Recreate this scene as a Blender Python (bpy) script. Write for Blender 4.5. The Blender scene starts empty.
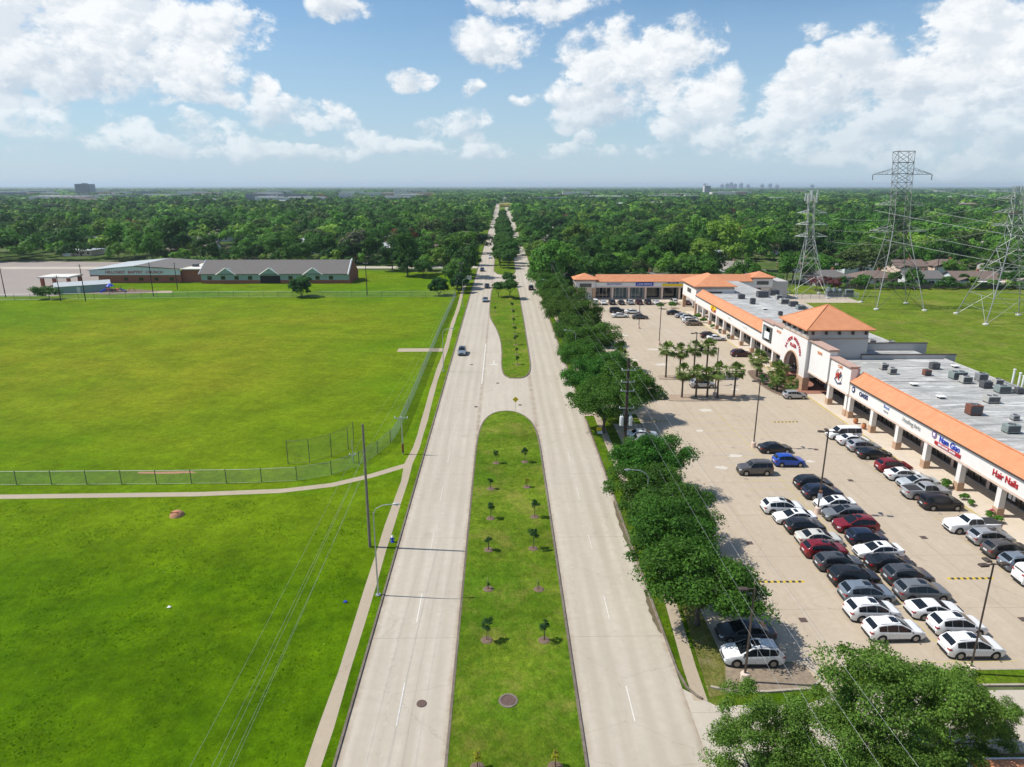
import bpy, math, random
import numpy as np
from mathutils import Vector, Matrix
R = math.radians
random.seed(7)
rng = np.random.default_rng(11)
S = bpy.context.scene
COL = S.collection

# ------------------------------------------------------------------ camera
cam_d = bpy.data.cameras.new("camera")
cam_d.sensor_width = 36.0
cam_d.lens = 682.0 / 1024.0 * 36.0
cam_d.clip_start = 0.5
cam_d.clip_end = 90000
cam = bpy.data.objects.new("camera", cam_d)
COL.objects.link(cam)
cam.location = (0, 0, 37)
cam.rotation_euler = (R(90 - 16.15), 0, R(-0.848))
S.camera = cam

# ------------------------------------------------------------------ sun + sky
SUN_EL, SUN_AZ = 54.0, -84.0        # azimuth measured clockwise from +Y; the sun stands over the left field
sd = bpy.data.lights.new("sun", 'SUN')
sd.energy = 4.3
sd.angle = R(0.5)
sd.color = (1.0, 0.955, 0.885)
sun = bpy.data.objects.new("sun", sd)
COL.objects.link(sun)
_d = Vector((math.sin(R(SUN_AZ)) * math.cos(R(SUN_EL)), math.cos(R(SUN_AZ)) * math.cos(R(SUN_EL)), math.sin(R(SUN_EL))))
sun.rotation_euler = _d.to_track_quat('Z', 'Y').to_euler()
sun.location = (-200, 20, 300)

S.view_settings.view_transform = 'Standard'
S.view_settings.look = 'None'
S.view_settings.gamma = 1
S.view_settings.exposure = 0.28
S.view_settings.use_curve_mapping = False

# ---------------------------------------------------------------- node helper
class NT:
    def __init__(s, tree):
        s.t = tree; s.n = tree.nodes; s.l = tree.links
    def node(s, typ, **kw):
        n = s.n.new(typ)
        for k, v in kw.items(): setattr(n, k, v)
        return n
    def put(s, sock, v):
        if hasattr(v, 'is_output') or isinstance(v, bpy.types.NodeSocket): s.l.new(v, sock)
        elif v is not None:
            if sock.type == 'RGBA' and len(v) == 3: v = (*v, 1)
            sock.default_value = v
    def m(s, op, a, b=None, c=None, clamp=False):
        n = s.node('ShaderNodeMath', operation=op, use_clamp=clamp)
        s.put(n.inputs[0], a)
        if b is not None: s.put(n.inputs[1], b)
        if c is not None: s.put(n.inputs[2], c)
        return n.outputs[0]
    def vm(s, op, a, b=None, sc=None):
        n = s.node('ShaderNodeVectorMath', operation=op)
        s.put(n.inputs[0], a)
        if b is not None: s.put(n.inputs[1], b)
        if sc is not None: s.put(n.inputs['Scale'], sc)
        return n.outputs[0]
    def sep(s, v):
        n = s.node('ShaderNodeSeparateXYZ'); s.put(n.inputs[0], v); return n.outputs
    def comb(s, x, y, z):
        n = s.node('ShaderNodeCombineXYZ')
        for i, v in enumerate((x, y, z)): s.put(n.inputs[i], v)
        return n.outputs[0]
    def noise(s, vec, scale, detail=3, rough=.55, dist=0):
        n = s.node('ShaderNodeTexNoise'); s.put(n.inputs['Vector'], vec)
        n.inputs['Scale'].default_value = scale; n.inputs['Detail'].default_value = detail
        n.inputs['Roughness'].default_value = rough; n.inputs['Distortion'].default_value = dist
        return n.outputs['Fac']
    def mix(s, f, a, b, blend='MIX'):
        n = s.node('ShaderNodeMix', data_type='RGBA', blend_type=blend)
        s.put(n.inputs[0], f); s.put(n.inputs[6], a); s.put(n.inputs[7], b)
        return n.outputs[2]
    def mr(s, v, a, b, c=0.0, d=1.0, smooth=False):
        n = s.node('ShaderNodeMapRange'); n.clamp = True
        if smooth: n.interpolation_type = 'SMOOTHSTEP'
        s.put(n.inputs[0], v)
        for i, q in enumerate((a, b, c, d)): s.put(n.inputs[1 + i], q)
        return n.outputs[0]
    def bump(s, h, strength=.3, dist=.05):
        n = s.node('ShaderNodeBump'); n.inputs['Strength'].default_value = strength
        n.inputs['Distance'].default_value = dist; s.put(n.inputs['Height'], h); return n.outputs[0]

def pixdir(x, y):
    th = R(16.15); c, s = math.cos(th), math.sin(th)
    u = (x - 512) / 682; v = (383.5 - y) / 682
    f = c + v * s; up = -s + v * c
    a = R(.848); X = u * math.cos(a) + f * math.sin(a); Y = -u * math.sin(a) + f * math.cos(a)
    L = math.sqrt(X * X + Y * Y + up * up)
    return math.degrees(math.atan2(X, Y)), math.degrees(math.asin(up / L))

def build_world():
    w = bpy.data.worlds.new("World"); S.world = w; w.use_nodes = True
    T = NT(w.node_tree); T.n.clear()
    out = T.node('ShaderNodeOutputWorld'); bg = T.node('ShaderNodeBackground')
    sky = T.node('ShaderNodeTexSky', sky_type='NISHITA', sun_disc=False)
    sky.sun_elevation = R(SUN_EL); sky.sun_rotation = R(SUN_AZ)
    sky.air_density = 1.15; sky.dust_density = 0.15; sky.ozone_density = 1.6; sky.altitude = 0
    tc = T.node('ShaderNodeTexCoord').outputs['Generated']
    d = T.vm('NORMALIZE', tc)
    x, y, z = T.sep(d)[:3]
    az = T.m('MULTIPLY', T.m('ARCTAN2', x, y), 57.2958)
    el = T.m('MULTIPLY', T.m('ARCSINE', z), 57.2958)
    # clouds as heaps placed by azimuth and elevation; px list is (x, y, rx, ry, weight)
    B = [(80,22,135,52,1.3),(20,58,80,34,1.1),(150,72,85,24,1.15),(205,93,38,12,1.1),(215,18,14,20,.9),(100,88,70,18,.9),
         (346,6,36,15,1.1),(411,77,22,9,1),(500,42,46,24,1.15),(548,4,72,15,.9),(610,58,48,38,1.25),(668,48,52,24,1.1),(598,105,50,26,1.15),(640,88,50,28,1.1),
         (474,91,12,9,.9),(527,101,18,6,.8),(719,100,34,26,1.2),(712,128,60,24,1.1),(760,130,60,26,1),(820,100,60,32,1.15),(875,70,50,32,1.1),(806,60,14,14,.8),
         (938,84,70,44,1.2),(1000,38,55,60,1.15),(1010,120,70,50,1.1),(900,128,90,26,1.05),(820,28,22,8,.6),(930,35,14,10,.8),
         (262,88,17,17,1),(290,112,42,17,1.05),(338,110,18,14,.95),(352,122,18,10,.7),
         (30,132,38,14,.85),(70,143,60,13,.85),(118,135,30,15,.85),(210,132,30,17,.95),(235,148,50,12,.85),(165,150,60,10,.8),(320,152,60,9,.75),
         (365,138,20,12,.8),(410,148,55,10,.8),(436,126,20,13,.9),(470,124,24,18,1),(480,150,40,9,.75),(560,150,26,8,.7),(590,140,12,9,.7),(640,152,60,8,.6),(860,152,120,12,.7),
         (1120,60,120,70,1.2),(-140,60,140,60,1.1),(560,-70,120,30,1),(180,-90,150,40,1),(900,-80,120,40,1),(-260,140,100,14,.8),(1300,120,120,22,.9)]
    warp = T.m('SUBTRACT', T.noise(d, 7, 4, .6), .5)
    warp2 = T.m('SUBTRACT', T.noise(T.vm('ADD', d, (3.1, 1.7, 5.5)), 9, 4, .6), .5)
    azw = T.m('ADD', az, T.m('MULTIPLY', warp, 4.5)); elw = T.m('ADD', el, T.m('MULTIPLY', warp2, 3.0))
    def field(daz, dele):
        a = T.m('ADD', azw, daz); e = T.m('ADD', elw, dele)
        acc = sw = sh = None
        for (px, py, rx, ry, wt) in B:
            ca, ce = pixdir(px, py); ra = rx * .084 * 1.14; re = ry * .084 * 1.16
            q = T.m('MULTIPLY', T.m('SUBTRACT', a, ca), 1 / ra); r = T.m('MULTIPLY', T.m('SUBTRACT', e, ce), 1 / re)
            dd = T.m('MULTIPLY_ADD', q, q, T.m('MULTIPLY', r, r))
            b = T.m('MULTIPLY', T.m('SUBTRACT', 1.0, dd, clamp=True), wt)
            acc = b if acc is None else T.m('MAXIMUM', acc, b)
            sw = b if sw is None else T.m('ADD', sw, b)
            sh = T.m('MULTIPLY', b, r) if sh is None else T.m('MULTIPLY_ADD', b, r, sh)
        return acc, T.m('DIVIDE', sh, T.m('MAXIMUM', sw, .01))
    F, relh = field(0, 0)
    # clouds off the photograph's frame, so the light and reflections have a whole sky
    back = T.mr(T.noise(d, 3.2, 3, .5), .52, .72)
    side = T.mr(T.m('ABSOLUTE', az), 46, 60)
    high = T.mr(el, 24, 34)
    F = T.m('MAXIMUM', F, T.m('MULTIPLY', back, T.m('MAXIMUM', side, high)))
    st = T.vm('MULTIPLY', d, (1, 1, 1.5))
    n1 = T.noise(st, 15, 9, .66, .1)
    def puff(v):
        a_ = T.node('ShaderNodeTexVoronoi', feature='F1'); a_.normalize = True; a_.inputs['Scale'].default_value = 19; a_.inputs['Detail'].default_value = 1.6; a_.inputs['Roughness'].default_value = .5
        T.l.new(T.vm('ADD', v, T.vm('SCALE', T.comb(T.m('SUBTRACT', n1, .5), warp, warp2), None, .10)), a_.inputs['Vector']); return T.m('SUBTRACT', 1.0, a_.outputs['Distance'])
    pf1 = puff(st)
    sunoff = T.vm('ADD', st, tuple(_d * .022))
    n2 = T.noise(sunoff, 15, 6, .64, .1)
    big = T.noise(st, 5.5, 3, .5)
    pf2 = puff(sunoff)
    under = T.mr(T.m('ADD', relh, T.m('MULTIPLY', T.m('SUBTRACT', n1, .5), 1.5)), -.62, .12)
    dens = T.m('ADD', T.m('MULTIPLY', F, 1.0), T.m('ADD', T.m('MULTIPLY', T.m('SUBTRACT', n1, .53), 3.4), T.m('MULTIPLY', T.m('SUBTRACT', pf1, .66), 1.25)))
    cover = T.mr(dens, .16, .78, 0, .94, smooth=True)
    cover = T.m('MULTIPLY', cover, T.mr(F, 0, .22))
    low = T.mr(el, 0.3, 9.5, 0.0, 1.0)
    cover = T.m('MULTIPLY', cover, T.mr(el, 0.8, 7, .4, 1))
    lit = T.mr(T.m('ADD', T.m('SUBTRACT', n1, n2), T.m('MULTIPLY', T.m('SUBTRACT', pf1, pf2), .55)), -.10, .11)
    thick = T.mr(dens, .55, 1.7)
    shade = T.m('SUBTRACT', T.m('ADD', T.m('MULTIPLY', under, .50), T.m('ADD', .08, T.m('MULTIPLY', lit, .50))), T.m('MULTIPLY', thick, T.mr(big, .42, .66, .0, .3)), clamp=True)
    cc = T.mix(shade, (5.3, 6.3, 7.5), (10.6, 10.8, 10.9))
    # thin high veil and pale air close to the horizon
    veil = T.m('MULTIPLY', T.mr(T.noise(T.vm('MULTIPLY', d, (1, 1, 3)), 4, 5, .6), .42, .8), .32)
    sk = T.mix(1.0, sky.outputs[0], (.90, 1.10, 1.26), 'MULTIPLY')
    sk = T.mix(T.m('ADD', T.m('MULTIPLY', veil, .4), T.mr(el, 13, 0, 0, .75)), sk, (5.0, 6.6, 8.6))
    col = T.mix(cover, sk, cc)
    T.l.new(col, bg.inputs[0]); bg.inputs[1].default_value = 0.078
    T.l.new(bg.outputs[0], out.inputs[0])
    w.cycles.sampling_method = 'MANUAL'; w.cycles.sample_map_resolution = 512
build_world()

# ------------------------------------------------------------------ materials
MATS = {}
def newmat(name):
    m = bpy.data.materials.new(name); m.use_nodes = True
    T = NT(m.node_tree); b = T.n['Principled BSDF']
    return m, T, b
def mat(name, col, rough=.6, metal=0, var=0, scale=2.0, bump=0, bscale=None, spec=.5, coat=0, col2=None, emit=None, stretch=None):
    if name in MATS: return MATS[name]
    m, T, b = newmat(name)
    b.inputs['Roughness'].default_value = rough; b.inputs['Metallic'].default_value = metal
    b.inputs['Specular IOR Level'].default_value = spec; b.inputs['Coat Weight'].default_value = coat
    if coat: b.inputs['Coat Roughness'].default_value = .05
    P = T.node('ShaderNodeNewGeometry').outputs['Position']
    if stretch: P = T.vm('MULTIPLY', P, stretch)
    if var or col2:
        n = T.mr(T.noise(P, scale, 5, .6), .3, .7)
        c2 = col2 or tuple(max(0, c * (1 - var)) for c in col)
        T.l.new(T.mix(n, c2, col), b.inputs['Base Color'])
    else: b.inputs['Base Color'].default_value = (*col, 1)
    if bump: T.l.new(T.bump(T.noise(P, bscale or scale * 4, 4), bump, .03), b.inputs['Normal'])
    MATS[name] = m
    return m

def grass_mat(name, a, b_, c, s1=.06, s2=.6, dry=(.16, .15, .045), dryamt=.35, rough=.9, worn=None, mow=0):
    m, T, b = newmat(name)
    P = T.node('ShaderNodeNewGeometry').outputs['Position']
    n1 = T.mr(T.noise(P, s1, 6, .65, .4), .38, .62)
    n2 = T.mr(T.noise(P, s2, 6, .72), .34, .66)
    n3 = T.noise(P, 4.5, 5, .75)
    col = T.mix(n1, a, b_)
    col = T.mix(T.m('MULTIPLY', n2, .8), col, c)
    dr = T.mr(T.noise(T.vm('ADD', P, (31, 7, 0)), s1 * 1.7, 7, .72), .5, .7)
    if worn:   # a field dries out in its middle, away from the watered and shaded margins
        x0, x1, y0, y1, w = worn; x, y, z = T.sep(P)[:3]
        e = T.m('MULTIPLY', T.m('MULTIPLY', T.mr(x, x0, x0 + w, 0, 1), T.mr(x, x1 - w, x1, 1, 0)), T.m('MULTIPLY', T.mr(y, y0, y0 + w, 0, 1), T.mr(y, y1 - w, y1, 1, 0)))
        dr = T.m('MULTIPLY', e, T.mr(T.noise(P, .045, 7, .7), .36, .6, .35, 1))
    col = T.mix(T.m('MULTIPLY', dr, dryamt), col, dry)
    fine = T.mr(n3, .25, .75, .66, 1.32)
    fine = T.m('MULTIPLY', fine, T.mr(T.noise(T.vm('ADD', P, (70, 20, 0)), .10, 7, .78), .32, .68, .72, 1.28))
    if mow:
        xx, yy_ = T.sep(P)[:2]
        ln = T.m('SINE', T.m('ADD', T.m('MULTIPLY', xx, .42), T.m('ADD', T.m('MULTIPLY', yy_, 1.55), T.m('MULTIPLY', T.noise(P, .02, 2), 14))))
        fine = T.m('MULTIPLY', fine, T.m('ADD', 1.0, T.m('MULTIPLY', ln, mow)))
    mid = T.mr(T.noise(T.vm('ADD', P, (3, 50, 0)), .9, 5, .7), .3, .7, .78, 1.2)
    vc = T.node('ShaderNodeVectorMath', operation='SCALE'); T.l.new(col, vc.inputs[0]); T.l.new(T.m('MULTIPLY', fine, mid), vc.inputs['Scale'])
    T.l.new(vc.outputs[0], b.inputs['Base Color'])
    b.inputs['Roughness'].default_value = rough; b.inputs['Specular IOR Level'].default_value = .03
    T.l.new(T.bump(T.m('ADD', n3, T.m('MULTIPLY', n2, 1.5)), .8, .12), b.inputs['Normal'])
    MATS[name] = m; return m

def concrete(name, base, dark, joints=(0, 0), stain=.3, tracks=None, edges=()):
    """cast concrete: cloudy tone, dark sealed joints, oil-darkened wheel tracks, brown dirt beside kerbs"""
    m, T, b = newmat(name)
    P = T.node('ShaderNodeNewGeometry').outputs['Position']
    x, y, z = T.sep(P)[:3]
    n1 = T.mr(T.noise(P, .12, 5, .6), .3, .7); n2 = T.mr(T.noise(P, 1.3, 6, .7), .3, .72)
    col = T.mix(n1, base, tuple(c * .86 for c in base))
    col = T.mix(T.m('MULTIPLY', n2, stain), col, dark)
    Ps = T.vm('MULTIPLY', P, (1.0, .045, 1))
    st = T.mr(T.noise(Ps, 1.1, 5, .65), .42, .72)
    col = T.mix(T.m('MULTIPLY', st, stain * .9), col, dark)
    if tracks:
        acc = None
        for tx in tracks:
            g = T.mr(T.m('ABSOLUTE', T.m('SUBTRACT', x, tx)), .15, .75, 1, 0, smooth=True)
            acc = g if acc is None else T.m('MAXIMUM', acc, g)
        acc = T.m('MULTIPLY', acc, T.mr(T.noise(T.vm('MULTIPLY', P, (1, .06, 1)), .8, 4), .3, .65, .2, .75))
        col = T.mix(acc, col, dark)
    for ex, wd in edges:
        g = T.mr(T.m('ABSOLUTE', T.m('SUBTRACT', x, ex)), 0, wd, 1, 0)
        g = T.m('MULTIPLY', T.m('MULTIPLY', g, T.mr(T.noise(P, .7, 5, .7), .3, .6)), .75)
        col = T.mix(g, col, (.23, .16, .10))
    blotch = T.mr(T.noise(T.vm('ADD', P, (9, 2, 4)), .45, 3, .5), .66, .74)
    col = T.mix(T.m('MULTIPLY', blotch, .22), col, tuple(c * .7 for c in dark))
    jx, jy = joints
    for c, j, o in ((x, jx, .3), (y, jy, 1.7)):
        if j:
            f = T.m('ABSOLUTE', T.m('SUBTRACT', T.m('FRACT', T.m('DIVIDE', T.m('ADD', c, o), j)), .5))
            ln = T.mr(f, .5 - .055 / j, .5 - .02 / j)
            col = T.mix(T.m('MULTIPLY', ln, .36), col, tuple(c_ * .42 for c_ in dark))
            slab = T.noise(T.comb(0.0, T.m('FLOOR', T.m('DIVIDE', T.m('ADD', c, o + j / 2), j)), 0.0), 3.7, 0)
            col = T.mix(T.mr(slab, .35, .65, 0, .16), col, dark)
    cr = T.node('ShaderNodeTexVoronoi', feature='DISTANCE_TO_EDGE'); T.l.new(T.vm('ADD', P, T.vm('SCALE', T.comb(n2, n1, 0.0), None, .9)), cr.inputs['Vector']); cr.inputs['Scale'].default_value = .13
    crk = T.m('MULTIPLY', T.mr(cr.outputs[0], .0, .004, 1, 0), .35)
    col = T.mix(crk, col, tuple(c_ * .45 for c_ in dark))
    T.l.new(col, b.inputs['Base Color'])
    b.inputs['Roughness'].default_value = .85; b.inputs['Specular IOR Level'].default_value = .25
    T.l.new(T.bump(T.noise(P, 9, 4), .15, .02), b.inputs['Normal'])
    MATS[name] = m; return m

grass_mat('grass_rough', (.066, .142, .0012), (.112, .198, .002), (.038, .092, .0008), .05, .3, dry=(.150, .225, .006), dryamt=.75, worn=(-900, 500, 58, 400, 12))
grass_mat('grass_field', (.080, .185, .002), (.150, .215, .006), (.105, .165, .004), .028, .35, dry=(.215, .215, .014), dryamt=.65, mow=.02, worn=(-150, -17, 88, 232, 38))
grass_mat('grass_mown', (.100, .185, .010), (.165, .22, .018), (.065, .138, .006), .10, 1.1, dry=(.25, .225, .05), dryamt=.75)
grass_mat('lawn_grass', (.125, .185, .014), (.185, .225, .026), (.080, .145, .010), .05, .5, dry=(.24, .215, .06), dryamt=.7)
grass_mat('grass_verge', (.085, .165, .004), (.140, .200, .010), (.045, .110, .003), .2, 1.3, dry=(.24, .22, .07), dryamt=.5)
grass_mat('suburb_ground', (.06, .11, .02), (.11, .15, .04), (.05, .08, .02), .02, .1, dry=(.26, .23, .17), dryamt=.6)
concrete('road_concrete', (.55, .49, .40), (.385, .335, .26), (0, 17.2), .62,
         tracks=(-9.9, -8.5, -6.6, -5.0, 7.0, 8.5, 10.6, 12.2), edges=((-11.2, .55), (-3.9, .5), (5.5, .6), (13.7, .5)))
concrete('lot_concrete', (.535, .45, .345), (.40, .325, .235), (4.6, 9.2), .75)
grass_mat('grass_dry', (.20, .19, .05), (.27, .24, .08), (.10, .14, .02), .3, 1.5, dry=(.33, .27, .15), dryamt=.8)
concrete('apron_concrete', (.53, .475, .39), (.40, .345, .27), (0, 6.1), .5)
concrete('walk_concrete', (.44, .36, .26), (.33, .275, .20), (0, 0), .5)
concrete('kerb_concrete', (.30, .255, .20), (.11, .085, .065), (0, 3.0), .9)
concrete('kerb_pale', (.50, .44, .35), (.30, .25, .19), (0, 3.0), .6)
concrete('old_asphalt', (.34, .29, .25), (.25, .21, .18), (0, 0), .45)
mat('road_paint', (.74, .72, .67), .6, col2=(.56, .52, .45), scale=3)
mat('worn_paint', (.62, .575, .50), .7, col2=(.54, .49, .41), scale=3)
mat('yellow_paint', (.72, .50, .03), .6, var=.3, scale=4)
mat('faded_yellow', (.56, .45, .17), .8, var=.2, scale=3)
mat('black_rubber', (.03, .03, .03), .8)
mat('store_walk', (.62, .53, .42), .85, var=.12, scale=.8)
mat('stucco_white', (.80, .765, .72), .85, var=.07, scale=.6, bump=.1, bscale=20)
mat('stucco_pink', (.72, .56, .46), .85, var=.15, scale=1.5)
mat('stucco_grey', (.50, .47, .44), .85, var=.1, scale=.5)
mat('stone_base', (.55, .37, .24), .85, col2=(.40, .25, .16), scale=2.5, bump=.4)
mat('glass_dark', (.012, .014, .015), .06, spec=.8)
mat('glass_teal', (.10, .16, .17), .1, spec=.8)
mat('interior_dark', (.02, .018, .016), .9)
mat('mullion', (.10, .08, .06), .5)
mat('metal_galv', (.50, .51, .50), .45, .6, var=.2, scale=2)
mat('pylon_steel', (.40, .41, .40), .5, .25, var=.2, scale=.8)
mat('metal_white', (.62, .64, .63), .5, .1, var=.12, scale=.8)
mat('metal_dark', (.13, .12, .11), .55, .4, var=.3, scale=1)
mat('metal_brown', (.075, .055, .042), .6, .2)
mat('hvac_beige', (.46, .45, .41), .6, .1, var=.2, scale=2)
mat('hvac_green', (.25, .30, .28), .6, .1, var=.25, scale=2)
mat('hvac_dark', (.11, .11, .115), .6, .2, var=.3, scale=2)
mat('rust', (.24, .085, .045), .85, col2=(.11, .05, .035), scale=3)
mat('wood_pole', (.055, .036, .027), .9, col2=(.026, .018, .014), scale=2, stretch=(6, 6, .6))
mat('wood_pole_grey', (.26, .22, .18), .9, col2=(.14, .12, .10), scale=2, stretch=(6, 6, .6))
mat('bark', (.13, .10, .075), .95, col2=(.055, .042, .032), scale=5, bump=.6, stretch=(1, 1, .3))
mat('mulch', (.22, .15, .10), .95, col2=(.10, .065, .045), scale=9, bump=.5)
mat('cast_iron', (.085, .05, .042), .7, col2=(.13, .08, .06), scale=5)
mat('brick', (.37, .125, .075), .85, col2=(.26, .085, .05), scale=3)
mat('siding_green', (.30, .40, .37), .7, var=.1, scale=.8)
mat('siding_white', (.66, .70, .70), .7, var=.1, scale=.8)
mat('shingle_grey', (.165, .150, .138), .95, var=.2, scale=1.5, bump=.2)
mat('shingle_brown', (.19, .135, .11), .95, var=.2, scale=1.5)
mat('shingle_light', (.33, .29, .25), .95, var=.2, scale=1.5)
mat('roof_metal', (.50, .53, .52), .5, .2, var=.12, scale=.6, stretch=(1, .1, 1))
mat('roof_white', (.72, .68, .61), .8, var=.2, scale=.3)
mat('trim_white', (.75, .74, .70), .6)
mat('soil_tan', (.42, .32, .23), .95, col2=(.30, .22, .15), scale=1.2)
mat('brown_soil', (.30, .235, .165), .95, col2=(.19, .145, .10), scale=2.2)  # bare ground in its own mulch brown
mat('sand_tan', (.50, .42, .32), .95, var=.25, scale=.5)
mat('oil_stain', (.30, .245, .18), .7, col2=(.38, .315, .235), scale=4)
mat('pale_patch', (.60, .54, .45), .85, var=.12, scale=3)
mat('gutter_dirt', (.10, .085, .045), .95, col2=(.16, .12, .07), scale=2)
mat('red_dirt', (.50, .25, .14), .95, col2=(.35, .16, .09), scale=3)
mat('paver_red', (.36, .17, .12), .85, col2=(.26, .12, .085), scale=4)
mat('sign_blue', (.02, .06, .42), .5)
mat('sign_pale_blue', (.22, .32, .55), .5)
mat('cornice_pink', (.50, .33, .26), .85, var=.2, scale=2)
mat('sign_navy', (.02, .035, .12), .5)
mat('sign_red', (.42, .02, .03), .5)
mat('sign_yellow', (.80, .58, .01), .5)
mat('sign_grey', (.42, .42, .40), .5)
mat('sign_white', (.82, .82, .80), .5)
mat('sign_purple', (.25, .17, .34), .5)
mat('sign_orange', (.62, .26, .12), .5)
mat('terracotta', (.42, .15, .06), .8)
mat('plastic_blue', (.02, .05, .5), .4)
mat('plastic_red', (.45, .03, .02), .4)
mat('lamp_lens', (.70, .71, .69), .3)
mat('flower_pink', (.50, .06, .12), .8)
mat('far_concrete', (.62, .60, .56), .8, var=.12, scale=.05)
mat('far_office', (.15, .17, .21), .4, var=.2, scale=.1)
mat('far_brick', (.42, .27, .20), .8)
mat('wire', (.42, .42, .42), .5, .4)
mat('wire_bundle', (.62, .62, .60), .45, .4)

def tile_mat():
    m, T, b = newmat('clay_tile')
    P = T.node('ShaderNodeNewGeometry').outputs['Position']
    x, y, z = T.sep(P)[:3]
    N = T.sep(T.node('ShaderNodeNewGeometry').outputs['Normal'])
    ax = T.m('GREATER_THAN', T.m('ABSOLUTE', N[0]), T.m('ABSOLUTE', N[1]))
    u = T.m('ADD', T.m('MULTIPLY', ax, y), T.m('MULTIPLY', T.m('SUBTRACT', 1.0, ax), x))
    wv = T.m('SINE', T.m('MULTIPLY', u, 2 * math.pi / .32))
    cz = T.m('FRACT', T.m('DIVIDE', z, .22))
    n = T.mr(T.noise(P, .8, 5, .6), .3, .7)
    n2 = T.noise(P, 5, 3, .6)
    col = T.mix(n, (.61, .235, .105), (.70, .30, .14))
    col = T.mix(T.mr(n2, .5, .75, 0, .4), col, (.44, .165, .085))
    col = T.mix(T.m('MULTIPLY', T.mr(wv, -1, -.55, 1, 0), .35), col, (.30, .11, .055))
    T.l.new(col, b.inputs['Base Color']); b.inputs['Roughness'].default_value = .75
    T.l.new(T.bump(T.m('ADD', wv, T.m('MULTIPLY', cz, .8)), .5, .06), b.inputs['Normal'])
    MATS['clay_tile'] = m
tile_mat()

def flatroof_mat():
    m, T, b = newmat('membrane_roof')
    P = T.node('ShaderNodeNewGeometry').outputs['Position']
    n = T.mr(T.noise(P, .25, 5, .6), .3, .7)
    col = T.mix(n, (.33, .325, .305), (.46, .455, .425))
    s = T.noise(T.vm('MULTIPLY', P, (.22, 1.9, 1)), 1.0, 6, .75)
    col = T.mix(T.mr(s, .49, .60, 0, .72), col, (.17, .17, .165))
    s2 = T.noise(T.vm('ADD', T.vm('MULTIPLY', P, (.3, 1.5, 1)), (5, 9, 0)), .7, 6, .75)
    col = T.mix(T.mr(s2, .53, .62, 0, .75), col, (.66, .65, .62))
    x, y, z = T.sep(P)[:3]
    f = T.m('ABSOLUTE', T.m('SUBTRACT', T.m('FRACT', T.m('DIVIDE', x, 2.9)), .5))
    col = T.mix(T.mr(f, .47, .49, 0, .4), col, (.18, .18, .175))
    T.l.new(col, b.inputs['Base Color']); b.inputs['Roughness'].default_value = .8
    MATS['membrane_roof'] = m
flatroof_mat()

def chain_mat(nm='chain_link', fac=.2):
    m, T, b = newmat(nm)
    out = [n for n in T.n if n.type == 'OUTPUT_MATERIAL'][0]
    b.inputs['Base Color'].default_value = (.42, .48, .50, 1); b.inputs['Roughness'].default_value = .5
    tr = T.node('ShaderNodeBsdfTransparent'); mx = T.node('ShaderNodeMixShader')
    mx.inputs[0].default_value = fac
    T.l.new(tr.outputs[0], mx.inputs[1]); T.l.new(b.outputs[0], mx.inputs[2]); T.l.new(mx.outputs[0], out.inputs[0])
    MATS[nm] = m
chain_mat(); chain_mat('thin_chain_link', .07); chain_mat('pale_chain_link', .42); MATS['pale_chain_link'].node_tree.nodes['Principled BSDF'].inputs['Base Color'].default_value = (.58, .68, .72, 1)

def leaf_mat(name, src, RNG=(.72, 1.34)):
    m, T, b = newmat(name)
    out = [n for n in T.n if n.type == 'OUTPUT_MATERIAL'][0]
    if src == 'obj': c = T.node('ShaderNodeObjectInfo').outputs['Color']
    elif src == 'attr':
        a = T.node('ShaderNodeAttribute'); a.attribute_name = 'tint'; c = a.outputs['Color']
    else: 
        c = T.node('ShaderNodeRGB').outputs[0]; c.default_value = (*src, 1)
    P = T.node('ShaderNodeNewGeometry')
    rnd = P.outputs['Random Per Island']
    f = T.mr(rnd, 0, 1, *RNG)
    f = T.m('MULTIPLY', f, T.mr(T.noise(P.outputs['Position'], .35, 3), .3, .7, .78, 1.25))
    vc = T.node('ShaderNodeVectorMath', operation='SCALE'); T.l.new(c, vc.inputs[0]); T.l.new(f, vc.inputs['Scale'])
    T.l.new(vc.outputs[0], b.inputs['Base Color'])
    b.inputs['Roughness'].default_value = .6; b.inputs['Specular IOR Level'].default_value = .12
    tl = T.node('ShaderNodeBsdfTranslucent')
    yl = T.mix(1.0, vc.outputs[0], (1.7, 1.9, .6), 'MULTIPLY'); T.l.new(yl, tl.inputs[0])
    mx = T.node('ShaderNodeMixShader'); mx.inputs[0].default_value = .24
    T.l.new(b.outputs[0], mx.inputs[1]); T.l.new(tl.outputs[0], mx.inputs[2]); T.l.new(mx.outputs[0], out.inputs[0])
    MATS[name] = m
leaf_mat('leaf', 'obj'); leaf_mat('leaf_mass', 'attr')
leaf_mat('palm_leaf', (.12, .175, .04)); leaf_mat('palm_dead', (.20, .15, .07))
leaf_mat('grass_blade', (.11, .22, .006))

def paint(name, col, metal=.3, rough=.3):
    return mat('paint_' + name, col, .38, metal * .7, coat=.5, spec=.4)
paint('white', (.76, .76, .745), 0); paint('pearl', (.60, .58, .52), .15); paint('silver', (.42, .43, .44), .6)
paint('grey', (.20, .21, .215), .5); paint('dark_grey', (.075, .078, .085), .4); paint('blue_grey', (.22, .26, .30), .5)
paint('black', (.014, .014, .016), .1); paint('navy', (.012, .02, .045), .3); paint('red', (.22, .010, .018), .3)
paint('maroon', (.055, .012, .016), .3); paint('blue', (.012, .075, .42), .3); paint('tan', (.27, .215, .15), .5)
paint('brown_grey', (.115, .105, .098), .5); paint('light_silver', (.52, .55, .55), .4)
mat('car_glass', (.010, .013, .016), .08, spec=.42)
mat('car_glass_light', (.10, .15, .16), .06, spec=.9)
mat('car_trim', (.02, .02, .021), .6)
mat('tyre', (.022, .022, .023), .85)
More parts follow.
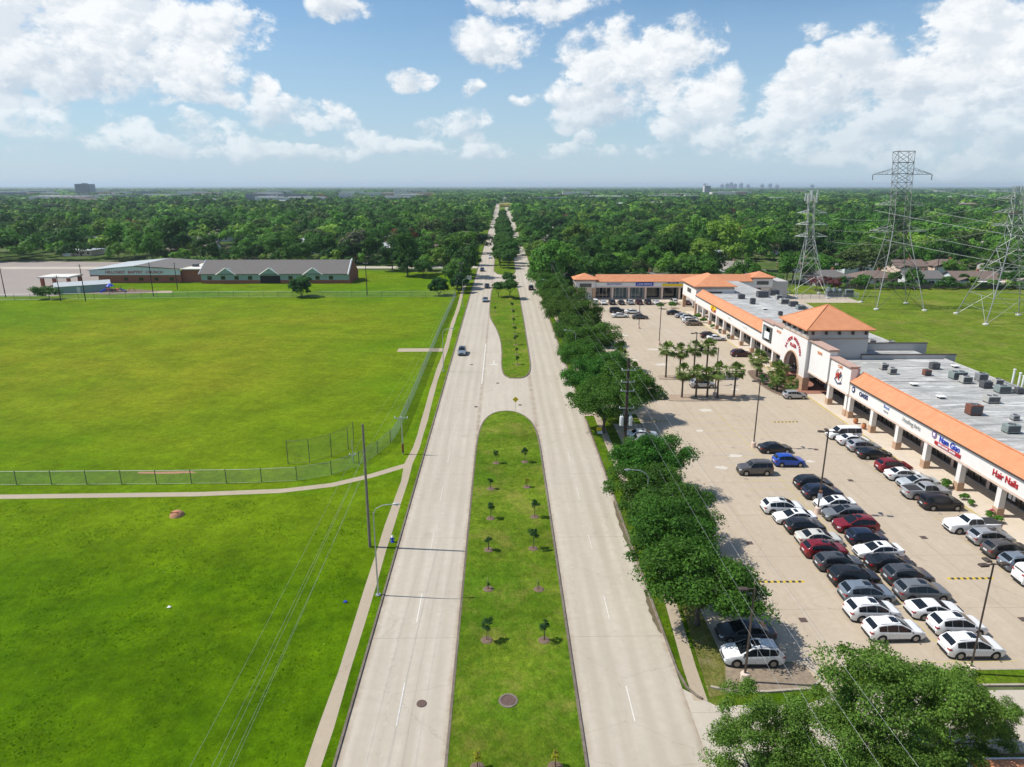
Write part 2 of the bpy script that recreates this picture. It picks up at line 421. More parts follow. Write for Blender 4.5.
mat('rim', (.42, .43, .44), .35, .8)
mat('rim_dark', (.06, .06, .065), .4, .6)
mat('headlight', (.62, .66, .70), .12, spec=.9)
mat('taillight', (.32, .012, .015), .2, spec=.8)
mat('plate', (.65, .66, .66), .5)
mat('chrome', (.6, .6, .6), .2, 1)

# ------------------------------------------------------------------ mesh helpers
class MB:
    def __init__(s): s.v = []; s.f = []
    def add(s, vs, fs):
        o = len(s.v); s.v += [tuple(p) for p in vs]; s.f += [tuple(i + o for i in f) for f in fs]; return s
    def box(s, x0, x1, y0, y1, z0, z1):
        if x0 > x1: x0, x1 = x1, x0
        if y0 > y1: y0, y1 = y1, y0
        return s.add([(x0,y0,z0),(x1,y0,z0),(x1,y1,z0),(x0,y1,z0),(x0,y0,z1),(x1,y0,z1),(x1,y1,z1),(x0,y1,z1)],
              [(0,3,2,1),(4,5,6,7),(0,1,5,4),(1,2,6,5),(2,3,7,6),(3,0,4,7)])
    def bbox(s, x0, x1, y0, y1, z0, z1, b=.03):
        """box with chamfered top edges"""
        v = [(x0,y0,z0),(x1,y0,z0),(x1,y1,z0),(x0,y1,z0),(x0,y0,z1-b),(x1,y0,z1-b),(x1,y1,z1-b),(x0,y1,z1-b),
             (x0+b,y0+b,z1),(x1-b,y0+b,z1),(x1-b,y1-b,z1),(x0+b,y1-b,z1)]
        return s.add(v, [(0,3,2,1),(0,1,5,4),(1,2,6,5),(2,3,7,6),(3,0,4,7),(4,5,9,8),(5,6,10,9),(6,7,11,10),(7,4,8,11),(8,9,10,11)])
    def quad(s, *p): return s.add(p, [tuple(range(len(p)))])
    def prism(s, poly, z0, z1):
        n = len(poly)
        vs = [(x, y, z0) for x, y in poly] + [(x, y, z1) for x, y in poly]
        return s.add(vs, [tuple(range(n - 1, -1, -1)), tuple(range(n, 2 * n))] + [(i, (i + 1) % n, n + (i + 1) % n, n + i) for i in range(n)])
    def tube(s, pts, r, n=6, cap=True):
        pts = [Vector(p) for p in pts]
        rs = r if isinstance(r, (list, tuple)) else [r] * len(pts)
        ring = []; vs = []
        up = Vector((0, 0, 1))
        for i, p in enumerate(pts):
            d = (pts[min(i + 1, len(pts) - 1)] - pts[max(i - 1, 0)]).normalized()
            a = d.cross(up if abs(d.z) < .95 else Vector((1, 0, 0))).normalized(); b = d.cross(a)
            for k in range(n):
                t = 2 * math.pi * k / n
                vs.append(p + a * math.cos(t) * rs[i] + b * math.sin(t) * rs[i])
        fs = []
        for i in range(len(pts) - 1):
            for k in range(n):
                k2 = (k + 1) % n
                fs.append((i * n + k, (i + 1) * n + k, (i + 1) * n + k2, i * n + k2))
        if cap:
            fs.append(tuple(range(n))); fs.append(tuple(reversed(range((len(pts) - 1) * n, len(pts) * n))))
        return s.add(vs, fs)
    def beam(s, a, b, w): return s.tube([a, b], w * .7, 4)
    def cyl(s, x, y, z0, z1, r, n=16, r2=None): return s.tube([(x, y, z0), (x, y, z1)], [r, r2 if r2 is not None else r], n)
    def disc(s, x, y, z, r, n=20, ry=None):
        return s.add([(x + r * math.cos(2*math.pi*k/n), y + (ry or r) * math.sin(2*math.pi*k/n), z) for k in range(n)], [tuple(range(n))])
    def lathe(s, prof, x=0, y=0, n=16):
        vs = [(x + r * math.cos(2*math.pi*k/n), y + r * math.sin(2*math.pi*k/n), z) for r, z in prof for k in range(n)]
        fs = [(i*n+k, i*n+(k+1) % n, (i+1)*n+(k+1) % n, (i+1)*n+k) for i in range(len(prof)-1) for k in range(n)]
        fs.append(tuple(range((len(prof)-1)*n, len(prof)*n)))
        return s.add(vs, fs)
    def xf(s, M, start=0):
        for i in range(start, len(s.v)): s.v[i] = tuple(M @ Vector(s.v[i]))
        return s

def link(name, me, m, parent=None):
    o = bpy.data.objects.new(name, me); COL.objects.link(o)
    if m is not None and not me.materials: me.materials.append(MATS[m] if isinstance(m, str) else m)
    if parent: o.parent = parent
    return o
def part(name, mb, m, parent=None, world=False, smooth=False, label=None):
    me = bpy.data.meshes.new(name)
    vs = mb.v
    if world and parent is not None:
        ox, oy, oz = ORG[parent.name]
        vs = [(a - ox, b - oy, c - oz) for a, b, c in vs]
    me.from_pydata(vs, [], mb.f); me.update()
    if smooth:
        me.polygons.foreach_set('use_smooth', [True] * len(me.polygons))
        me.set_sharp_from_angle(angle=R(35))
    o = link(name, me, m, parent)
    if parent is not None and parent.name in ORG: ORG[o.name] = (0, 0, 0) if not world else ORG[parent.name]
    if label: o['label'] = label
    return o
ORG = {}
def thing(name, label, cat, loc=(0, 0, 0), rz=0, group=None):
    o = bpy.data.objects.new(name, None); COL.objects.link(o); o.empty_display_size = .3
    o.location = loc; o.rotation_euler = (0, 0, rz); o['label'] = label; o['category'] = cat
    if group: o['group'] = group
    ORG[o.name] = tuple(loc)
    return o
def tag(o, label, cat, group=None):
    o['label'] = label; o['category'] = cat
    if group: o['group'] = group
    return o
def struct(name, mb, m, kind='structure'):
    o = part(name, mb, m); o['kind'] = kind; return o
CH = {}
def kids(o):
    if o.name not in CH: CH[o.name] = list(o.children)
    return CH[o.name]
def dup(root, loc, rz=0, label=None, group=None, scale=None):
    def cp(o, par):
        c = o.copy(); COL.objects.link(c)
        if par is not None: c.parent = par
        for ch in kids(o): cp(ch, c)
        return c
    c = cp(root, None)
    c.location = loc; c.rotation_euler = (0, 0, rz)
    if scale: c.scale = scale if isinstance(scale, tuple) else (scale,) * 3
    if label: c['label'] = label
    if group: c['group'] = group
    return c
def ordn(i):
    W = ['first','second','third','fourth','fifth','sixth','seventh','eighth','ninth','tenth','eleventh','twelfth']
    return W[i - 1] if i <= 12 else ('%d%s' % (i, 'th' if i % 100 in (11,12,13) else {1:'st',2:'nd',3:'rd'}.get(i % 10, 'th')))

#@@STRUCT
# ------------------------------------------------------------------ ground, roads, walks
def poly(name, pts, z, m, kind='structure'):
    mb = MB(); mb.quad(*[(x, y, z) for x, y in pts]); return struct(name, mb, m, kind)
ring = [(40000 * math.cos(2*math.pi*k/48), 40000 * math.sin(2*math.pi*k/48)) for k in range(48)]
poly('ground', ring, -.02, 'suburb_ground')
poly('rough_grass', [(-320, -60), (-11.3, -60), (-11.3, 77.9), (-320, 77.9)], .0, 'grass_rough')
poly('playing_field', [(-320, 77.9), (-11.3, 77.9), (-11.3, 300), (-70, 318), (-320, 318)], .0, 'grass_field')
poly('right_lawn', [(82, 20), (260, 20), (300, 250), (112, 262), (82, 215)], .0, 'lawn_grass')
poly('right_verge', [(13.8, -60), (26, -60), (26, 240), (13.8, 270)], .0, 'grass_verge')
poly('roadside_grass', [(13.8, 240), (24, 240), (19, 1400), (13.8, 1400)], .004, 'grass_verge')
poly('left_roadside_grass', [(-18, 300), (-11.3, 300), (-11.3, 1400), (-18, 1400)], .004, 'grass_verge')
# carriageways: one sheet, with the median and kerbs raised on it
poly('road', [(-11.2, -80), (13.7, -80), (13.7, 1500), (-11.2, 1500)], .004, 'road_concrete')
poly('driveway_apron', [(13.7, 34.2), (16.5, 36.4), (24, 37.2), (90, 37.2), (90, 42.9), (25.5, 43.0), (22.5, 41.7), (15.7, 41.7), (13.7, 43.5)], .008, 'apron_concrete')
poly('entrance_drive', [(13.7, 108), (24, 109), (24, 117), (13.7, 118)], .010, 'lot_concrete')
poly('far_cross_street', [(-400, 322), (-11.2, 322), (-11.2, 331), (-400, 331)], .013, 'road_concrete')
# parking lot
poly('parking_lot', [(23.5, 46.0), (26.5, 45.3), (62, 45.3), (62, 228), (24.0, 228), (22.8, 150), (22.2, 60)], .006, 'lot_concrete')
poly('parking_lot_shade_strip', [(17.9, 46.4), (23.6, 46.4), (22.4, 60), (22.4, 104), (17.9, 104)], .010, 'lot_concrete')
poly('rear_service_lane', [(80, 100), (86.5, 100), (100.5, 226), (95.5, 240), (78, 240)], .008, 'sand_tan')
poly('school_parking_lot', [(-330, 240), (-156, 240), (-158, 262), (-172, 300), (-190, 352), (-240, 356), (-340, 340)], .006, 'old_asphalt')
poly('school_drive', [(-190, 352), (-172, 300), (-150, 306), (-150, 320), (-60, 322), (-60, 327), (-180, 357)], .009, 'sand_tan')
# footpaths
def ribbon(name, pts, w, z, m):
    mb = MB(); L = []; Rr = []
    for i, p in enumerate(pts):
        a = Vector(pts[max(i-1, 0)]); b = Vector(pts[min(i+1, len(pts)-1)]); d = (b - a).normalized(); n = Vector((-d.y, d.x))
        ww = w if not isinstance(w, list) else w[i]
        L.append(Vector(p) + n * ww / 2); Rr.append(Vector(p) - n * ww / 2)
    vs = [(p.x, p.y, z) for p in L] + [(p.x, p.y, z) for p in Rr]; n = len(pts)
    mb.add(vs, [(n + i, n + i + 1, i + 1, i) for i in range(n - 1)])
    return struct(name, mb, m)
ys = list(range(-20, 340, 6))
ribbon('left_footpath', [(-12.75 - .12 * math.sin(y * .11) - (.35 if 84 < y < 90 else 0) - .012 * max(0, y - 90) * .8, y) for y in ys], [1.02 + .10 * math.sin(y * .37) + .05 * math.sin(y * 1.3) for y in ys], .009, 'walk_concrete')
ribbon('field_footpath', [(-200, 77.6), (-62, 78.2), (-38, 78.6), (-28, 79.4), (-22, 81.1), (-17.5, 83.9), (-13.2, 87.5)], 1.25, .012, 'walk_concrete')
ribbon('field_gate_slab', [(-24.5, 156.4), (-13.9, 156.4)], 3.4, .006, 'walk_concrete')
ribbon('right_footpath', [(14.75 + (1.1 if y > 60 else max(0, (y - 44) / 16 * 1.1)), y) for y in [42.2] + list(range(46, 300, 6))], 1.05, .009, 'walk_concrete')
# kerbs: real 0.13 m steps
def kerb(name, pts, w=.17, h=.13, m='kerb_concrete', closed=False):
    mb = MB(); P = [Vector(p) for p in pts]; n = len(P); o = []
    for i in range(n):
        a = P[(i-1) % n] if closed or i else P[i]; b = P[(i+1) % n] if closed or i < n-1 else P[i]
        d = (b - a).normalized(); nn = Vector((-d.y, d.x)) * w / 2; o.append((P[i] + nn, P[i] - nn))
    vs = []
    for L, Rr in o: vs += [(L.x, L.y, 0), (L.x, L.y, h), (Rr.x, Rr.y, h), (Rr.x, Rr.y, 0)]
    fs = []
    for i in range(n if closed else n - 1):
        a, b = i * 4, ((i + 1) % n) * 4
        for k in range(3): fs.append((a + k, b + k, b + k + 1, a + k + 1))
    mb.add(vs, fs); return struct(name, mb, m)
kerb('left_kerb', [(-11.28, y) for y in range(-60, 1400, 30)])
kerb('right_kerb', [(14.9, 42.35), (14.6, 42.6), (14.05, 43.6), (13.78, 45.5)] + [(13.78, y) for y in range(50, 108, 8)])
kerb('right_kerb', [(15.6, 118.8), (14.2, 119.5), (13.78, 121.5)] + [(13.78, y) for y in range(130, 1400, 30)])
kerb('driveway_kerb', [(11.9 + 2, 33.0), (14.6, 35.0), (16.8, 36.2), (24, 37.0), (90, 37.0)], m='kerb_pale')
# medians
def bez(pts, n=8):
    """Catmull-Rom through points"""
    out = []
    N = len(pts)
    for i in range(N - 1):
        p0, p1, p2, p3 = [Vector(pts[max(0, min(N - 1, j))]) for j in (i - 1, i, i + 1, i + 2)]
        for k in range(n):
            t = k / n
            out.append(.5 * ((2 * p1) + (-p0 + p2) * t + (2*p0 - 5*p1 + 4*p2 - p3) * t*t + (-p0 + 3*p1 - 3*p2 + p3) * t**3))
    out.append(Vector(pts[-1])); return [(p.x, p.y) for p in out]
M1 = [(-3.85, -60), (-3.85, 40), (-3.9, 88)] + bez([(-3.9, 92), (-3.72, 99), (-3.1, 105), (-1.9, 108.8), (-.3, 110.4), (1.6, 110.4), (3.2, 108.8), (4.6, 105.2), (5.3, 100), (5.5, 94)], 5) + [(5.5, 60), (5.5, -60)]
M2 = bez([(1.4, 131.6), (3.9, 131.6), (5.3, 134.5), (5.9, 139.5), (6.1, 150), (6.15, 206), (6.0, 247), (5.3, 262), (3.4, 270), (1.2, 271.5), (-.8, 269), (-2.6, 262), (-3.7, 250), (-3.9, 221), (-3.6, 200), (-2.7, 190), (-1.6, 181), (-.6, 169), (-.1, 155), (-.15, 142), (.3, 134.5), (1.4, 131.6)], 4)[:-1]
M3 = bez([(-2.0, 300), (1.2, 296), (4.6, 299), (6.1, 308)], 4) + [(6.2, 560), (1.2, 572), (-3.8, 560)] + [(-3.6, 310)]
M4 = [(-3.8, 600), (1.2, 588), (6.2, 600), (6.2, 1380), (-3.8, 1380)]
def inset_poly(P, d):
    out = []; n = len(P)
    area = sum(P[i][0] * P[(i+1) % n][1] - P[(i+1) % n][0] * P[i][1] for i in range(n))
    sg = 1 if area > 0 else -1
    for i in range(n):
        a, p, b = Vector(P[i-1]), Vector(P[i]), Vector(P[(i+1) % n])
        d1 = (p - a).normalized(); d2 = (b - p).normalized(); t = (d1 + d2).normalized()
        out.append(p + Vector((-t.y, t.x)) * d * sg)
    return [(q.x, q.y) for q in out]
for i, Mp in enumerate((M1, M2, M3, M4)):
    kerb('median_kerb', Mp, .2, .14, closed=True)
    I = inset_poly(Mp, .09)
    mb = MB(); mb.quad(*[(x, y, .115) for x, y in I]); struct('median_grass', mb, 'grass_mown')
# paint
mb = MB()
for yy in list(np.arange(28.0, 112, 12.05)) + list(np.arange(136, 420, 12.05)):
    if yy < 62: mb.box(-7.70, -7.61, yy, yy + 4.4, .009, .012)
for yy in list(np.arange(28.2, 62, 12.05)): mb.box(9.40, 9.48, yy, yy + 3.6, .009, .012)
struct('lane_dashes', mb, 'road_paint')
mb = MB()
for yy in np.arange(64.35, 420, 12.05): mb.box(9.40, 9.48, yy, yy + 3.4, .009, .012)
for yy in np.arange(64.15, 112, 12.05): mb.box(-7.69, -7.62, yy, yy + 4.2, .009, .012)
struct('worn_lane_dashes', mb, 'worn_paint')
mb = MB(); mb.box(-4.1, -3.9, 127.5, 163, .009, .012); mb.box(-2.6, -1.0, 142.4, 142.9, .009, .012); mb.box(-1.9, -1.7, 143, 146, .009, .012)
struct('turn_lane_line', mb, 'road_paint')
# parking stall lines, worn thin
mb = MB()
for y in np.arange(46.2, 110, 2.72):
    mb.box(31.2, 41.8, y, y + .09, .0105, .0125); mb.box(49.7, 54.6, y, y + .09, .0105, .0125)
    mb.box(18.4, 23.2, y + .6, y + .69, .0155, .018)
for y in np.arange(136, 212, 2.72):
    mb.box(31.6, 41.9, y, y + .09, .0105, .0125); mb.box(50.4, 55.2, y, y + .09, .0105, .0125)
for x in np.arange(28.8, 58, 2.72): mb.box(x, x + .09, 217.8, 223, .0105, .0125)
mb.box(36.5, 36.6, 46.2, 110, .0107, .0127)
struct('parking_lines', mb, 'faded_yellow')
# oil spots in the stalls, and pale patched slabs
def blob(mb, x, y, z, r, n=11):
    q = [(x + r * random.uniform(.55, 1.2) * math.cos(2*math.pi*k/n), y + .7 * r * random.uniform(.55, 1.2) * math.sin(2*math.pi*k/n), z) for k in range(n)]
    mb.quad(*q)
mb = MB()
for k in range(150):
    x = random.choice([random.gauss(33.6, .7), random.gauss(39.2, .7), random.gauss(52.4, .7), random.gauss(52.8, .9), random.uniform(24, 54)]); y = random.uniform(47, 212)
    blob(mb, x, y, .0135 + k * .00001, random.uniform(.15, .42))
struct('oil_stains', mb, 'oil_stain', 'stuff')
mb = MB()
for (x, y, r) in [(30, 86, .9), (33.2, 90.2, 1.1), (31, 100.5, .8), (35, 110.6, 1.2), (34.5, 142, 1.6), (29.4, 146, 1.1), (43.0, 88, .7), (36, 156, 1.8), (31.5, 172, 1.3), (44, 123, .9)]: blob(mb, x, y, .014, r)
struct('patched_concrete', mb, 'pale_patch')
# store walkway, raised
mb = MB(); mb.prism([(55.3, 45), (62, 45), (62, 119), (55.9, 119)], 0, .15)
mb.prism([(55.9, 119), (62, 119), (62, 206), (56.0, 206), (56.0, 137), (55.9, 136)], 0, .148)
mb.prism([(24, 223.6), (62, 223.6), (62, 236), (24, 236)], 0, .15)
struct('store_walkway', mb, 'store_walk')
kerb('store_kerb', [(55.2, 45), (55.5, 80), (55.8, 119)], .16, .16, 'faded_yellow')
kerb('store_kerb', [(55.92, 137), (55.92, 206)], .16, .158, 'faded_yellow')
mb = MB(); mb.prism([(55.9, 119.5), (61.5, 119.5), (61.5, 136), (55.9, 136), (54.2, 131), (54.0, 124)], .0, .162)
struct('entrance_paving', mb, 'paver_red')
# dirt lying in the right gutter
mb = MB()
for a, b in ((63.5, 76), (50.2, 56.8)):
    n = 14; L = [a + (b - a) * k / n for k in range(n + 1)]; W = [.10 + .42 * math.sin(math.pi * k / n) ** .6 * (.8 + .2 * math.sin(k * 2.1)) for k in range(n + 1)]
    mb.add([(13.66, y, .013) for y in L] + [(13.66 - w, y, .013) for y, w in zip(L, W)], [(k, k + 1, n + 2 + k, n + 1 + k) for k in range(n)])
struct('gutter_dirt', mb, 'gutter_dirt')
# planted islands
def island(name, P, m='grass_mown', kz=.15):
    kerb(name + '_kerb', P, .18, kz, m='kerb_pale', closed=True)
    mb = MB(); mb.quad(*[(x, y, kz - .02) for x, y in inset_poly(P, .08)]); return struct(name, mb, m)
island('south_lawn_strip', [(27.2, 43.5), (62, 43.3), (62, 45.1), (27.4, 45.2), (26.6, 44.4)])
island('kerbed_island_north', bez([(31.6, 131.2), (32.2, 130.2), (42.5, 130.4), (43.2, 131.4), (42.5, 133.0), (32.2, 132.8), (31.6, 131.2)], 3)[:-1], 'soil_tan')
island('kerbed_island_south', bez([(30.2, 117.4), (31.0, 115.9), (43.5, 116.3), (44.4, 117.8), (43.5, 119.8), (31.0, 119.4), (30.2, 117.4)], 3)[:-1], 'soil_tan')
island('entrance_bed', bez([(49.6, 128.5), (50.2, 120.2), (52.2, 118.6), (53.6, 120.5), (53.9, 127), (54.3, 133), (53.0, 136.5), (50.6, 135.4), (49.6, 128.5)], 3)[:-1], 'mulch')
poly('lot_entrance', [(24.7, 42.85), (27.1, 42.85), (27.1, 46.6), (24.0, 46.6)], .0125, 'lot_concrete')
poly('dry_verge', [(15.5, 42.5), (17.7, 43.1), (18.3, 60), (16.8, 60)], .006, 'grass_dry')
poly('bare_soil_patch', [(17.0, 43.3), (20, 43.1), (23.5, 43.4), (24.8, 44.5), (23.8, 46.3), (17.9, 46.35)], .0115, 'brown_soil')
kerb('lot_corner_kerb', [(15.9, 43.6), (17.4, 43.1), (20, 43.0), (23.6, 43.3), (24.9, 44.4), (24.2, 45.9), (23.6, 46.1)], .2, .14, 'kerb_pale')
poly('transformer_yard', [(98, 222), (119, 222), (120, 240), (99, 240)], .010, 'sand_tan')
poly('dirt_yard', [(-136, 247), (-119, 247), (-121, 252), (-134, 253)], .006, 'soil_tan')
poly('playground_mulch', [(-149, 246), (-141, 243.5), (-130, 245), (-125, 252), (-136, 256), (-147, 254)], .008, 'mulch')
poly('bare_ballfield_dirt', [(-49, 85.2), (-45, 85.0), (-41, 85.3), (-42, 85.8), (-46, 85.7), (-49, 85.7)], .004, 'red_dirt')
# ditch of taller grass on the rough field, and tufts: stuff
def blades(name, n, area, h, m, z=0.0):
    P = np.empty((n, 3)); 
    P[:, 0] = rng.uniform(area[0], area[1], n); P[:, 1] = rng.uniform(area[2], area[3], n); P[:, 2] = z
    # clump
    keep = (np.sin(P[:, 0] * .7 + 1.3 * np.sin(P[:, 1] * .31)) + np.sin(P[:, 1] * .55 + 2 * np.sin(P[:, 0] * .23)) + rng.normal(0, .8, n)) > .3
    P = P[keep]; n = len(P)
    a = rng.uniform(0, math.pi, n); w = rng.uniform(.05, .14, n); hh = rng.uniform(.4, 1.2, n) * h
    dx = np.cos(a) * w; dy = np.sin(a) * w; lx = rng.normal(0, .5, n) * hh; ly = rng.normal(0, .5, n) * hh
    V = np.empty((n, 3, 3)); V[:, 0] = P; V[:, 0, 0] -= dx; V[:, 0, 1] -= dy; V[:, 1] = P; V[:, 1, 0] += dx; V[:, 1, 1] += dy
    V[:, 2] = P; V[:, 2, 0] += lx; V[:, 2, 1] += ly; V[:, 2, 2] += hh
    me = mesh_np(name, V.reshape(-1, 3), 3); o = link(name, me, m); o['kind'] = 'stuff'; return o
def mesh_np(name, V, k, tint=None, smooth=False):
    V = np.ascontiguousarray(V, dtype=np.float32); n = len(V); nf = n // k
    me = bpy.data.meshes.new(name)
    me.vertices.add(n); me.vertices.foreach_set('co', V.ravel())
    me.loops.add(n); me.loops.foreach_set('vertex_index', np.arange(n, dtype=np.int32))
    me.polygons.add(nf); me.polygons.foreach_set('loop_start', np.arange(0, n, k, dtype=np.int32))
    if tint is not None:
        at = me.attributes.new('tint', 'FLOAT_COLOR', 'FACE'); at.data.foreach_set('color', np.ascontiguousarray(tint, dtype=np.float32).ravel())
    me.update(calc_edges=True)
    return me
blades('rough_grass_tufts', 30000, (-75, -14.6, 30, 77), .10, 'grass_blade')

# haze: even thin air round the whole scene, sky outside
mb = MB(); mb.box(-9000, 9000, -300, 15000, -1.5, 76)
hz = struct('haze', mb, None, 'stuff')
hm = bpy.data.materials.new('haze'); hm.use_nodes = True
T = NT(hm.node_tree); T.n.clear(); o_ = T.node('ShaderNodeOutputMaterial'); pv = T.node('ShaderNodeVolumePrincipled')
pv.inputs['Color'].default_value = (.72, .87, 1.0, 1); pv.inputs['Density'].default_value = .00008; pv.inputs['Anisotropy'].default_value = .2
T.l.new(pv.outputs[0], o_.inputs['Volume']); hz.data.materials.append(hm)
# ------------------------------------------------------------------ trees
def leaf_quads(n_cl, n_leaf, rx, rz, cz, size, seed, low=-.25, clr=.3, flat=.8, stray=.06, jit=.38):
    """leaf clumps through a crown's volume: array (n,4,3)"""
    g = np.random.default_rng(seed)
    u = g.normal(size=(n_cl * 3, 3)); u /= np.linalg.norm(u, axis=1)[:, None]
    u = u[u[:, 2] > low][:n_cl]; n_cl = len(u)
    rad = g.uniform(.42, 1.0, n_cl) ** .55
    lump = 1 + .20 * np.sin(u[:, 0] * 3.3 + seed) + .17 * np.cos(u[:, 1] * 4.1 + seed * 2) + .12 * np.sin(u[:, 2] * 6 + seed * 3)
    C = u * (rad * lump)[:, None] * np.array([rx, rx, rz]) * (1 - clr * .6)
    C[:, 2] += cz
    cr = rx * clr * g.uniform(.65, 1.3, n_cl)
    idx = np.repeat(np.arange(n_cl), n_leaf); N = len(idx)
    d = g.normal(size=(N, 3)); d /= np.linalg.norm(d, axis=1)[:, None]
    d[:, 2] = np.where(d[:, 2] < -.35, -d[:, 2], d[:, 2])
    rr = g.uniform(.55, 1.08, N); rr = np.where(g.random(N) < stray, rr * 1.35, rr)
    P = C[idx] + d * (cr[idx] * rr)[:, None] * np.array([1, 1, flat])
    nr = d + g.normal(0, jit, (N, 3)) + np.array([0, 0, .25]); nr /= np.linalg.norm(nr, axis=1)[:, None]
    t = np.cross(nr, g.normal(size=(N, 3))); t /= np.linalg.norm(t, axis=1)[:, None] + 1e-6
    b = np.cross(nr, t)
    s = size * g.uniform(.6, 1.35, N); a = s[:, None] * t * g.uniform(.75, 1.25, N)[:, None]; c = s[:, None] * b * .62
    V = np.stack([P - a, P + c * .9 + nr * s[:, None] * .12, P + a, P - c], axis=1)
    return V
def crown_mesh(name, *a, **k):
    return mesh_np(name, leaf_quads(*a, **k).reshape(-1, 3), 4)
def trunk_mb(h, r, reach, n=5, seed=0, lean=0, ns=7):
    g = random.Random(seed); mb = MB()
    top = (lean * h, g.uniform(-.1, .1), h)
    mb.tube([(0, 0, -.1), (0, 0, .25), (top[0] * .5, top[1], h * .55), top], [r * 1.45, r * 1.05, r * .85, r * .65], ns)
    for k in range(n):
        a = 2 * math.pi * k / n + g.uniform(-.4, .4); z0 = h * g.uniform(.7, 1)
        e = (math.cos(a) * reach, math.sin(a) * reach, h + reach * g.uniform(.5, 1.0))
        m_ = (math.cos(a) * reach * .45 + top[0], math.sin(a) * reach * .45, z0 + reach * .45)
        mb.tube([(top[0] * z0 / h, 0, z0 - .1), m_, e], [r * .5, r * .36, r * .12], max(4, ns - 2))
    return mb
def mk_tree(kind, label, tmesh, cmesh, tint, loc, rz=0, sc=1, group=None, leafm='leaf'):
    t = thing(kind, label, 'tree', loc, rz, group)
    a = link('trunk', tmesh, 'bark', t); c = link('crown', cmesh, leafm, t); c.color = (*tint, 1)
    t.scale = sc if isinstance(sc, tuple) else (sc,) * 3
    return t
def mesh_of(mb, name, smooth=True):
    me = bpy.data.meshes.new(name); me.from_pydata(mb.v, [], mb.f); me.update()
    if smooth: me.polygons.foreach_set('use_smooth', [True] * len(me.polygons))
    return me

# street oaks beside the car park
OAK = [crown_mesh('crown', 84, 390, 5.3, 3.5, 5.2, .13, 21 + i, low=-.5, clr=.22, jit=.55, stray=.12) for i in range(4)]
OAKT = [mesh_of(trunk_mb(2.6, .24, 3.0, 6, 5 + i), 'trunk') for i in range(2)]
G1 = 'oaks planted between the road and the car park'
street = [(18.6, 51.4, .92, 'nearest oak of the roadside row, over the white parked car'),
 (18.0, 57.6, .90, 'full dark oak second in the roadside row, left of the striped bump'),
 (19.0, 63.6, .86, 'roadside oak whose crown hides the curved street lamp foot'),
 (18.6, 70.4, .84, 'roadside oak fourth from the near end of the row'),
 (19.4, 77.2, .88, 'broad roadside oak just nearer than the transformer pole'),
 (19.8, 81.6, .66, 'smaller roadside oak reaching over the parking stalls near the transformer pole'),
 (17.4, 100.0, .86, 'dense oak just beyond the transformer pole beside the road'),
 (21.2, 106.5, .86, 'oak behind the transformer pole overhanging the car park'),
 (16.8, 113.6, .82, 'oak beside the road at the median opening'),
 (20.6, 119.6, .86, 'oak beside the dark car near the two low palms'),
 (17.4, 128.6, .84, 'roadside oak opposite the rounded tip of the far median'),
 (19.8, 139.5, 1.0, 'large round oak on the car park edge beyond the low palms'),
 (17.6, 151.0, .92, 'oak in the middle of the far roadside row'),
 (20.6, 162.0, 1.02, 'wide round oak leaning over the car park edge'),
 (18.6, 174.5, .98, 'oak beside the far turn lane median'),
 (18.4, 188.0, 1.02, 'broad oak opposite the two oncoming cars'),
 (18.8, 202.0, .98, 'oak left of the white car in the corner of the lot'),
 (17.8, 216.0, .98, 'oak left of the near corner tower of the strip building'),
 (17.6, 230.0, 1.0, 'oak touching the left end of the strip building')]
for i, (x, y, s, lb) in enumerate(street):
    if y > 95: s *= 1.14
    mk_tree('oak_tree', lb, OAKT[i % 2], OAK[i % 4], (.042 + .018 * random.random(), .108 + .038 * random.random(), .015), (x - 1.6, y, 0), random.uniform(0, 6.28), (s, s * random.uniform(.95, 1.15), s * random.uniform(.9, 1.05)), G1)
# the feathery trees along the bottom right
BIG = [crown_mesh('crown', 105, 330, 4.7, 4.2, 5.4, .09, 60 + i, low=-.75, clr=.155, stray=.45, jit=.75) for i in range(3)]
BIGT = mesh_of(trunk_mb(2.8, .22, 2.6, 7, 3), 'trunk')
for (x, y, s, m_, lb) in [(24.6, 34.9, 1.0, 0, 'tallest feathery tree in front of the white parked cars'),
        (29.3, 36.2, .70, 1, 'lower feathery tree between the tallest one and the orange roof'),
        (15.6, 33.9, .72, 2, 'feathery tree at the corner of the drive, nearest the road'),
        (19.6, 32.8, .78, 1, 'feathery tree cut by the bottom edge between two others'),
        (32.6, 37.2, .44, 0, 'small feathery tree at the right edge above the orange roof'),
        (23.2, 31.2, .70, 2, 'feathery tree at the bottom edge left of the orange roof corner')]:
    mk_tree('feathery_tree', lb, BIGT, BIG[m_], (.098, .178, .028), (x, y, 0), random.uniform(0, 6.28), s, 'feathery trees by the lower drive')

# median oaks, far
SM = [crown_mesh('crown', 40, 70, 3.2, 2.2, 4.2, .33, 120 + i, clr=.3) for i in range(3)]
SMT = mesh_of(trunk_mb(2.4, .16, 1.8, 4, 8), 'trunk')
med = [(-1.2, 235, .80, 'left of the pair of trees on the turn lane median'), (2.7, 232.5, 1.0, 'right of the pair of trees on the turn lane median'), (2.8, 261, .8, 'lone small tree near the far tip of the turn lane median')]
for x, y, s, lb in med: mk_tree('median_tree', lb, SMT, SM[int(y) % 3], (.045, .115, .018), (x, y, 0), y, s, 'trees on the medians')
yy = 322; k = 1
while yy < 900:
    for x in ((-.8, 3.4) if yy < 640 else (1.2,)):
        mk_tree('median_tree', '%s tree in line along the far median beyond the gap' % ordn(k), SMT, SM[k % 3], (.042 + .01 * random.random(), .105 + .025 * random.random(), .017), (x + random.uniform(-.6, .6), yy + random.uniform(-3, 3), 0), yy, random.uniform(1.15, 1.5), 'trees on the medians'); k += 1
    yy += 12 if yy < 420 or yy > 460 else 24

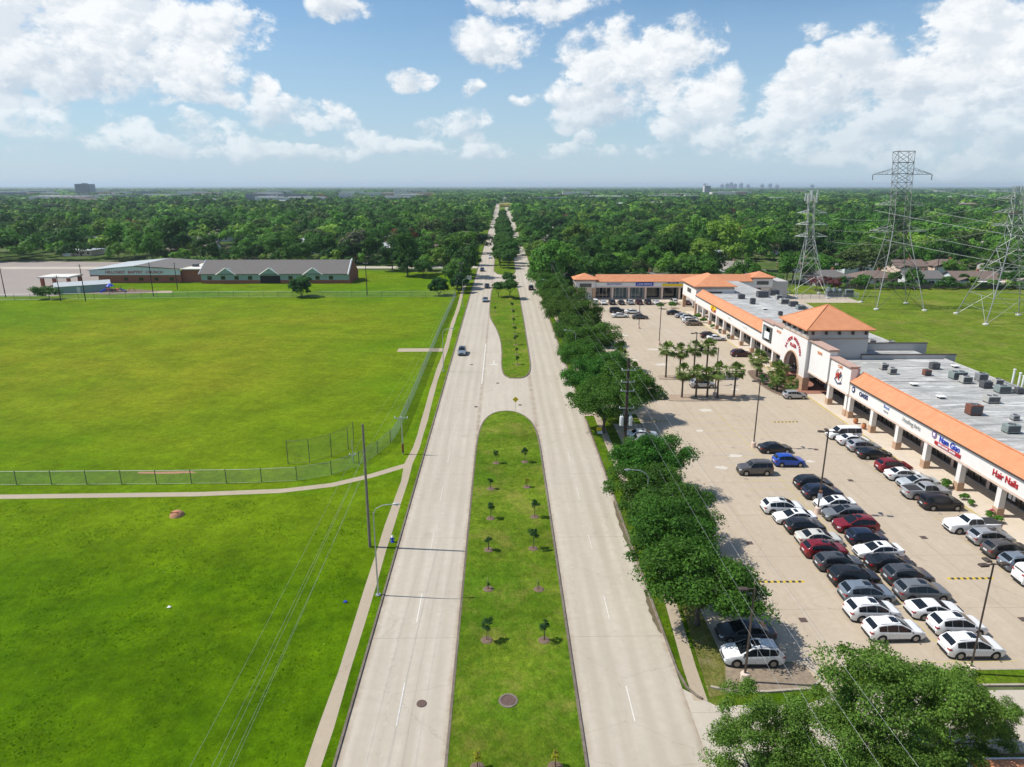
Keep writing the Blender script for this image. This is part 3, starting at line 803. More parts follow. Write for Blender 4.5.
# saplings on the near median, each with its ring of mulch and stake
sap = [(-1.4, 49.4, 1.0, 'leafy sapling in the left row, second from the bottom edge'), (3.45, 49.3, .9, 'bushy sapling in the right row, second from the bottom edge'),
 (-1.4, 57.0, .3, 'bare twig in a mulch ring, left row'), (3.4, 56.9, .25, 'tiny dead looking twig, right row'),
 (-1.5, 64.3, .75, 'thin sapling left row beside the blue hydrant level'), (3.2, 64.5, 1.15, 'leaning tall sapling right row'),
 (-1.4, 71.4, .9, 'round dark sapling left row, mid median'), (3.7, 71.7, 1.05, 'round dark sapling right row, mid median'),
 (-1.5, 79.4, .7, 'small sapling left row, third from the far tip'), (3.1, 79.9, .6, 'yellowish sapling right row, third from the far tip'),
 (-.9, 87.8, .85, 'farthest sapling of the left row on the near median'), (3.1, 88.1, 1.0, 'farthest sapling of the right row on the near median'),
 (-1.75, 36.2, .6, 'yellow leaved sapling at the bottom edge, left'), (3.4, 36.2, .6, 'yellow green sapling at the bottom edge, right'),
 (3.3, 142, .9, 'nearest sapling on the turn lane median'), (3.3, 151, .8, 'second sapling on the turn lane median'), (3.3, 161, 1.2, 'third sapling on the turn lane median'),
 (3.3, 174, 1.0, 'fourth sapling on the turn lane median'), (3.2, 186, .9, 'fifth sapling on the turn lane median'), (3.3, 198, 1.0, 'sixth sapling on the turn lane median'), (3.2, 210, 1.1, 'seventh sapling on the turn lane median'), (-2.1, 206, .8, 'sapling alone at the left edge of the turn lane median')]
SC = [crown_mesh('crown', 14, 60, .52, .62, 1.55, .062, 200 + i, low=-.7, clr=.42) for i in range(4)]
mbt = MB(); mbt.tube([(0, 0, 0), (.02, .01, 1.0), (0, 0, 1.9)], [.035, .03, .012], 5); mbt.tube([(.01, 0, .9), (.2, .05, 1.4)], [.018, .008], 4); mbt.tube([(.01, 0, 1.0), (-.15, .1, 1.5)], [.018, .008], 4)
ST = mesh_of(mbt, 'trunk')
mm = MB(); mm.lathe([(.52, 0), (.47, .05), (.30, .07), (.06, .03)], n=14); SMU = mesh_of(mm, 'mulch_ring')
sk = MB(); sk.tube([(.16, 0, 0), (.16, 0, 1.2)], .02, 4); SK = mesh_of(sk, 'stake')
for i, (x, y, s, lb) in enumerate(sap):
    t = thing('sapling', lb, 'young tree', (x, y, .115), i * 1.1, 'young trees along the grass median')
    link('trunk', ST, 'bark', t).scale = (1, 1, .5 + .5 * s); link('mulch_ring', SMU, 'mulch', t); link('stake', SK, 'wood_pole_grey', t)
    if s > .28:
        c = link('crown', SC[i % 4], 'leaf', t); c.color = (.30, .30, .02, 1) if 'yellow' in lb else (.028, .075, .02, 1); c.scale = (s * 1.05, s * 1.05, s)

# lone trees and shrubs on the left
LT = [crown_mesh('crown', 60, 120, 3.4, 3.0, 3.5, .26, 300 + i, low=-.7, clr=.28) for i in range(2)]
LTT = mesh_of(trunk_mb(1.6, .2, 1.6, 4, 2), 'trunk')
for (x, y, s, tn, lb) in [(-69.7, 237.5, (1.3, 1.28, 1.1), (.030, .095, .018), 'round dark tree in front of the green walled school'),
    (-22.2, 239.5, (1.0, 1.0, .95), (.025, .085, .015), 'small round tree near the far corner of the field beside the road'),
    (-15.6, 246, (.9, .9, 1.1), (.028, .085, .016), 'bushy tree beside the road left of the oncoming cars'),
    (-16.8, 256, (1.5, 1.4, 1.75), (.075, .160, .025), 'tall light green tree beside the road left of the oncoming cars'),
    (-16.5, 268, (1.3, 1.3, 1.6), (.045, .12, .02), 'mid green tree behind the light green roadside tree')]:
    o = mk_tree('lone_tree', lb, LTT, LT[int(y) % 2], tn, (x, y, 0), y, s); o.children[1].location = (0, 0, -.7)
SHRUBM = crown_mesh('crown', 26, 150, .62, .45, .36, .032, 777, low=-.4, clr=.34)
t = thing('shrub', 'large rounded shrub by the fence below the old car park', 'shrub', (-154, 233.2, 0)); c = link('crown', LT[0], 'leaf', t); c.color = (.05, .13, .02, 1); SHRUBM.materials.append(MATS['leaf']); c.data = SHRUBM; c.scale = (7.6, 5.2, 6.0)
mbs = MB(); mbs.tube([(0, 0, 0), (.1, 0, 1.4)], [.2, .1], 6); part('stem', mbs, 'bark', t)
t = thing('bare_crowned_tree', 'wide grey green tree with dark trunks behind the school gable', 'tree', (-73, 346, 0)); a = link('trunk', OAKT[0], 'bark', t); a.scale = (1.7, 1.7, 2.0)
c = link('crown', SM[0], 'leaf', t); c.color = (.12, .13, .08, 1); c.scale = (2.3, 2.2, 2.3)

# suburban wood: generate crowns, the nearest stay single trees, the others form one mass
HOUSES = [  # x, y, width, depth, rot deg, wall, roof, kind, label
 (158, 306, 17, 10, 3, 'siding_white', 'shingle_grey', 'gable', 'white gabled house with grey roof beyond the power lines'),
 (136, 312, 16, 11, 0, 'brick', 'shingle_brown', 'hip', 'brown hip roofed brick house behind the antenna tower'),
 (128, 268, 15, 10, 2, 'stucco_grey', 'shingle_grey', 'hip', 'dark roofed house just behind the antenna tower foot'),
 (145, 266, 15, 10, -2, 'stucco_pink', 'shingle_brown', 'hip', 'brown roofed house behind the transformers'),
 (162, 264, 14, 10, 2, 'siding_white', 'shingle_grey', 'gable', 'grey roofed house between the first two pylons'),
 (181, 262, 17, 11, -3, 'siding_white', 'shingle_brown', 'gable', 'long house with white patio roof behind the tall pylon'),
 (203, 261, 18, 11, -3, 'stucco_pink', 'shingle_light', 'gable', 'pink walled house with tan roof between the pylons'),
 (224, 259, 16, 11, -3, 'stucco_grey', 'shingle_grey', 'hip', 'grey roofed house behind the right hand pylon'),
 (180, 305, 14, 11, 4, 'stucco_pink', 'shingle_brown', 'gable', 'pink fronted house right of the white gabled house'),
 (200, 308, 16, 10, -4, 'stucco_pink', 'shingle_brown', 'hip', 'brown hip roofed house behind the tall pylon wires'),
 (226, 306, 18, 10, 0, 'stucco_grey', 'shingle_light', 'gable', 'tan roofed house at the right behind the third pylon'),
 (54, 262, 17, 10, 1, 'brick', 'shingle_grey', 'hip', 'grey roofed house peeking over the strip building'),
 (96, 268, 14, 10, 4, 'siding_white', 'shingle_grey', 'gable', 'pale house behind the right corner tower'),
 (22, 290, 13, 10, 0, 'stucco_pink', 'shingle_light', 'hip', 'tan roofed house beside the road behind the far utility pole'),
 (100, 300, 13, 11, 10, 'siding_white', 'shingle_light', 'gable', 'white gabled house in the trees beyond the strip building'),
 (60, 330, 15, 10, 5, 'siding_white', 'shingle_light', 'gable', 'white house half hidden among trees, centre right'),
 (110, 352, 15, 10, 5, 'siding_white', 'roof_metal', 'gable', 'house with pale metal roof among trees at the right'),
 (-26, 372, 14, 10, 80, 'stucco_grey', 'shingle_brown', 'gable', 'brown roofed house beside the road on the left'),
 (-24, 428, 16, 11, 85, 'stucco_grey', 'shingle_light', 'hip', 'tan roofed house beside the road further on the left'),
 (-53, 372, 14, 10, 0, 'stucco_grey', 'shingle_brown', 'hip', 'brown roofed house in the wood edge beyond the lawn'),
 (-112, 402, 16, 11, 0, 'siding_white', 'shingle_light', 'gable', 'white roofed house in a gap of the trees behind the school'),
 (-148, 402, 17, 11, 0, 'brick', 'shingle_brown', 'hip', 'brown roofed brick house in the trees behind the school'),
 (-176, 412, 16, 11, 0, 'siding_white', 'shingle_brown', 'gable', 'long brown roofed house in the trees behind the church'),
 (-132, 440, 15, 10, 0, 'stucco_pink', 'shingle_light', 'hip', 'pink walled house deeper in the trees behind the school'),
 (-222, 408, 22, 12, -3, 'stucco_grey', 'shingle_grey', 'hip', 'grey roofed house beyond the old car park'),
 (-205, 470, 20, 12, 5, 'brick', 'shingle_grey', 'gable', 'house with red brick gable in the trees at the left'),
 (20, 420, 14, 11, 88, 'stucco_grey', 'shingle_grey', 'hip', 'dark roofed house right of the road among trees'),
 (44, 440, 15, 10, 4, 'stucco_grey', 'shingle_grey', 'hip', 'dark roofed house deeper right of the road'),
 (26, 500, 14, 11, 80, 'stucco_pink', 'shingle_light', 'gable', 'pale roofed house far along the right of the road'),
 (150, 420, 16, 10, 8, 'stucco_pink', 'shingle_brown', 'gable', 'brick coloured roof in the trees beyond the pylons'),
 (205, 440, 16, 10, -6, 'siding_white', 'shingle_light', 'gable', 'pale house in the trees between two pylons'),
 (90, 460, 18, 11, 3, 'stucco_grey', 'shingle_brown', 'hip', 'long brown roofed house in the distant trees right of centre'),
 (250, 400, 16, 10, 0, 'siding_white', 'shingle_light', 'hip', 'tan roofed house in the trees at the right edge'),
 (290, 520, 18, 12, -8, 'stucco_pink', 'shingle_light', 'gable', 'distant pink house in the trees at the right edge'),
 (-70, 520, 16, 10, 0, 'siding_white', 'shingle_light', 'gable', 'distant white house in the trees left of the road'),
 (-60, 640, 18, 12, 0, 'stucco_grey', 'shingle_grey', 'hip', 'remote grey roofed house left of the road')]
_g = random.Random(9); _mid = []
for k in range(120):
    b = _g.uniform(380, 950); a = _g.uniform(-.72, .72) * b
    if abs(a) > 24 and all(math.hypot(a - q[0], (b - q[1]) * .5) > 26 for q in _mid): _mid.append((a, b))
_mid.sort(key=lambda q: q[0] / q[1])
for k, (a, b) in enumerate(_mid):
    HOUSES.append((a, b, _g.uniform(14, 20), _g.uniform(10, 13), _g.uniform(-8, 8), _g.choice(['siding_white', 'stucco_pink', 'stucco_grey', 'brick']), _g.choice(['shingle_light', 'shingle_grey', 'roof_metal', 'shingle_brown']), _g.choice(['hip', 'gable']), '%s house from the left peeking out of the wood in the middle distance' % ordn(k + 1)))
def inpoly(x, y, P):
    c = False; n = len(P)
    for i in range(n):
        x1, y1 = P[i]; x2, y2 = P[i - 1]
        if (y1 > y) != (y2 > y) and x < (x2 - x1) * (y - y1) / (y2 - y1) + x1: c = not c
    return c
CLEAR = [[(-400, -50), (-13, -50), (-13, 285), (-45, 286), (-56, 332), (-170, 333), (-196, 352), (-262, 356), (-420, 338)],
         [(-13.5, 0), (15.5, 0), (15.5, 2200), (-13.5, 2200)], [(-13, 0), (16, 0), (24, 238), (105, 241), (108, 256), (300, 252), (300, 0)],
         [(-400, 333), (-13, 320), (-13, 333), (-400, 343)], [(300, -50), (900, -50), (900, 250), (300, 252)]]
def blocked(x, y):
    if 122 < x < 250 and 268 < y < 301 and (int(x * 7.3) % 2): return True
    for P in CLEAR:
        if inpoly(x, y, P): return True
    for h in HOUSES:
        dx, dy = x - h[0], y - h[1]
        if abs(dx) < h[2] * .5 + 3 and -h[3] * .5 - (8 if h[1] < 290 else 15) - max(0, h[1] - 330) * .05 < dy < h[3] * .5 + 3: return True
    return False
pts = []
yy = 246.0
while yy < 700:
    step = 11.6; half = yy * .80 + 20; x = -half
    while x < half:
        px, py = x + random.uniform(-3.6, 3.6), yy + random.uniform(-3.4, 3.4)
        if not blocked(px, py):
            # grassy gaps further in the suburb
            if math.sin(px * .041 + 2) + math.sin(py * .057 + px * .013) < 1.25 or py < 300: pts.append((px, py))
        x += step
    yy += 10.8
pts.sort(key=lambda p: math.hypot(p[0], p[1]))
FT = [(crown_mesh('crown', 32, 120, 6.6, 4.9, 5.9, .38, 400 + i, low=-.65, clr=.29, jit=.3), 5.6) for i in range(5)]
FT.append((crown_mesh('crown', 34, 90, 5.2, 5.4, 7.6, .40, 410, low=-.7, clr=.30, jit=.32), 4.6))
FTT = mesh_of(trunk_mb(3.6, .26, 2.6, 4, 12, ns=5), 'trunk')
SHADES = [((.028, .080, .013), 'very dark green'), ((.042, .112, .016), 'dark green'), ((.062, .155, .02), 'mid green'), ((.10, .21, .028), 'bright green'), ((.15, .25, .035), 'yellow green'), ((.078, .118, .035), 'olive green')]
SHW = [.22, .26, .22, .16, .08, .06]
NS = 205
def zone(x, y):
    if x < -165: return 'tree behind the old car park'
    if x < -75: return 'tree behind the school and church'
    if x < -13: return 'tree beyond the lawn left of the road'
    if x < 60: return 'tree behind the long strip building'
    if x < 108: return 'tree behind the right corner tower'
    return 'tree behind the pylons'
recs = []
for (px, py) in pts[:NS]:
    si = random.choices(range(6), SHW)[0]; recs.append([px, py, si, zone(px, py)])
from collections import defaultdict
byz = defaultdict(list)
for r in recs: byz[r[3]].append(r)
for z, L in byz.items():
    L.sort(key=lambda r: r[0] / r[1])
    for i, r in enumerate(L):
        q_ = random.uniform(.6, 1.2); v = FT[random.randrange(6)][0]; s = random.choice([random.uniform(.6, .9), random.uniform(.85, 1.2), random.uniform(1.1, 1.5)])
        mk_tree('suburban_tree', '%s %s, %s from the left' % (SHADES[r[2]][1], z, ordn(i + 1)), FTT, v,
                tuple(c * q_ for c in SHADES[r[2]][0]), (r[0], r[1], 0), random.uniform(0, 6.28), (s, s, s * random.uniform(.85, 1.2)), z.replace('tree', 'trees', 1))
for (x, y, s, tn, lb) in [(-57, 400, 1.25, (.17, .055, .022), 'tall rust red tree standing out of the wood left of the road'), (-30, 402, .9, (.10, .035, .03), 'dull red tree beside the brown roofed house left of the road'),
                          (-42, 420, .9, (.10, .085, .03), 'brownish tree in the wood left of the road'), (116, 250, .5, (.17, .055, .065), 'pink flowering tree behind the right corner tower'), (122, 249.5, .46, (.15, .055, .06), 'pink flowering tree beside the transformers'),
                          (54, 375, .9, (.14, .05, .05), 'small reddish tree in the wood right of the road')]:
    mk_tree('coloured_tree', lb, FTT, FT[1][0], tn, (x, y, 0), x, s)
for i, x in enumerate((128, 137, 149.5, 156, 170, 176, 191, 197, 210, 216, 232, 240)):
    mk_tree('garden_tree', '%s small garden tree from the left behind the board fence' % ordn(i + 1), SMT, SM[i % 3], [(.05, .13, .02), (.07, .16, .03), (.04, .10, .018)][i % 3], (x, 256.5 + (i % 3) * .8, 0), i, .62 + .12 * (i % 4), 'garden trees behind the right lawn')
# the rest of the wood
def mass(name, pts, tmpl, smin, smax, seed, zs=1.0):
    g = np.random.default_rng(seed); n = len(pts); P = np.array(pts, dtype=float)
    ks = g.integers(0, len(tmpl), n); Vs = []; Cs = []
    base = np.array([s[0] for s in SHADES]) * 1.0; sh = g.choice(6, n, p=SHW)
    reg = np.clip(.5 + .5 * np.sin(P[:, 0] * .013 + 1) * np.sin(P[:, 1] * .009), 0, 1)
    tint = base[sh] * (.55 + .35 * reg + g.uniform(0, .6, n))[:, None]
    rare = g.random(n) < .008; tint[rare] = (.12, .07, .03)
    for k, tm in enumerate(tmpl):
        I = np.where(ks == k)[0]
        if len(I) == 0: continue
        m_ = len(tm); a = g.uniform(0, 2 * math.pi, len(I)); s = g.uniform(smin, smax, len(I)); zz = s * g.uniform(.8, 1.15, len(I)) * zs
        ca, sa = np.cos(a) * s, np.sin(a) * s
        X = tm[None, :, :, 0] * ca[:, None, None] - tm[None, :, :, 1] * sa[:, None, None] + P[I, 0][:, None, None]
        Y = tm[None, :, :, 0] * sa[:, None, None] + tm[None, :, :, 1] * ca[:, None, None] + P[I, 1][:, None, None]
        Z = tm[None, :, :, 2] * zz[:, None, None]
        Vs.append(np.stack([X, Y, np.broadcast_to(Z, X.shape)], -1).reshape(-1, 3)); Cs.append(np.repeat(tint[I], m_, axis=0))
    V = np.concatenate(Vs); C = np.concatenate(Cs); C = np.c_[C, np.ones(len(C))]
    me = mesh_np(name, V, 4, C); o = link(name, me, 'leaf_mass'); o['kind'] = 'stuff'; return o
L1 = [leaf_quads(20, 36, 6.8, 4.6, 6.2, .72, 500 + i, low=-.2, clr=.34, jit=.25, stray=.02) for i in range(5)]
mass('distant_wood', pts[NS:], L1, .6, 1.45, 1)
def scatter(y0, y1, step, grow, clr_fn):
    out = []; y = y0
    while y < y1:
        st = step * (1 + grow * (y - y0) / (y1 - y0)); half = y * .80 + 60; n = int(2 * half / st)
        xs = -half + np.arange(n) * st + rng.uniform(-st * .45, st * .45, n); ysn = y + rng.uniform(-st * .45, st * .45, n)
        out += [(a, b) for a, b in zip(xs, ysn) if clr_fn(a, b)]
        y += st
    return out
FARB = [  # far buildings x, y, w, d, h, colour, label
 (-1745, 3000, 62, 40, 45, 'far_office', 'dark office block standing above the skyline at the left'),
 (-1010, 1700, 60, 30, 12, 'far_brick', 'tan brick block below the office tower, left'), (-1120, 1760, 70, 30, 13, 'far_concrete', 'pale block at the far left below the office tower'),
 (-1080, 1500, 150, 50, 7, 'far_concrete', 'long grey warehouse at the far left'), (-720, 1420, 60, 30, 7, 'roof_metal', 'low pale teal roofed hall at the left'),
 (-430, 1500, 120, 40, 8, 'far_concrete', 'white flat hall in the left distance'), (-560, 1900, 160, 60, 9, 'far_concrete', 'wide white warehouse in the left distance'),
 (-90, 1150, 95, 40, 7, 'far_concrete', 'long white roof left of the road end'), (-230, 1180, 80, 36, 7, 'far_concrete', 'tan white roof beyond the wood left of the road'),
 (-30, 1480, 40, 24, 7, 'roof_white', 'small white roof left of the road end'),
 (190, 1250, 110, 40, 8, 'far_concrete', 'long white roof right of the road end'), (330, 1330, 100, 36, 8, 'far_concrete', 'white roof in the right distance'),
 (285, 2000, 160, 60, 10, 'far_concrete', 'pale warehouse near the skyline right of the road'), (420, 1300, 40, 26, 9, 'roof_white', 'small bright white building right of centre'),
 (470, 1280, 24, 20, 7, 'roof_white', 'tiny white building right of the bright white one'), (60, 1750, 110, 50, 9, 'far_concrete', 'pale roof over the road end'),
 (843, 2900, 26, 24, 38, 'far_concrete', 'pale square tower on the skyline right of centre'),
 (534, 1011, 34, 16, 9, 'stucco_pink', 'long pink roofed school hall between the pylons'), (671, 1009, 34, 26, 13, 'far_brick', 'gabled tan building right of the tall pylon'),
 (726, 1009, 50, 22, 9, 'stucco_pink', 'low tan building at the right edge'), (16, 1290, 40, 20, 6, 'sign_yellow', 'yellow fronted store at the end of the road'),
 (52, 1310, 36, 20, 6, 'sign_yellow', 'second yellow store right of the road end'), (30, 1240, 16, 14, 5, 'plastic_blue', 'small blue fronted building at the road end'),
 (-1480, 2500, 110, 40, 12, 'far_office', 'bluish low block at the left skyline'), (-700, 2400, 130, 50, 10, 'far_concrete', 'distant white hall left of the red roof'),
 (-330, 2500, 180, 60, 14, 'far_brick', 'long tan hall near the skyline left of centre'), (-390, 1900, 90, 40, 9, 'plastic_blue', 'blue roofed hall in the left distance'),
 (-500, 1050, 200, 40, 1.5, 'soil_tan', 'long bare tan embankment in the left wood')]
g_ = random.Random(5); far_lbl = []
for k in range(95):
    b = g_.choice([1500, 1700, 1900, 2300, 2700, 3200]) * g_.uniform(.92, 1.1); a = g_.uniform(-.78, -.12) * b if k < 72 else g_.uniform(.05, .75) * b
    far_lbl.append([a, b, g_.uniform(30, 90) * b / 2000, g_.uniform(16, 34) * b / 2000, g_.uniform(10, 16) * (b / 1900) ** .6, g_.choice(['far_concrete', 'roof_white', 'far_concrete', 'roof_metal', 'far_brick', 'far_office'])])
far_lbl.sort(key=lambda r: r[0] / r[1])
for k, r in enumerate(far_lbl): FARB.append((*r, '%s low pale roof from the left in the distant commercial district' % ordn(k + 1)))
def clr(a, b):
    if -15 < a < 17 and b < 2300: return False
    if b < 960:
        for h in HOUSES:
            if abs(a - h[0]) < h[2] * .5 + 4 and -h[3] - 30 < b - h[1] < h[3]: return False
    for f in FARB:
        if abs(a - f[0]) < f[2] * .6 + 4 and -f[3] - 130 * (f[1] / 1300) < b - f[1] < f[3] * .6: return False
    # open ground here and there in the commercial district, left
    if b > 1350 and a < -250 and math.sin(a * .011) + math.sin(b * .008 + a * .004) > .9: return False
    return True
pm = scatter(700, 1500, 11.5, .3, clr)
L2 = [leaf_quads(7, 20, 7.2, 4.8, 6.0, 1.5, 520 + i, low=-.1, clr=.42, jit=.2, stray=0) for i in range(4)]
mass('distant_wood', pm, L2, .6, 1.5, 2)
pf = scatter(1500, 8000, 22, 3.2, clr)
L3 = [leaf_quads(8, 7, 17, 5.2, 5.5, 4.2, 540 + i, low=-.1, clr=.42, flat=.45) for i in range(4)]
mass('far_wood', pf, L3, .8, 1.7, 3, .72)
# hedges and scrub behind the right lawn
hp = [(x + random.uniform(-1.2, 1.2), 252.5 - (x - 125) * .012 + random.uniform(-1.2, 1.2)) for x in np.arange(122, 300, 3.0)]
LH = [leaf_quads(8, 40, 1.9, 1.4, 1.2, .3, 560 + i, low=-.2, clr=.4) for i in range(3)]
mass('hedge_scrub', hp, LH, .7, 1.4, 4)
hp = [(x, 334 + random.uniform(-1.5, 3)) for x in np.arange(-170, -16, 6.0)]
mass('wood_edge_scrub', hp, LH, 1.3, 2.2, 5)
# ------------------------------------------------------------------ buildings
def text_part(name, s, size, m, parent, loc, rot, ex=.04, align='CENTER', world=True, bold=.006, sx=1.0):
    cu = bpy.data.curves.new(name, 'FONT'); cu.body = s; cu.size = size; cu.extrude = ex; cu.offset = bold
    cu.align_x = align; cu.align_y = 'CENTER'
    tmp = bpy.data.objects.new('tmp_text', cu); COL.objects.link(tmp)
    dg = bpy.context.evaluated_depsgraph_get(); me = bpy.data.meshes.new_from_object(tmp.evaluated_get(dg))
    bpy.data.objects.remove(tmp); bpy.data.curves.remove(cu)
    me.name = name
    M = Matrix.Translation(Vector(loc)) @ rot.to_4x4() @ Matrix.Diagonal((sx, 1, 1, 1))
    if world and parent is not None: M = Matrix.Translation(-Vector(ORG[parent.name])) @ M
    me.transform(M); me.materials.clear(); me.materials.append(MATS[m])
    o = bpy.data.objects.new(name, me); COL.objects.link(o); o.parent = parent
    return o
def rot_face(nx, ny):
    """text rotation: reading direction left->right for a viewer in front of a wall whose outward normal is (nx,ny)"""
    z = Vector((nx, ny, 0)); y = Vector((0, 0, 1)); x = y.cross(z)
    return Matrix((x, y, z)).transposed()
WEST, SOUTH = rot_face(-1, 0), rot_face(0, -1)

def hip_roof(x0, x1, y0, y1, z, h, over=.6, th=.18):
    mb = MB(); a, b, c, d = x0 - over, x1 + over, y0 - over, y1 + over
    w, l = b - a, d - c
    if w >= l: r0, r1 = (a + l / 2, (c + d) / 2), (b - l / 2, (c + d) / 2)
    else: r0, r1 = ((a + b) / 2, c + w / 2), ((a + b) / 2, d - w / 2)
    if abs(w - l) < .4: r0 = r1 = ((a + b) / 2, (c + d) / 2)
    z1 = z + th
    base = [(a, c, z), (b, c, z), (b, d, z), (a, d, z)]; top = [(a, c, z1), (b, c, z1), (b, d, z1), (a, d, z1)]
    mb.add(base + top, [(3, 2, 1, 0), (0, 1, 5, 4), (1, 2, 6, 5), (2, 3, 7, 6), (3, 0, 4, 7)])
    if r0 == r1: mb.add(top + [(*r0, z1 + h)], [(0, 1, 4), (1, 2, 4), (2, 3, 4), (3, 0, 4)])
    elif w >= l: mb.add(top + [(*r0, z1 + h), (*r1, z1 + h)], [(0, 1, 5, 4), (1, 2, 5), (2, 3, 4, 5), (3, 0, 4)])
    else: mb.add(top + [(*r0, z1 + h), (*r1, z1 + h)], [(0, 1, 4), (1, 2, 5, 4), (2, 3, 5), (3, 0, 4, 5)])
    return mb
def gable_roof(x0, x1, y0, y1, z, h, over=.5, th=.16, along='x'):
    mb = MB(); a, b, c, d = x0 - over, x1 + over, y0 - over, y1 + over
    if along == 'x': m_ = (c + d) / 2; P = [(a, c, z), (a, m_, z + h), (a, d, z)]; Q = [(b, c, z), (b, m_, z + h), (b, d, z)]
    else: m_ = (a + b) / 2; P = [(a, c, z), (m_, c, z + h), (b, c, z)]; Q = [(a, d, z), (m_, d, z + h), (b, d, z)]
    up = lambda L: [(x, y, zz + th) for x, y, zz in L]
    v = P + Q + up(P) + up(Q)
    return mb.add(v, [(6, 7, 10, 9), (7, 8, 11, 10), (0, 3, 4, 1), (1, 4, 5, 2), (0, 1, 7, 6), (1, 2, 8, 7), (3, 9, 10, 4), (4, 10, 11, 5), (0, 6, 9, 3), (2, 5, 11, 8)])

def house(x, y, w, d, rot, wall, roof, kind, lb):
    t = thing('house', lb, 'house', (x, y, 0), R(rot), 'houses of the neighbourhood'); ORG[t.name] = (0, 0, 0)
    hw, hd, hz_ = w / 2, d / 2, 2.9
    mb = MB(); mb.box(-hw, hw, -hd, hd, 0, hz_)
    if kind == 'gable':
        mb.add([(-hw, -hd, hz_), (-hw, hd, hz_), (-hw, 0, hz_ + 2.35), (hw, -hd, hz_), (hw, hd, hz_), (hw, 0, hz_ + 2.35)], [(0, 1, 2), (3, 5, 4)])
    mb.box(-hw * .98, -hw * .3, -hd - 2.2, -hd, 0, 2.7)
    part('wall', mb, wall, t)
    rf = part('roof', hip_roof(-hw, hw, -hd, hd, hz_, 2.3, .7) if kind == 'hip' else gable_roof(-hw, hw, -hd, hd, hz_, 2.5, .6), roof, t)
    mb = MB(); mb.box(hw * .3, hw * .3 + .8, .6, 1.5, hz_ + .6, hz_ + 3.2); part('chimney', mb, 'brick', rf)
    part('porch_roof', gable_roof(-hw * .98, -hw * .3, -hd - 2.2, -hd + .5, 2.7, 1.1, .4, along='y'), roof, t)
    for wx in (-.05, .35, .72):
        mb = MB(); cx = hw * wx + .3; mb.box(cx - .7, cx + .7, -hd - .05, -hd + .02, 1.0, 2.2); f = part('window', mb, 'trim_white', t)
        mb = MB(); mb.box(cx - .6, cx + .6, -hd - .08, -hd - .03, 1.1, 2.1); part('pane', mb, 'glass_dark', f)
    mb = MB(); mb.box(-hw * .9, -hw * .38, -hd - 2.26, -hd - 2.18, 0, 2.2); part('garage_door', mb, 'trim_white', t)
    mb = MB(); mb.box(.3 + hw * .12, 1.2 + hw * .12, -hd - .06, -hd + .02, 0, 2.1); part('door', mb, 'wood_pole', t)
    if 'patio' in lb or 'tan roof between' in lb:
        mb = MB(); mb.box(-hw * .2, hw, -hd - 4, -hd - .1, 2.4, 2.55); part('patio_roof', mb, 'roof_white', t)
    return t
for h in HOUSES: house(*h)
# back garden fences and sheds facing the right lawn
mb = MB()
for x in np.arange(126, 300, 2.4): mb.box(x, x + 2.3, 254.0, 254.06, 0, 1.8)
o = part('back_garden_fence', mb, 'wood_pole_grey'); tag(o, 'long weathered board fence behind the lawn under the pylons', 'fence')

def far_building(x, y, w, d, h, m, lb):
    t = thing('distant_building', lb, 'building', (x, y, 0), 0, 'buildings in the far distance'); ORG[t.name] = (0, 0, 0)
    mb = MB(); mb.box(-w/2, w/2, -d/2, d/2, 0, h)
    if h > 30:
        mb.box(-w * .12, w * .12, -d/4, d/4, h, h + 3.5)
    part('wall', mb, m, t)
    for k in range(2 if w < 60 else 3):
        mb = MB(); mb.box(-w * .4 + k * w * .24, -w * .4 + k * w * .24 + 2.5, -2, 2, h, h + 1.4); part('rooftop_unit', mb, 'hvac_beige', t)
    if h > 30:
        for k in range(int(h / 4)):
            mb = MB(); mb.box(-w * .47, w * .47, -d/2 - .3, -d/2 + .1, 2 + k * 4, 3.9 + k * 4); part('window_band', mb, 'glass_dark' if 'office' in lb else 'far_office', t)
    else:
        mb = MB(); mb.box(-w * .46, w * .46, -d/2 - .3, -d/2 + .1, h * .15, h * .4); part('window_band', mb, 'far_office', t)
    mb = MB(); mb.box(-w/2 - .3, w/2 + .3, -d/2 - .3, d/2 + .3, h - .8, h - .1); part('roof', mb, 'roof_white' if m != 'far_office' else m, t)
for f in FARB: far_building(*f)
# faint downtown towers on the skyline
for i, (px, h) in enumerate([(722, 55), (727, 66), (731, 80), (735, 60), (741, 72), (748, 50), (762, 54), (770, 62), (777, 48), (705, 64), (812, 52)]):
    a, _ = pixdir(px, 186); D = 10800; x, y = D * math.tan(R(a)), D
    t = thing('skyline_tower', '%s hazy tower on the horizon from the left' % ordn(i + 1) if i < 9 else ('hazy tower alone left of the skyline group' if i == 9 else 'hazy tower alone right of the skyline group'), 'tower', (x, y, 0), 0, 'far skyline towers'); ORG[t.name] = (0, 0, 0)
    mb = MB(); mb.box(-24, 24, -20, 20, 0, h); part('tower_body', mb, 'far_office', t)
    mb = MB(); mb.box(-14, 14, -12, 12, h, h + 14); mb.cyl(0, 0, h + 14, h + 34, 1.5, 6); part('tower_top', mb, 'far_concrete', t)

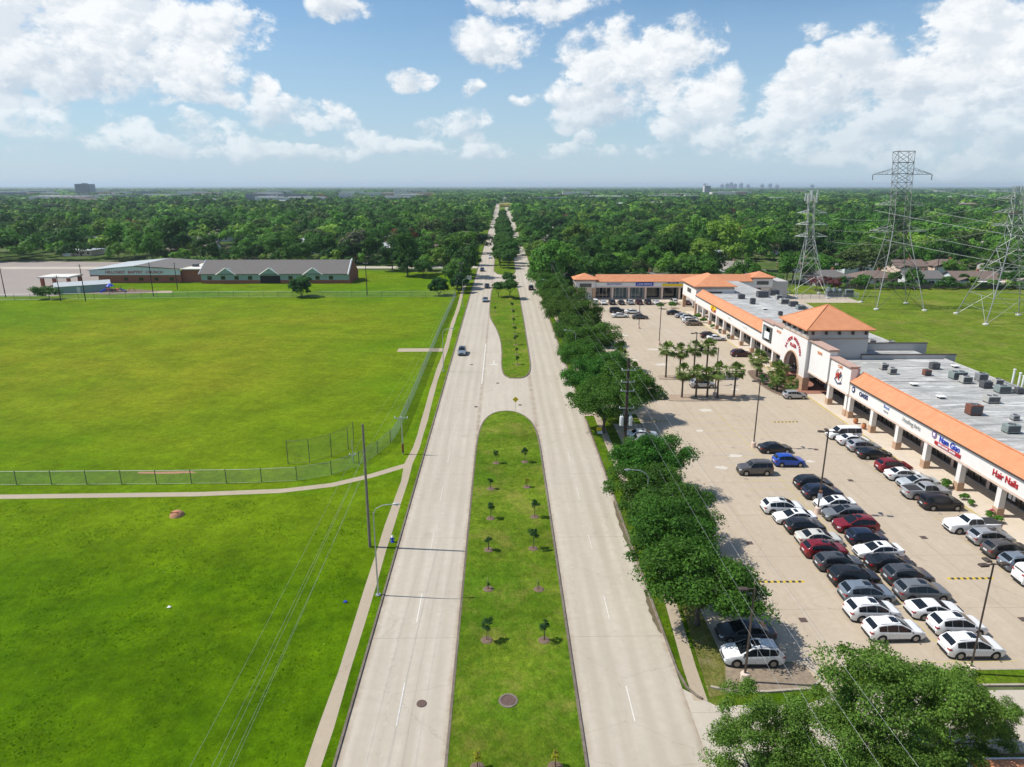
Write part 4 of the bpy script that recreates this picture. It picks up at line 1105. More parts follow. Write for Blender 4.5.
def ac_unit(lb, x, y, z, w, d, h, m='hvac_beige', fans=1, kind='box'):
    t = thing('air_conditioner', lb, 'rooftop unit', (x, y, z), random.uniform(-.04, .04), 'units on the flat store roofs'); ORG[t.name] = (0, 0, 0)
    mb = MB(); mb.bbox(-w/2, w/2, -d/2, d/2, .18, h, .04); part('casing', mb, m, t)
    mb = MB(); mb.box(-w/2 + .1, -w/2 + .25, -d/2 - .1, d/2 + .1, 0, .18); mb.box(w/2 - .25, w/2 - .1, -d/2 - .1, d/2 + .1, 0, .18); part('curb_rail', mb, 'hvac_dark', t)
    mb = MB(); mb.box(-w/2 + .12, w/2 - .12, -d/2 - .02, -d/2 + .01, .3, h - .15); mb.box(w/2 - .01, w/2 + .02, -d/2 + .12, d/2 - .12, .3, h - .15); part('coil_grille', mb, 'hvac_dark', t)
    for k in range(fans):
        fx = (k - (fans - 1) / 2) * w / max(1, fans)
        mb = MB(); r = min(w / max(1, fans), d) * .36; mb.lathe([(r, h), (r, h + .07), (r * .88, h + .07), (r * .86, h + .02)], fx, 0, 14); f = part('fan_ring', mb, 'hvac_dark', t)
        mb = MB()
        for q in range(4):
            a = q * math.pi / 2; mb.quad((fx, 0, h + .045), (fx + r * .8 * math.cos(a), r * .8 * math.sin(a), h + .03), (fx + r * .8 * math.cos(a + .6), r * .8 * math.sin(a + .6), h + .06))
        part('fan_blade', mb, 'metal_galv', f)
    if w > 1.8:
        mb = MB(); mb.box(w/2, w/2 + .8, -.25, .25, .2, .6); part('duct', mb, 'metal_galv', t)
    return t
def vent(lb, x, y, z):
    t = thing('roof_vent', lb, 'roof vent', (x, y, z), 0, 'flat vents on the store roof'); ORG[t.name] = (0, 0, 0)
    mb = MB(); mb.box(-.35, .35, -.35, .35, 0, .3); part('vent_base', mb, 'hvac_dark', t)
    mb = MB(); mb.bbox(-.55, .55, -.55, .55, .3, .42, .05); part('vent_cap', mb, 'trim_white', t)

# near wing of the shopping centre
ZF0, ZF1, ZR = 3.95, 6.15, 6.25
def store_wing(lb, y0, y1, cols, signs, xb, zr, windows_mat='glass_dark'):
    t = thing('store_wing', lb, 'shopping building', (57.3, (y0 + y1) / 2, 0))
    W = dict(parent=t, world=True)
    mb = MB(); mb.box(61.2, 61.5, y0, y1, ZF0, zr); mb.box(xb - .3, xb, y0, y1, 0, zr); mb.box(61.5, xb - .3, y0, y0 + .25, 0, zr); mb.box(61.5, xb - .3, y1 - .25, y1, 0, zr)
    mb.box(61.2, 61.5, y0, y1, 0, .3)
    part('wall', mb, 'stucco_grey', **W)
    mb = MB(); mb.box(61.0, xb - .3, y0 + .25, y1 - .25, zr - .35, zr - .1); part('flat_roof', mb, 'membrane_roof', **W)
    mb = MB(); mb.box(xb - .45, xb + .05, y0, y1, zr, zr + .12); part('roof_edge', mb, 'metal_galv', **W)
    mb = MB(); mb.box(57.15, 57.65, y0, y1, ZF0, ZF1); mb.box(57.65, 61.2, y0, y1, ZF0 + .25, ZF0 + .4)
    fa = part('fascia', mb, 'stucco_white', **W)
    mb = MB(); mb.box(57.05, 57.75, y0, y1, ZF0 - .16, ZF0 + .14); part('fascia_band', mb, 'stucco_pink', fa, world=True)
    mb = MB(); mb.box(56.88, 57.14, y0, y1, ZF1 - .16, ZF1 + .02); part('gutter', mb, 'metal_brown', fa, world=True)
    # sloping tiles
    mb = MB(); a, b, c = (56.95, ZF1 + .03), (58.95, ZF1 + 1.62), (59.15, zr - .3)
    mb.add([(a[0], y0, a[1]), (b[0], y0, b[1]), (c[0], y0, c[1]), (a[0], y1, a[1]), (b[0], y1, b[1]), (c[0], y1, c[1])], [(0, 3, 4, 1), (1, 4, 5, 2), (0, 1, 2), (3, 5, 4), (0, 2, 5, 3)])
    part('tile_roof', mb, 'clay_tile', **W)
    mb = MB(); mb.tube([(58.95, y0, ZF1 + 1.66), (58.95, y1, ZF1 + 1.66)], .11, 6); part('roof_ridge', mb, 'clay_tile', **W)
    for cy in cols:
        mb = MB(); mb.box(57.12, 57.82, cy - .36, cy + .36, 1.25, ZF0 - .16); co = part('column', mb, 'stucco_white', **W)
        mb = MB(); mb.bbox(57.04, 57.90, cy - .44, cy + .44, .15, 1.28, .05); part('column_base', mb, 'stone_base', co, world=True)
    C = sorted([y0] + list(cols) + [y1])
    for a, b in zip(C[:-1], C[1:]):
        if b - a < 1.5: continue
        mb = MB(); mb.box(61.28, 61.34, a + .35, b - .35, .3, ZF0 - .1); f = part('shop_window', mb, windows_mat, **W)
        mb = MB(); n = max(2, int((b - a) / 1.4))
        for k in range(n + 1):
            yy = a + .35 + (b - a - .7) * k / n; mb.box(61.16, 61.32, yy - .045, yy + .045, .3, ZF0 - .1)
        mb.box(61.17, 61.31, a + .3, b - .3, 2.55, 2.65); mb.box(61.17, 61.31, a + .3, b - .3, .3, .42)
        part('mullion', mb, 'mullion', f, world=True)
        mb = MB(); mb.box(61.2, 61.5, b - .35, b + .35, .3, ZF0); part('pier', mb, 'stucco_pink', **W)
        if random.random() < .6:
            q = random.uniform(a + .8, b - 2.4); mb = MB(); mb.box(61.22, 61.27, q, q + random.uniform(.7, 1.5), .7, 2.3); part('window_poster', mb, random.choice(['sign_blue', 'sign_white', 'sign_orange', 'sign_grey']), f, world=True)
    for s in signs: s(t, fa)
    return t
def sgn(txt, y, z, size, m, back=None, bw=0, bh=0, sx=1.0, x=57.13):
    def f(t, fa):
        if back:
            mb = MB(); mb.box(x - .14, x - .01, y - bw / 2, y + bw / 2, z - bh / 2, z + bh / 2); p = part('sign_board', mb, back, t, world=True)
        else: p = t
        if txt:
            if p is t: text_part('sign_lettering', txt, size, m, t, (x - (.16 if back else .02), y, z), WEST, ex=.07, sx=sx)
            else: text_part('sign_lettering', txt, size, m, p, (x - .16, y, z), WEST, ex=.03, sx=sx)
    return f
def box_logo(y, z, r, m, m2=None):
    def f(t, fa):
        mb = MB(); n = 20
        mb.add([(57.05, y + r * math.cos(2*math.pi*k/n), z + r * math.sin(2*math.pi*k/n)) for k in range(n)] + [(57.13, y + r * math.cos(2*math.pi*k/n), z + r * math.sin(2*math.pi*k/n)) for k in range(n)],
               [tuple(range(n))] + [(k, k + n, (k + 1) % n + n, (k + 1) % n) for k in range(n)])
        q = part('sign_emblem', mb, m, t, world=True)
        if m2:
            mb = MB(); mb.box(57.0, 57.05, y - r * .5, y + r * .3, z - r * .35, z + r * .45); part('emblem_mark', mb, m2, q, world=True)
    return f
ycols = [49.8, 56.9, 64.0, 71.1, 78.2, 85.3, 92.2, 99.2, 106.3]
nearw = store_wing('near store wing with white sign band, orange tiles and long grey roof', 30, 106.6, ycols, [
    box_logo(105.4, 5.2, .5, 'sign_navy', 'sign_white'), sgn('OASIS', 102.2, 5.1, 1.0, 'sign_navy', sx=1.0), sgn('Travel', 95.6, 5.35, .6, 'sign_pale_blue'), sgn('Agency', 95.6, 4.75, .4, 'sign_grey'),
    sgn('Healing Arts', 89.1, 5.1, .85, 'sign_grey'), box_logo(83.9, 5.45, .5, 'sign_purple', 'sign_white'), sgn('Nam Giao', 80.7, 5.25, 1.12, 'sign_blue', sx=.88),
    sgn('RESTAURANT  BAKERY', 80.9, 4.55, .34, 'sign_white', 'sign_red', 5.2, .42), sgn('Hair Nails', 70.6, 5.0, 1.12, 'sign_red', sx=.9), sgn('SEAFOOD', 61, 5.1, 1.0, 'sign_navy')], 82.0, 6.35)
# part of the near wing between its tiles and the arch tower: two raised panels
def raised_panels(lb, blocks, xb, zr, y0, y1, cols):
    t = thing('raised_storefront', lb, 'shopping building', (57.3, (y0 + y1) / 2, 0)); W = dict(parent=t, world=True)
    mb = MB(); mb.box(61.2, 61.5, y0, y1, 0, zr); mb.box(xb - .3, xb, y0, y1, 0, zr); part('wall', mb, 'stucco_grey', **W)
    mb = MB(); mb.box(58.0, xb - .3, y0, y1, zr - .35, zr - .1); part('flat_roof', mb, 'membrane_roof', **W)
    for (a, b, z1, xo) in blocks:
        mb = MB(); mb.box(xo, 58.0, a, b, ZF0, z1 - .3); p = part('sign_panel', mb, 'stucco_white', **W)
        mb = MB(); mb.box(xo - .3, 58.3, a - .15, b + .15, z1 - .24, z1 - .02); mb.box(xo - .16, 58.2, a - .08, b + .08, z1 - .42, z1 - .24); part('cornice', mb, 'cornice_pink', p, world=True)
        mb = MB(); mb.box(xo - .12, 58.1, a, b, ZF0 - .16, ZF0 + .14); part('panel_band', mb, 'stucco_pink', p, world=True)
        mb = MB(); mb.box(58.0, 58.5, a + .1, b - .1, zr - .2, z1 - .5); part('panel_back', mb, 'stucco_grey', p, world=True)
    for cy in cols:
        mb = MB(); mb.box(57.0, 57.75, cy - .38, cy + .38, 1.25, ZF0 - .16); co = part('column', mb, 'stucco_white', **W)
        mb = MB(); mb.bbox(56.92, 57.83, cy - .46, cy + .46, .15, 1.28, .05); part('column_base', mb, 'stone_base', co, world=True)
    mb = MB(); mb.box(61.1, 61.18, y0 + .3, y1 - .3, .3, 3.6); f = part('shop_window', mb, 'glass_dark', **W)
    mb = MB()
    for yy in np.arange(y0 + .3, y1, 1.4): mb.box(61.0, 61.1, yy - .04, yy + .04, .3, 3.6)
    part('mullion', mb, 'mullion', f, world=True)
    return t
rp = raised_panels('two tall white sign panels stepping down right of the arched tower', [(113.9, 121.3, 9.85, 56.75), (106.6, 113.6, 8.75, 56.95)], 82.0, 6.35, 106.85, 121.4, [107.2, 113.5])
text_part('panel_lettering', 'SUSHI', .7, 'sign_orange', rp, (56.72, 117.6, 8.3), WEST, ex=.05)
text_part('panel_lettering', 'CAFE', .7, 'sign_orange', rp, (56.92, 110.2, 7.75), WEST, ex=.05)
def emblem_ring(t, x, y, z, r):
    mb = MB(); n = 26
    mb.tube([(x - .05, y + r * math.cos(2*math.pi*k/n), z + r * 1.05 * math.sin(2*math.pi*k/n)) for k in range(n + 1)], .05, 4); e = part('panel_emblem', mb, 'sign_grey', t, world=True)
    mb = MB(); mb.box(x - .14, x - .06, y - .1, y + .9, z - .1, z + .35); mb.tube([(x - .1, y + 1.0, z - .5), (x - .1, y, z + .2), (x - .1, y - .7, z + .9)], .12, 5); mb.tube([(x - .1, y - .2, z - .6), (x - .1, y + .4, z + .7)], .1, 5)
    part('emblem_mark', mb, 'plastic_red', e, world=True)
    mb = MB(); mb.tube([(x - .1, y - 1.2, z - .9), (x - .1, y + .2, z - 1.25), (x - .1, y + 1.2, z - .7)], .1, 5); mb.tube([(x - .1, y - .3, z - .2), (x - .1, y - .9, z + .5)], .09, 5); part('emblem_scroll', mb, 'sign_navy', e, world=True)
emblem_ring(rp, 56.95, 110.3, 6.1, 1.1)

# arched gateway tower
def arch_tower():
    t = thing('arched_tower', 'tall white arched entrance tower with orange pyramid roof', 'tower', (62, 127.6, 0)); W = dict(parent=t, world=True)
    X0, X1, Y0, Y1, ZE = 56.2, 67.4, 121.8, 133.2, 11.6
    # front wall with an arch
    ya, yb, zs = 124.3, 130.9, 3.1; r = (yb - ya) / 2; yc = (ya + yb) / 2; n = 14
    arc = [(yc + r * math.cos(math.pi * k / n), zs + r * math.sin(math.pi * k / n)) for k in range(n + 1)]   # yb -> ya
    arc_r = arc[::-1]
    mb = MB(); zt = 9.9
    for xx, flip in ((X0, False), (X0 + .9, True)):
        L = [(xx, Y0, 2.6), (xx, Y0, zt)]
        o = []
        def q(*p): o.append(p if not flip else p[::-1])
        q((xx, Y0, 2.6), (xx, ya, 2.6), (xx, ya, zt), (xx, Y0, zt)); q((xx, yb, 2.6), (xx, Y1, 2.6), (xx, Y1, zt), (xx, yb, zt)); q((xx, ya, 2.6), (xx, ya, zs), (xx, ya, zs), )
        for (y1_, z1_), (y2_, z2_) in zip(arc_r[:-1], arc_r[1:]): q((xx, y1_, z1_), (xx, y2_, z2_), (xx, y2_, zt), (xx, y1_, zt))
        for p in o: mb.quad(*p)
    full = [(ya, 2.6)] + arc_r + [(yb, 2.6)]
    for (y1_, z1_), (y2_, z2_) in zip(full[:-1], full[1:]): mb.quad((X0, y1_, z1_), (X0, y2_, z2_), (X0 + .9, y2_, z2_), (X0 + .9, y1_, z1_))
    mb.quad((X0, Y0, 2.6), (X0, Y0, zt), (X0 + .9, Y0, zt), (X0 + .9, Y0, 2.6)); mb.quad((X0, Y1, 2.6), (X0 + .9, Y1, 2.6), (X0 + .9, Y1, zt), (X0, Y1, zt))
    fr = part('front_wall', mb, 'stucco_white', **W)
    mb = MB(); mb.tube([(X0 - .05, y, z) for y, z in [(ya, .3)] + arc_r + [(yb, .3)]], .17, 5); part('arch_trim', mb, 'stone_base', fr, world=True)
    mb = MB(); mb.box(X0 + .9, X1, Y0, Y0 + .3, 2.6, zt); mb.box(X0 + .9, X1, Y1 - .3, Y1, 2.6, zt); mb.box(X1 - .3, X1, Y0 + .3, Y1 - .3, 0, zt); mb.box(61.2, 61.5, Y0 + .3, Y1 - .3, 0, zt); part('wall', mb, 'stucco_grey', **W)
    mb = MB(); mb.box(X0 + .06, X1 - .06, Y0 + .06, Y1 - .06, zt + .16, ZE); part('frieze', mb, 'stucco_grey', **W)
    mb = MB(); mb.box(X0 - .1, X1 + .1, Y0 - .1, Y1 + .1, zt, zt + .16); part('string_course', mb, 'stone_base', **W)
    for (a, b) in ((Y0, ya), (yb, Y1)):
        mb = MB(); mb.bbox(X0 - .12, X0 + 1.1, a - .06, b + .06 if b > 130 else b - .1, .15, 2.62, .04); part('stone_pier', mb, 'stone_base', **W)
    mb = MB()
    for k in range(5):
        y = Y0 + .7 + k * (Y1 - Y0 - 1.4) / 4; mb.box(X0 - .55, X0 + .06, y - .13, y + .13, ZE - .75, ZE - .02)
        x = X0 + .7 + k * (X1 - X0 - 1.4) / 4; mb.box(x - .13, x + .13, Y0 - .55, Y0 + .06, ZE - .75, ZE - .02)
    part('bracket', mb, 'metal_brown', **W)
    mb = hip_roof(X0, X1, Y0, Y1, ZE, 3.6, .75, .2); part('pyramid_roof', mb, 'clay_tile', **W)
    mb = MB()
    c = ((X0 + X1) / 2, (Y0 + Y1) / 2, ZE + 3.85)
    for x, y in ((X0 - .75, Y0 - .75), (X1 + .75, Y0 - .75), (X1 + .75, Y1 + .75), (X0 - .75, Y1 + .75)): mb.tube([(x, y, ZE + .22), c], .09, 5)
    part('roof_ridge', mb, 'clay_tile', **W)
    # lettering in an arc, then a straight second line
    word = 'SAIGON HOUSTON'; ra = 3.55
    for k, ch in enumerate(word):
        if ch == ' ': continue
        a = math.pi * (.10 + .80 * k / (len(word) - 1))
        # seen from the west, reading left to right runs towards -Y
        yy, zz = yc + ra * math.cos(a) * .98, 5.55 + ra * math.sin(a) * .93
        text_part('sign_letter', ch, .92, 'sign_red', fr, (X0 - .06, yy, zz), WEST @ Matrix.Rotation(math.pi / 2 - a, 3, 'Z'), ex=.06)
    text_part('sign_lettering', 'PLAZA', .95, 'sign_red', fr, (X0 - .06, yc, 7.45), WEST, ex=.06, bold=.005)
    # ceiling dark doorway behind the arch
    mb = MB(); mb.box(61.1, 61.2, 123.5, 131.6, .2, 4.6); f = part('shop_window', mb, 'glass_dark', **W)
    mb = MB()
    for yy in np.arange(123.6, 131.7, 1.15): mb.box(61.0, 61.1, yy - .05, yy + .05, .2, 4.6)
    part('mullion', mb, 'mullion', f, world=True)
    return t
arch_tower()
rp2 = raised_panels('two tall white sign panels stepping down left of the arched tower', [(133.7, 139.0, 9.7, 56.75), (139.3, 146.0, 9.3, 56.95)], 79.0, 6.6, 133.6, 146.1, [139.2, 145.6])
mb = MB(); mb.box(56.78, 56.94, 140.2, 145.1, 5.0, 8.2); q = part('window_frame', mb, 'metal_dark', rp2, world=True)
mb = MB(); mb.box(56.7, 56.77, 140.6, 144.7, 5.3, 7.9); mb.box(56.7, 56.77, 140.9, 143.0, 5.3, 7.9); part('window_pane', mb, 'glass_teal', q, world=True)
mb = MB(); mb.box(56.62, 56.69, 141.0, 143.6, 5.6, 7.1); part('window_poster', mb, 'sign_white', q, world=True)
text_part('panel_lettering', 'SALON', .7, 'sign_orange', rp2, (56.72, 136.3, 8.3), WEST, ex=.05)
nw = store_wing('far store wing left of the arched tower with orange tiles', 146.2, 199.2, [152.2, 159.4, 166.2, 172.6, 178.8, 185.2, 191.4, 196.8], [
    sgn('KIM', 181.8, 5.5, .7, 'sign_red', 'sign_yellow', 4.6, .9), sgn('NAILS', 181.6, 4.7, .55, 'sign_yellow', 'sign_red', 3.8, .6), sgn('OPTICAL', 168, 5.1, .8, 'sign_white', None), sgn('DENTIST', 157, 5.1, .8, 'sign_white')], 79.0, 6.6)
# parapet walls standing on the roofs between the wings
for (lb, x0, x1, y, z0, z1) in (('low grey parapet wall crossing the near flat roof', 66.5, 84.0, 121.6, 5.9, 7.0), ('taller grey wall with red cap behind the pyramid roofed tower', 67.8, 82.5, 128.2, 5.9, 7.7)):
    t = thing('parapet_wall', lb, 'wall', (x0, y, 0)); mb = MB(); mb.box(x0, x1, y - .15, y + .15, z0 - 5.9, z1); part('wall_face', mb, 'stucco_grey', t, world=True)
    mb = MB(); mb.box(x0 - .1, x1 + .1, y - .25, y + .25, z1, z1 + .12); part('wall_cap', mb, 'metal_brown', t, world=True)
t = thing('flat_roof_block', 'grey roofed store block between the two parapet walls', 'shopping building', (75, 131, 0))
mb = MB(); mb.box(67.7, 80, 121.8, 146, 5.6, 6.3); part('flat_roof', mb, 'membrane_roof', t, world=True)
mb = MB(); mb.box(79.7, 80, 121.8, 146, 0, 5.55); part('wall', mb, 'stucco_grey', t, world=True)

# corner tower joining the back row
def corner_tower(lb, X0, X1, Y0, Y1, zt, ze, h, west=True, windows=True):
    t = thing('corner_tower', lb, 'tower', ((X0 + X1) / 2, (Y0 + Y1) / 2, 0)); W = dict(parent=t, world=True)
    mb = MB(); mb.box(X0, X1, Y0, Y1, 4.0, zt); 
    mb.box(X0 + 3.5, X1, Y0 + 1.2, Y1, 0, 4.0); part('wall', mb, 'stucco_white', **W)
    mb = MB(); mb.box(X0 + .05, X1 - .05, Y0 + .05, Y1 - .05, zt + .12, ze); part('frieze', mb, 'stucco_grey', **W)
    mb = MB(); mb.box(X0 - .08, X1 + .08, Y0 - .08, Y1 + .08, zt, zt + .12); part('string_course', mb, 'stone_base', **W)
    mb = MB(); mb.box(X0 - .06, X1 + .06, Y0 - .06, Y1 + .06, 3.9, 4.15); part('wall_band', mb, 'stucco_pink', **W)
    part('hip_roof', hip_roof(X0, X1, Y0, Y1, ze, h, .7, .2), 'clay_tile', **W)
    for x, y in ((X0, Y0), (X0, Y1 - 1)) + (((X1 - 1, Y0),) if windows else ()):
        mb = MB(); mb.box(x + .03, x + .97, y + .03, y + .97, .15, 3.9); part('column', mb, 'stone_base', **W)
    mb = MB(); mb.box(X0 - .09, X0 - .02, (Y0 + Y1) / 2 - 2, (Y0 + Y1) / 2 + 2, zt - 1.9, zt - .7); part('louvre', mb, 'metal_dark', **W)
    mb = MB(); mb.box((X0 + X1) / 2 - 2, (X0 + X1) / 2 + 2, Y0 - .09, Y0 - .02, zt - 1.9, zt - .7); part('louvre', mb, 'metal_dark', **W)
    return t
corner_tower('hip roofed corner tower where the store rows meet', 57.6, 69.0, 201.0, 216.0, 7.6, 8.3, 2.9, windows=False)
corner_tower('small tower with orange roof at the left end of the strip building', 24.7, 31.6, 229.2, 236.5, 6.2, 6.7, 1.7)
corner_tower('small tower with orange roof at the right end of the strip building', 84.6, 91.4, 229.2, 236.5, 6.9, 7.3, 1.6, windows=False)
# linking block
t = thing('linking_block', 'low store block linking the corner tower and the back row', 'shopping building', (66, 222, 0)); mb = MB(); mb.box(61.2, 79, 216.2, 228.8, 0, 6.2); part('wall', mb, 'stucco_grey', t, world=True)
mb = MB(); mb.box(61.0, 79.2, 199.4, 228.9, 6.22, 6.34); part('flat_roof', mb, 'membrane_roof', t, world=True)
mb = MB(); mb.box(69.2, 79, 199.4, 216.1, 0, 6.2); part('rear_wall', mb, 'stucco_grey', t, world=True)
# back row
def back_row():
    t = thing('strip_building', 'long low strip building with orange tile roof closing the car park', 'shopping building', (58, 238, 0)); W = dict(parent=t, world=True)
    mb = MB(); mb.box(31.7, 84.5, 232.5, 247, 0, 5.2); mb.box(31.7, 84.5, 246.7, 247, 5.2, 6.6); mb.box(91.5, 97, 230, 247, 0, 6.0); part('wall', mb, 'stucco_grey', **W)
    mb = MB(); mb.box(31.7, 84.5, 229.0, 229.5, 4.3, 6.1); fa = part('fascia', mb, 'stucco_white', **W)
    mb = MB(); mb.box(31.7, 84.5, 228.9, 229.6, 4.15, 4.42); part('fascia_band', mb, 'stucco_pink', fa, world=True)
    mb = MB(); mb.box(31.7, 84.5, 228.75, 228.99, 5.95, 6.12); part('gutter', mb, 'metal_brown', fa, world=True)
    mb = MB(); mb.box(31.7, 84.5, 229.5, 232.5, 4.6, 4.8); part('soffit', mb, 'stucco_grey', **W)
    mb = MB(); y0, y1 = 31.7, 84.5
    mb.add([(y0, 228.7, 6.13), (y0, 231.6, 8.3), (y0, 231.9, 6.0), (y1, 228.7, 6.13), (y1, 231.6, 8.3), (y1, 231.9, 6.0)], [(0, 3, 4, 1), (1, 4, 5, 2), (0, 1, 2), (3, 5, 4)])
    part('tile_roof', mb, 'clay_tile', **W)
    mb = MB(); mb.box(31.7, 84.5, 231.9, 246.7, 5.9, 6.05); part('flat_roof', mb, 'membrane_roof', **W)
    X = [31.7, 37.3, 42.9, 48.5, 54.1, 60, 66, 72, 78, 84]
    for k, x in enumerate(X[1:7]):
        mb = MB(); mb.box(x - .3, x + .3, 229.05, 229.65, .15, 4.15); part('column', mb, 'stucco_pink', **W)
    for k, (a, b) in enumerate(zip(X[:-1], X[1:])):
        mb = MB(); mb.box(a + .3, b - .3, 232.42, 232.49, .3, 3.9); f = part('shop_window', mb, 'glass_teal' if k in (1, 2) else 'glass_dark', **W)
        mb = MB()
        for q in np.linspace(a + .3, b - .3, 5): mb.box(q - .05, q + .05, 232.3, 232.42, .3, 3.9)
        part('mullion', mb, 'trim_white' if k in (0, 1, 2) else 'mullion', f, world=True)
    def s(txt, x, z, size, m, back, w, h):
        p = t
        if back:
            mb = MB(); mb.box(x - w/2, x + w/2, 228.85, 228.98, z - h/2, z + h/2); p = part('sign_board', mb, back, t, world=True)
        if txt: text_part('sign_lettering', txt, size, m, p, (x, 228.83 if back else 228.96, z), SOUTH, ex=.05)
    s('BEAUTY SUPPLY', 37.9, 5.3, .7, 'sign_blue', None, 5, .8); s('LAW OFFICE', 48.0, 5.3, .85, 'sign_white', 'sign_blue', 6.0, 1.15); s('', 57.8, 5.0, .5, 'sign_blue', 'sign_yellow', 7.6, .85)
    s('DENTAL', 57.6, 5.85, .65, 'sign_white', 'sign_blue', 3.6, .7); s('NAILS', 66.3, 5.4, .6, 'sign_white', 'sign_navy', 3.0, 1.1)
    return t
back_row()
# rooftop units
AC = [(74.1, 132.6, 1.5, 1.3, 1.5, 'hvac_beige', 1, 'boxy beige unit nearest the tall parapet'), (77.4, 131.8, 1.6, 1.3, 1.4, 'hvac_beige', 1, 'boxy beige unit right of the one by the tall parapet'),
 (66.5, 114.0, 1.4, 1.2, 1.4, 'hvac_beige', 1, 'left of the two beige boxes behind the sign panels'), (66.3, 111.0, 1.4, 1.2, 1.4, 'hvac_beige', 1, 'right of the two beige boxes behind the sign panels'),
 (75.5, 114.2, 1.6, 1.4, 1.5, 'hvac_dark', 1, 'dark unit near the low parapet wall'), (71.7, 110.1, 1.3, 1.2, 1.3, 'rust', 1, 'small rusty unit between beige boxes'),
 (75.6, 108.0, 3.4, 1.8, 1.6, 'hvac_green', 2, 'long grey green unit in mid roof'), (75.2, 105.4, 1.8, 1.5, 1.5, 'hvac_beige', 1, 'unit just before the long green one'),
 (78.6, 106.6, 1.8, 1.5, 1.7, 'metal_galv', 1, 'shiny metal unit behind the long green one'), (76.6, 102.6, 1.7, 1.4, 1.4, 'hvac_dark', 1, 'dark unit right of the shiny one'),
 (79.4, 103.9, 1.5, 1.3, 1.4, 'hvac_beige', 1, 'beige unit close to the rear roof edge'), (77.4, 100.0, 2.2, 1.6, 1.5, 'hvac_green', 1, 'green unit close to the rear roof edge'), (79.6, 99.4, 1.3, 1.1, 1.2, 'hvac_dark', 1, 'little dark unit at the rear roof edge'),
 (72.2, 95.0, 2.6, 1.6, 1.4, 'hvac_beige', 2, 'wide pale unit with dark sides'), (65.9, 89.6, 2.0, 1.7, 1.9, 'rust', 1, 'big rust brown box on the stained roof'),
 (70.0, 87.2, 1.1, .9, 1.0, 'metal_galv', 1, 'small bright unit left of the green box'), (65.9, 82.3, 2.0, 1.5, 1.5, 'hvac_green', 1, 'grey green box near the right frame edge'), (67.5, 77.0, 1.6, 1.4, 1.4, 'hvac_beige', 1, 'beige box at the right frame edge'),
 (67.4, 181.3, 1.5, 1.4, 2.0, 'hvac_dark', 1, 'dark upright unit on the far wing'), (74.3, 193.0, 4.2, 2.4, 2.2, 'hvac_dark', 2, 'large dark unit on the far wing'), (67.4, 190.2, 2.0, 1.6, 1.6, 'hvac_dark', 1, 'dark unit near the corner tower'),
 (79.0, 196.6, 3.8, 2.2, 2.0, 'hvac_dark', 2, 'large dark unit at the far rear corner'), (76.0, 181.5, 3.2, 2.0, 1.8, 'hvac_beige', 2, 'large pale unit by the far rear edge'), (76.8, 177.4, 3.0, 1.8, 1.7, 'hvac_dark', 2, 'second dark unit by the far rear edge'), (76.9, 173.0, 3.0, 2.0, 1.3, 'hvac_green', 2, 'low grey unit behind the pyramid roof'),
 (68.2, 164.3, 1.1, 1.0, 1.3, 'hvac_dark', 1, 'small black unit left of the pyramid roof'), (77.5, 189.0, 1.8, 1.4, 1.6, 'hvac_beige', 1, 'pale unit between the large dark ones')]
for (x, y, w, d, h, m, f, lb) in AC: ac_unit(lb, x, y, 6.25 if y < 121 else (6.3 if y < 146 else 6.5), w * (.84 if w < 2.5 else .68), d * .8, h * .78, m, f)
for (x, y, lb) in [(66, 104, 'flat white vent nearest the rusty unit'), (66.1, 97.2, 'flat white vent in the middle of the near roof'), (79.9, 115.2, 'flat vent at the rear of the near roof'), (67.5, 172.5, 'flat vent on the far wing'), (71, 84, 'flat vent near the right frame edge')]: vent(lb, x, y, 6.25 if y < 121 else 6.5)
for i, (x, y) in enumerate(((82.4, 104.7), (82.6, 103.6), (82.7, 102.9))):
    mb = MB(); mb.cyl(x, y, 0, 8.6 - i * .3, .16, 8); mb.cyl(x, y, 8.6 - i * .3, 8.75 - i * .3, .22, 8)
    o = part('vent_stack', mb, 'trim_white'); tag(o, '%s white vent pipe at the rear edge of the roof' % ['leftmost', 'middle', 'rightmost'][i], 'pipe', 'white pipes behind the store')
# kiosk with an orange roof in the bottom right corner
t = thing('corner_building', 'orange tiled roof corner cut by the bottom right frame edge', 'shopping building', (39, 28, 0))
mb = MB(); mb.box(28.6, 52, 16, 32.05, 0, 3.6); part('wall', mb, 'stucco_white', t, world=True)
part('hip_roof', hip_roof(28.6, 52, 16, 32.05, 3.6, 3.2, .7, .2), 'clay_tile', t, world=True)
mb = MB(); mb.box(27.78, 27.9, 15.2, 32.85, 3.62, 3.8); mb.box(27.78, 52.8, 32.77, 32.89, 3.62, 3.8); part('gutter', mb, 'trim_white', t, world=True)

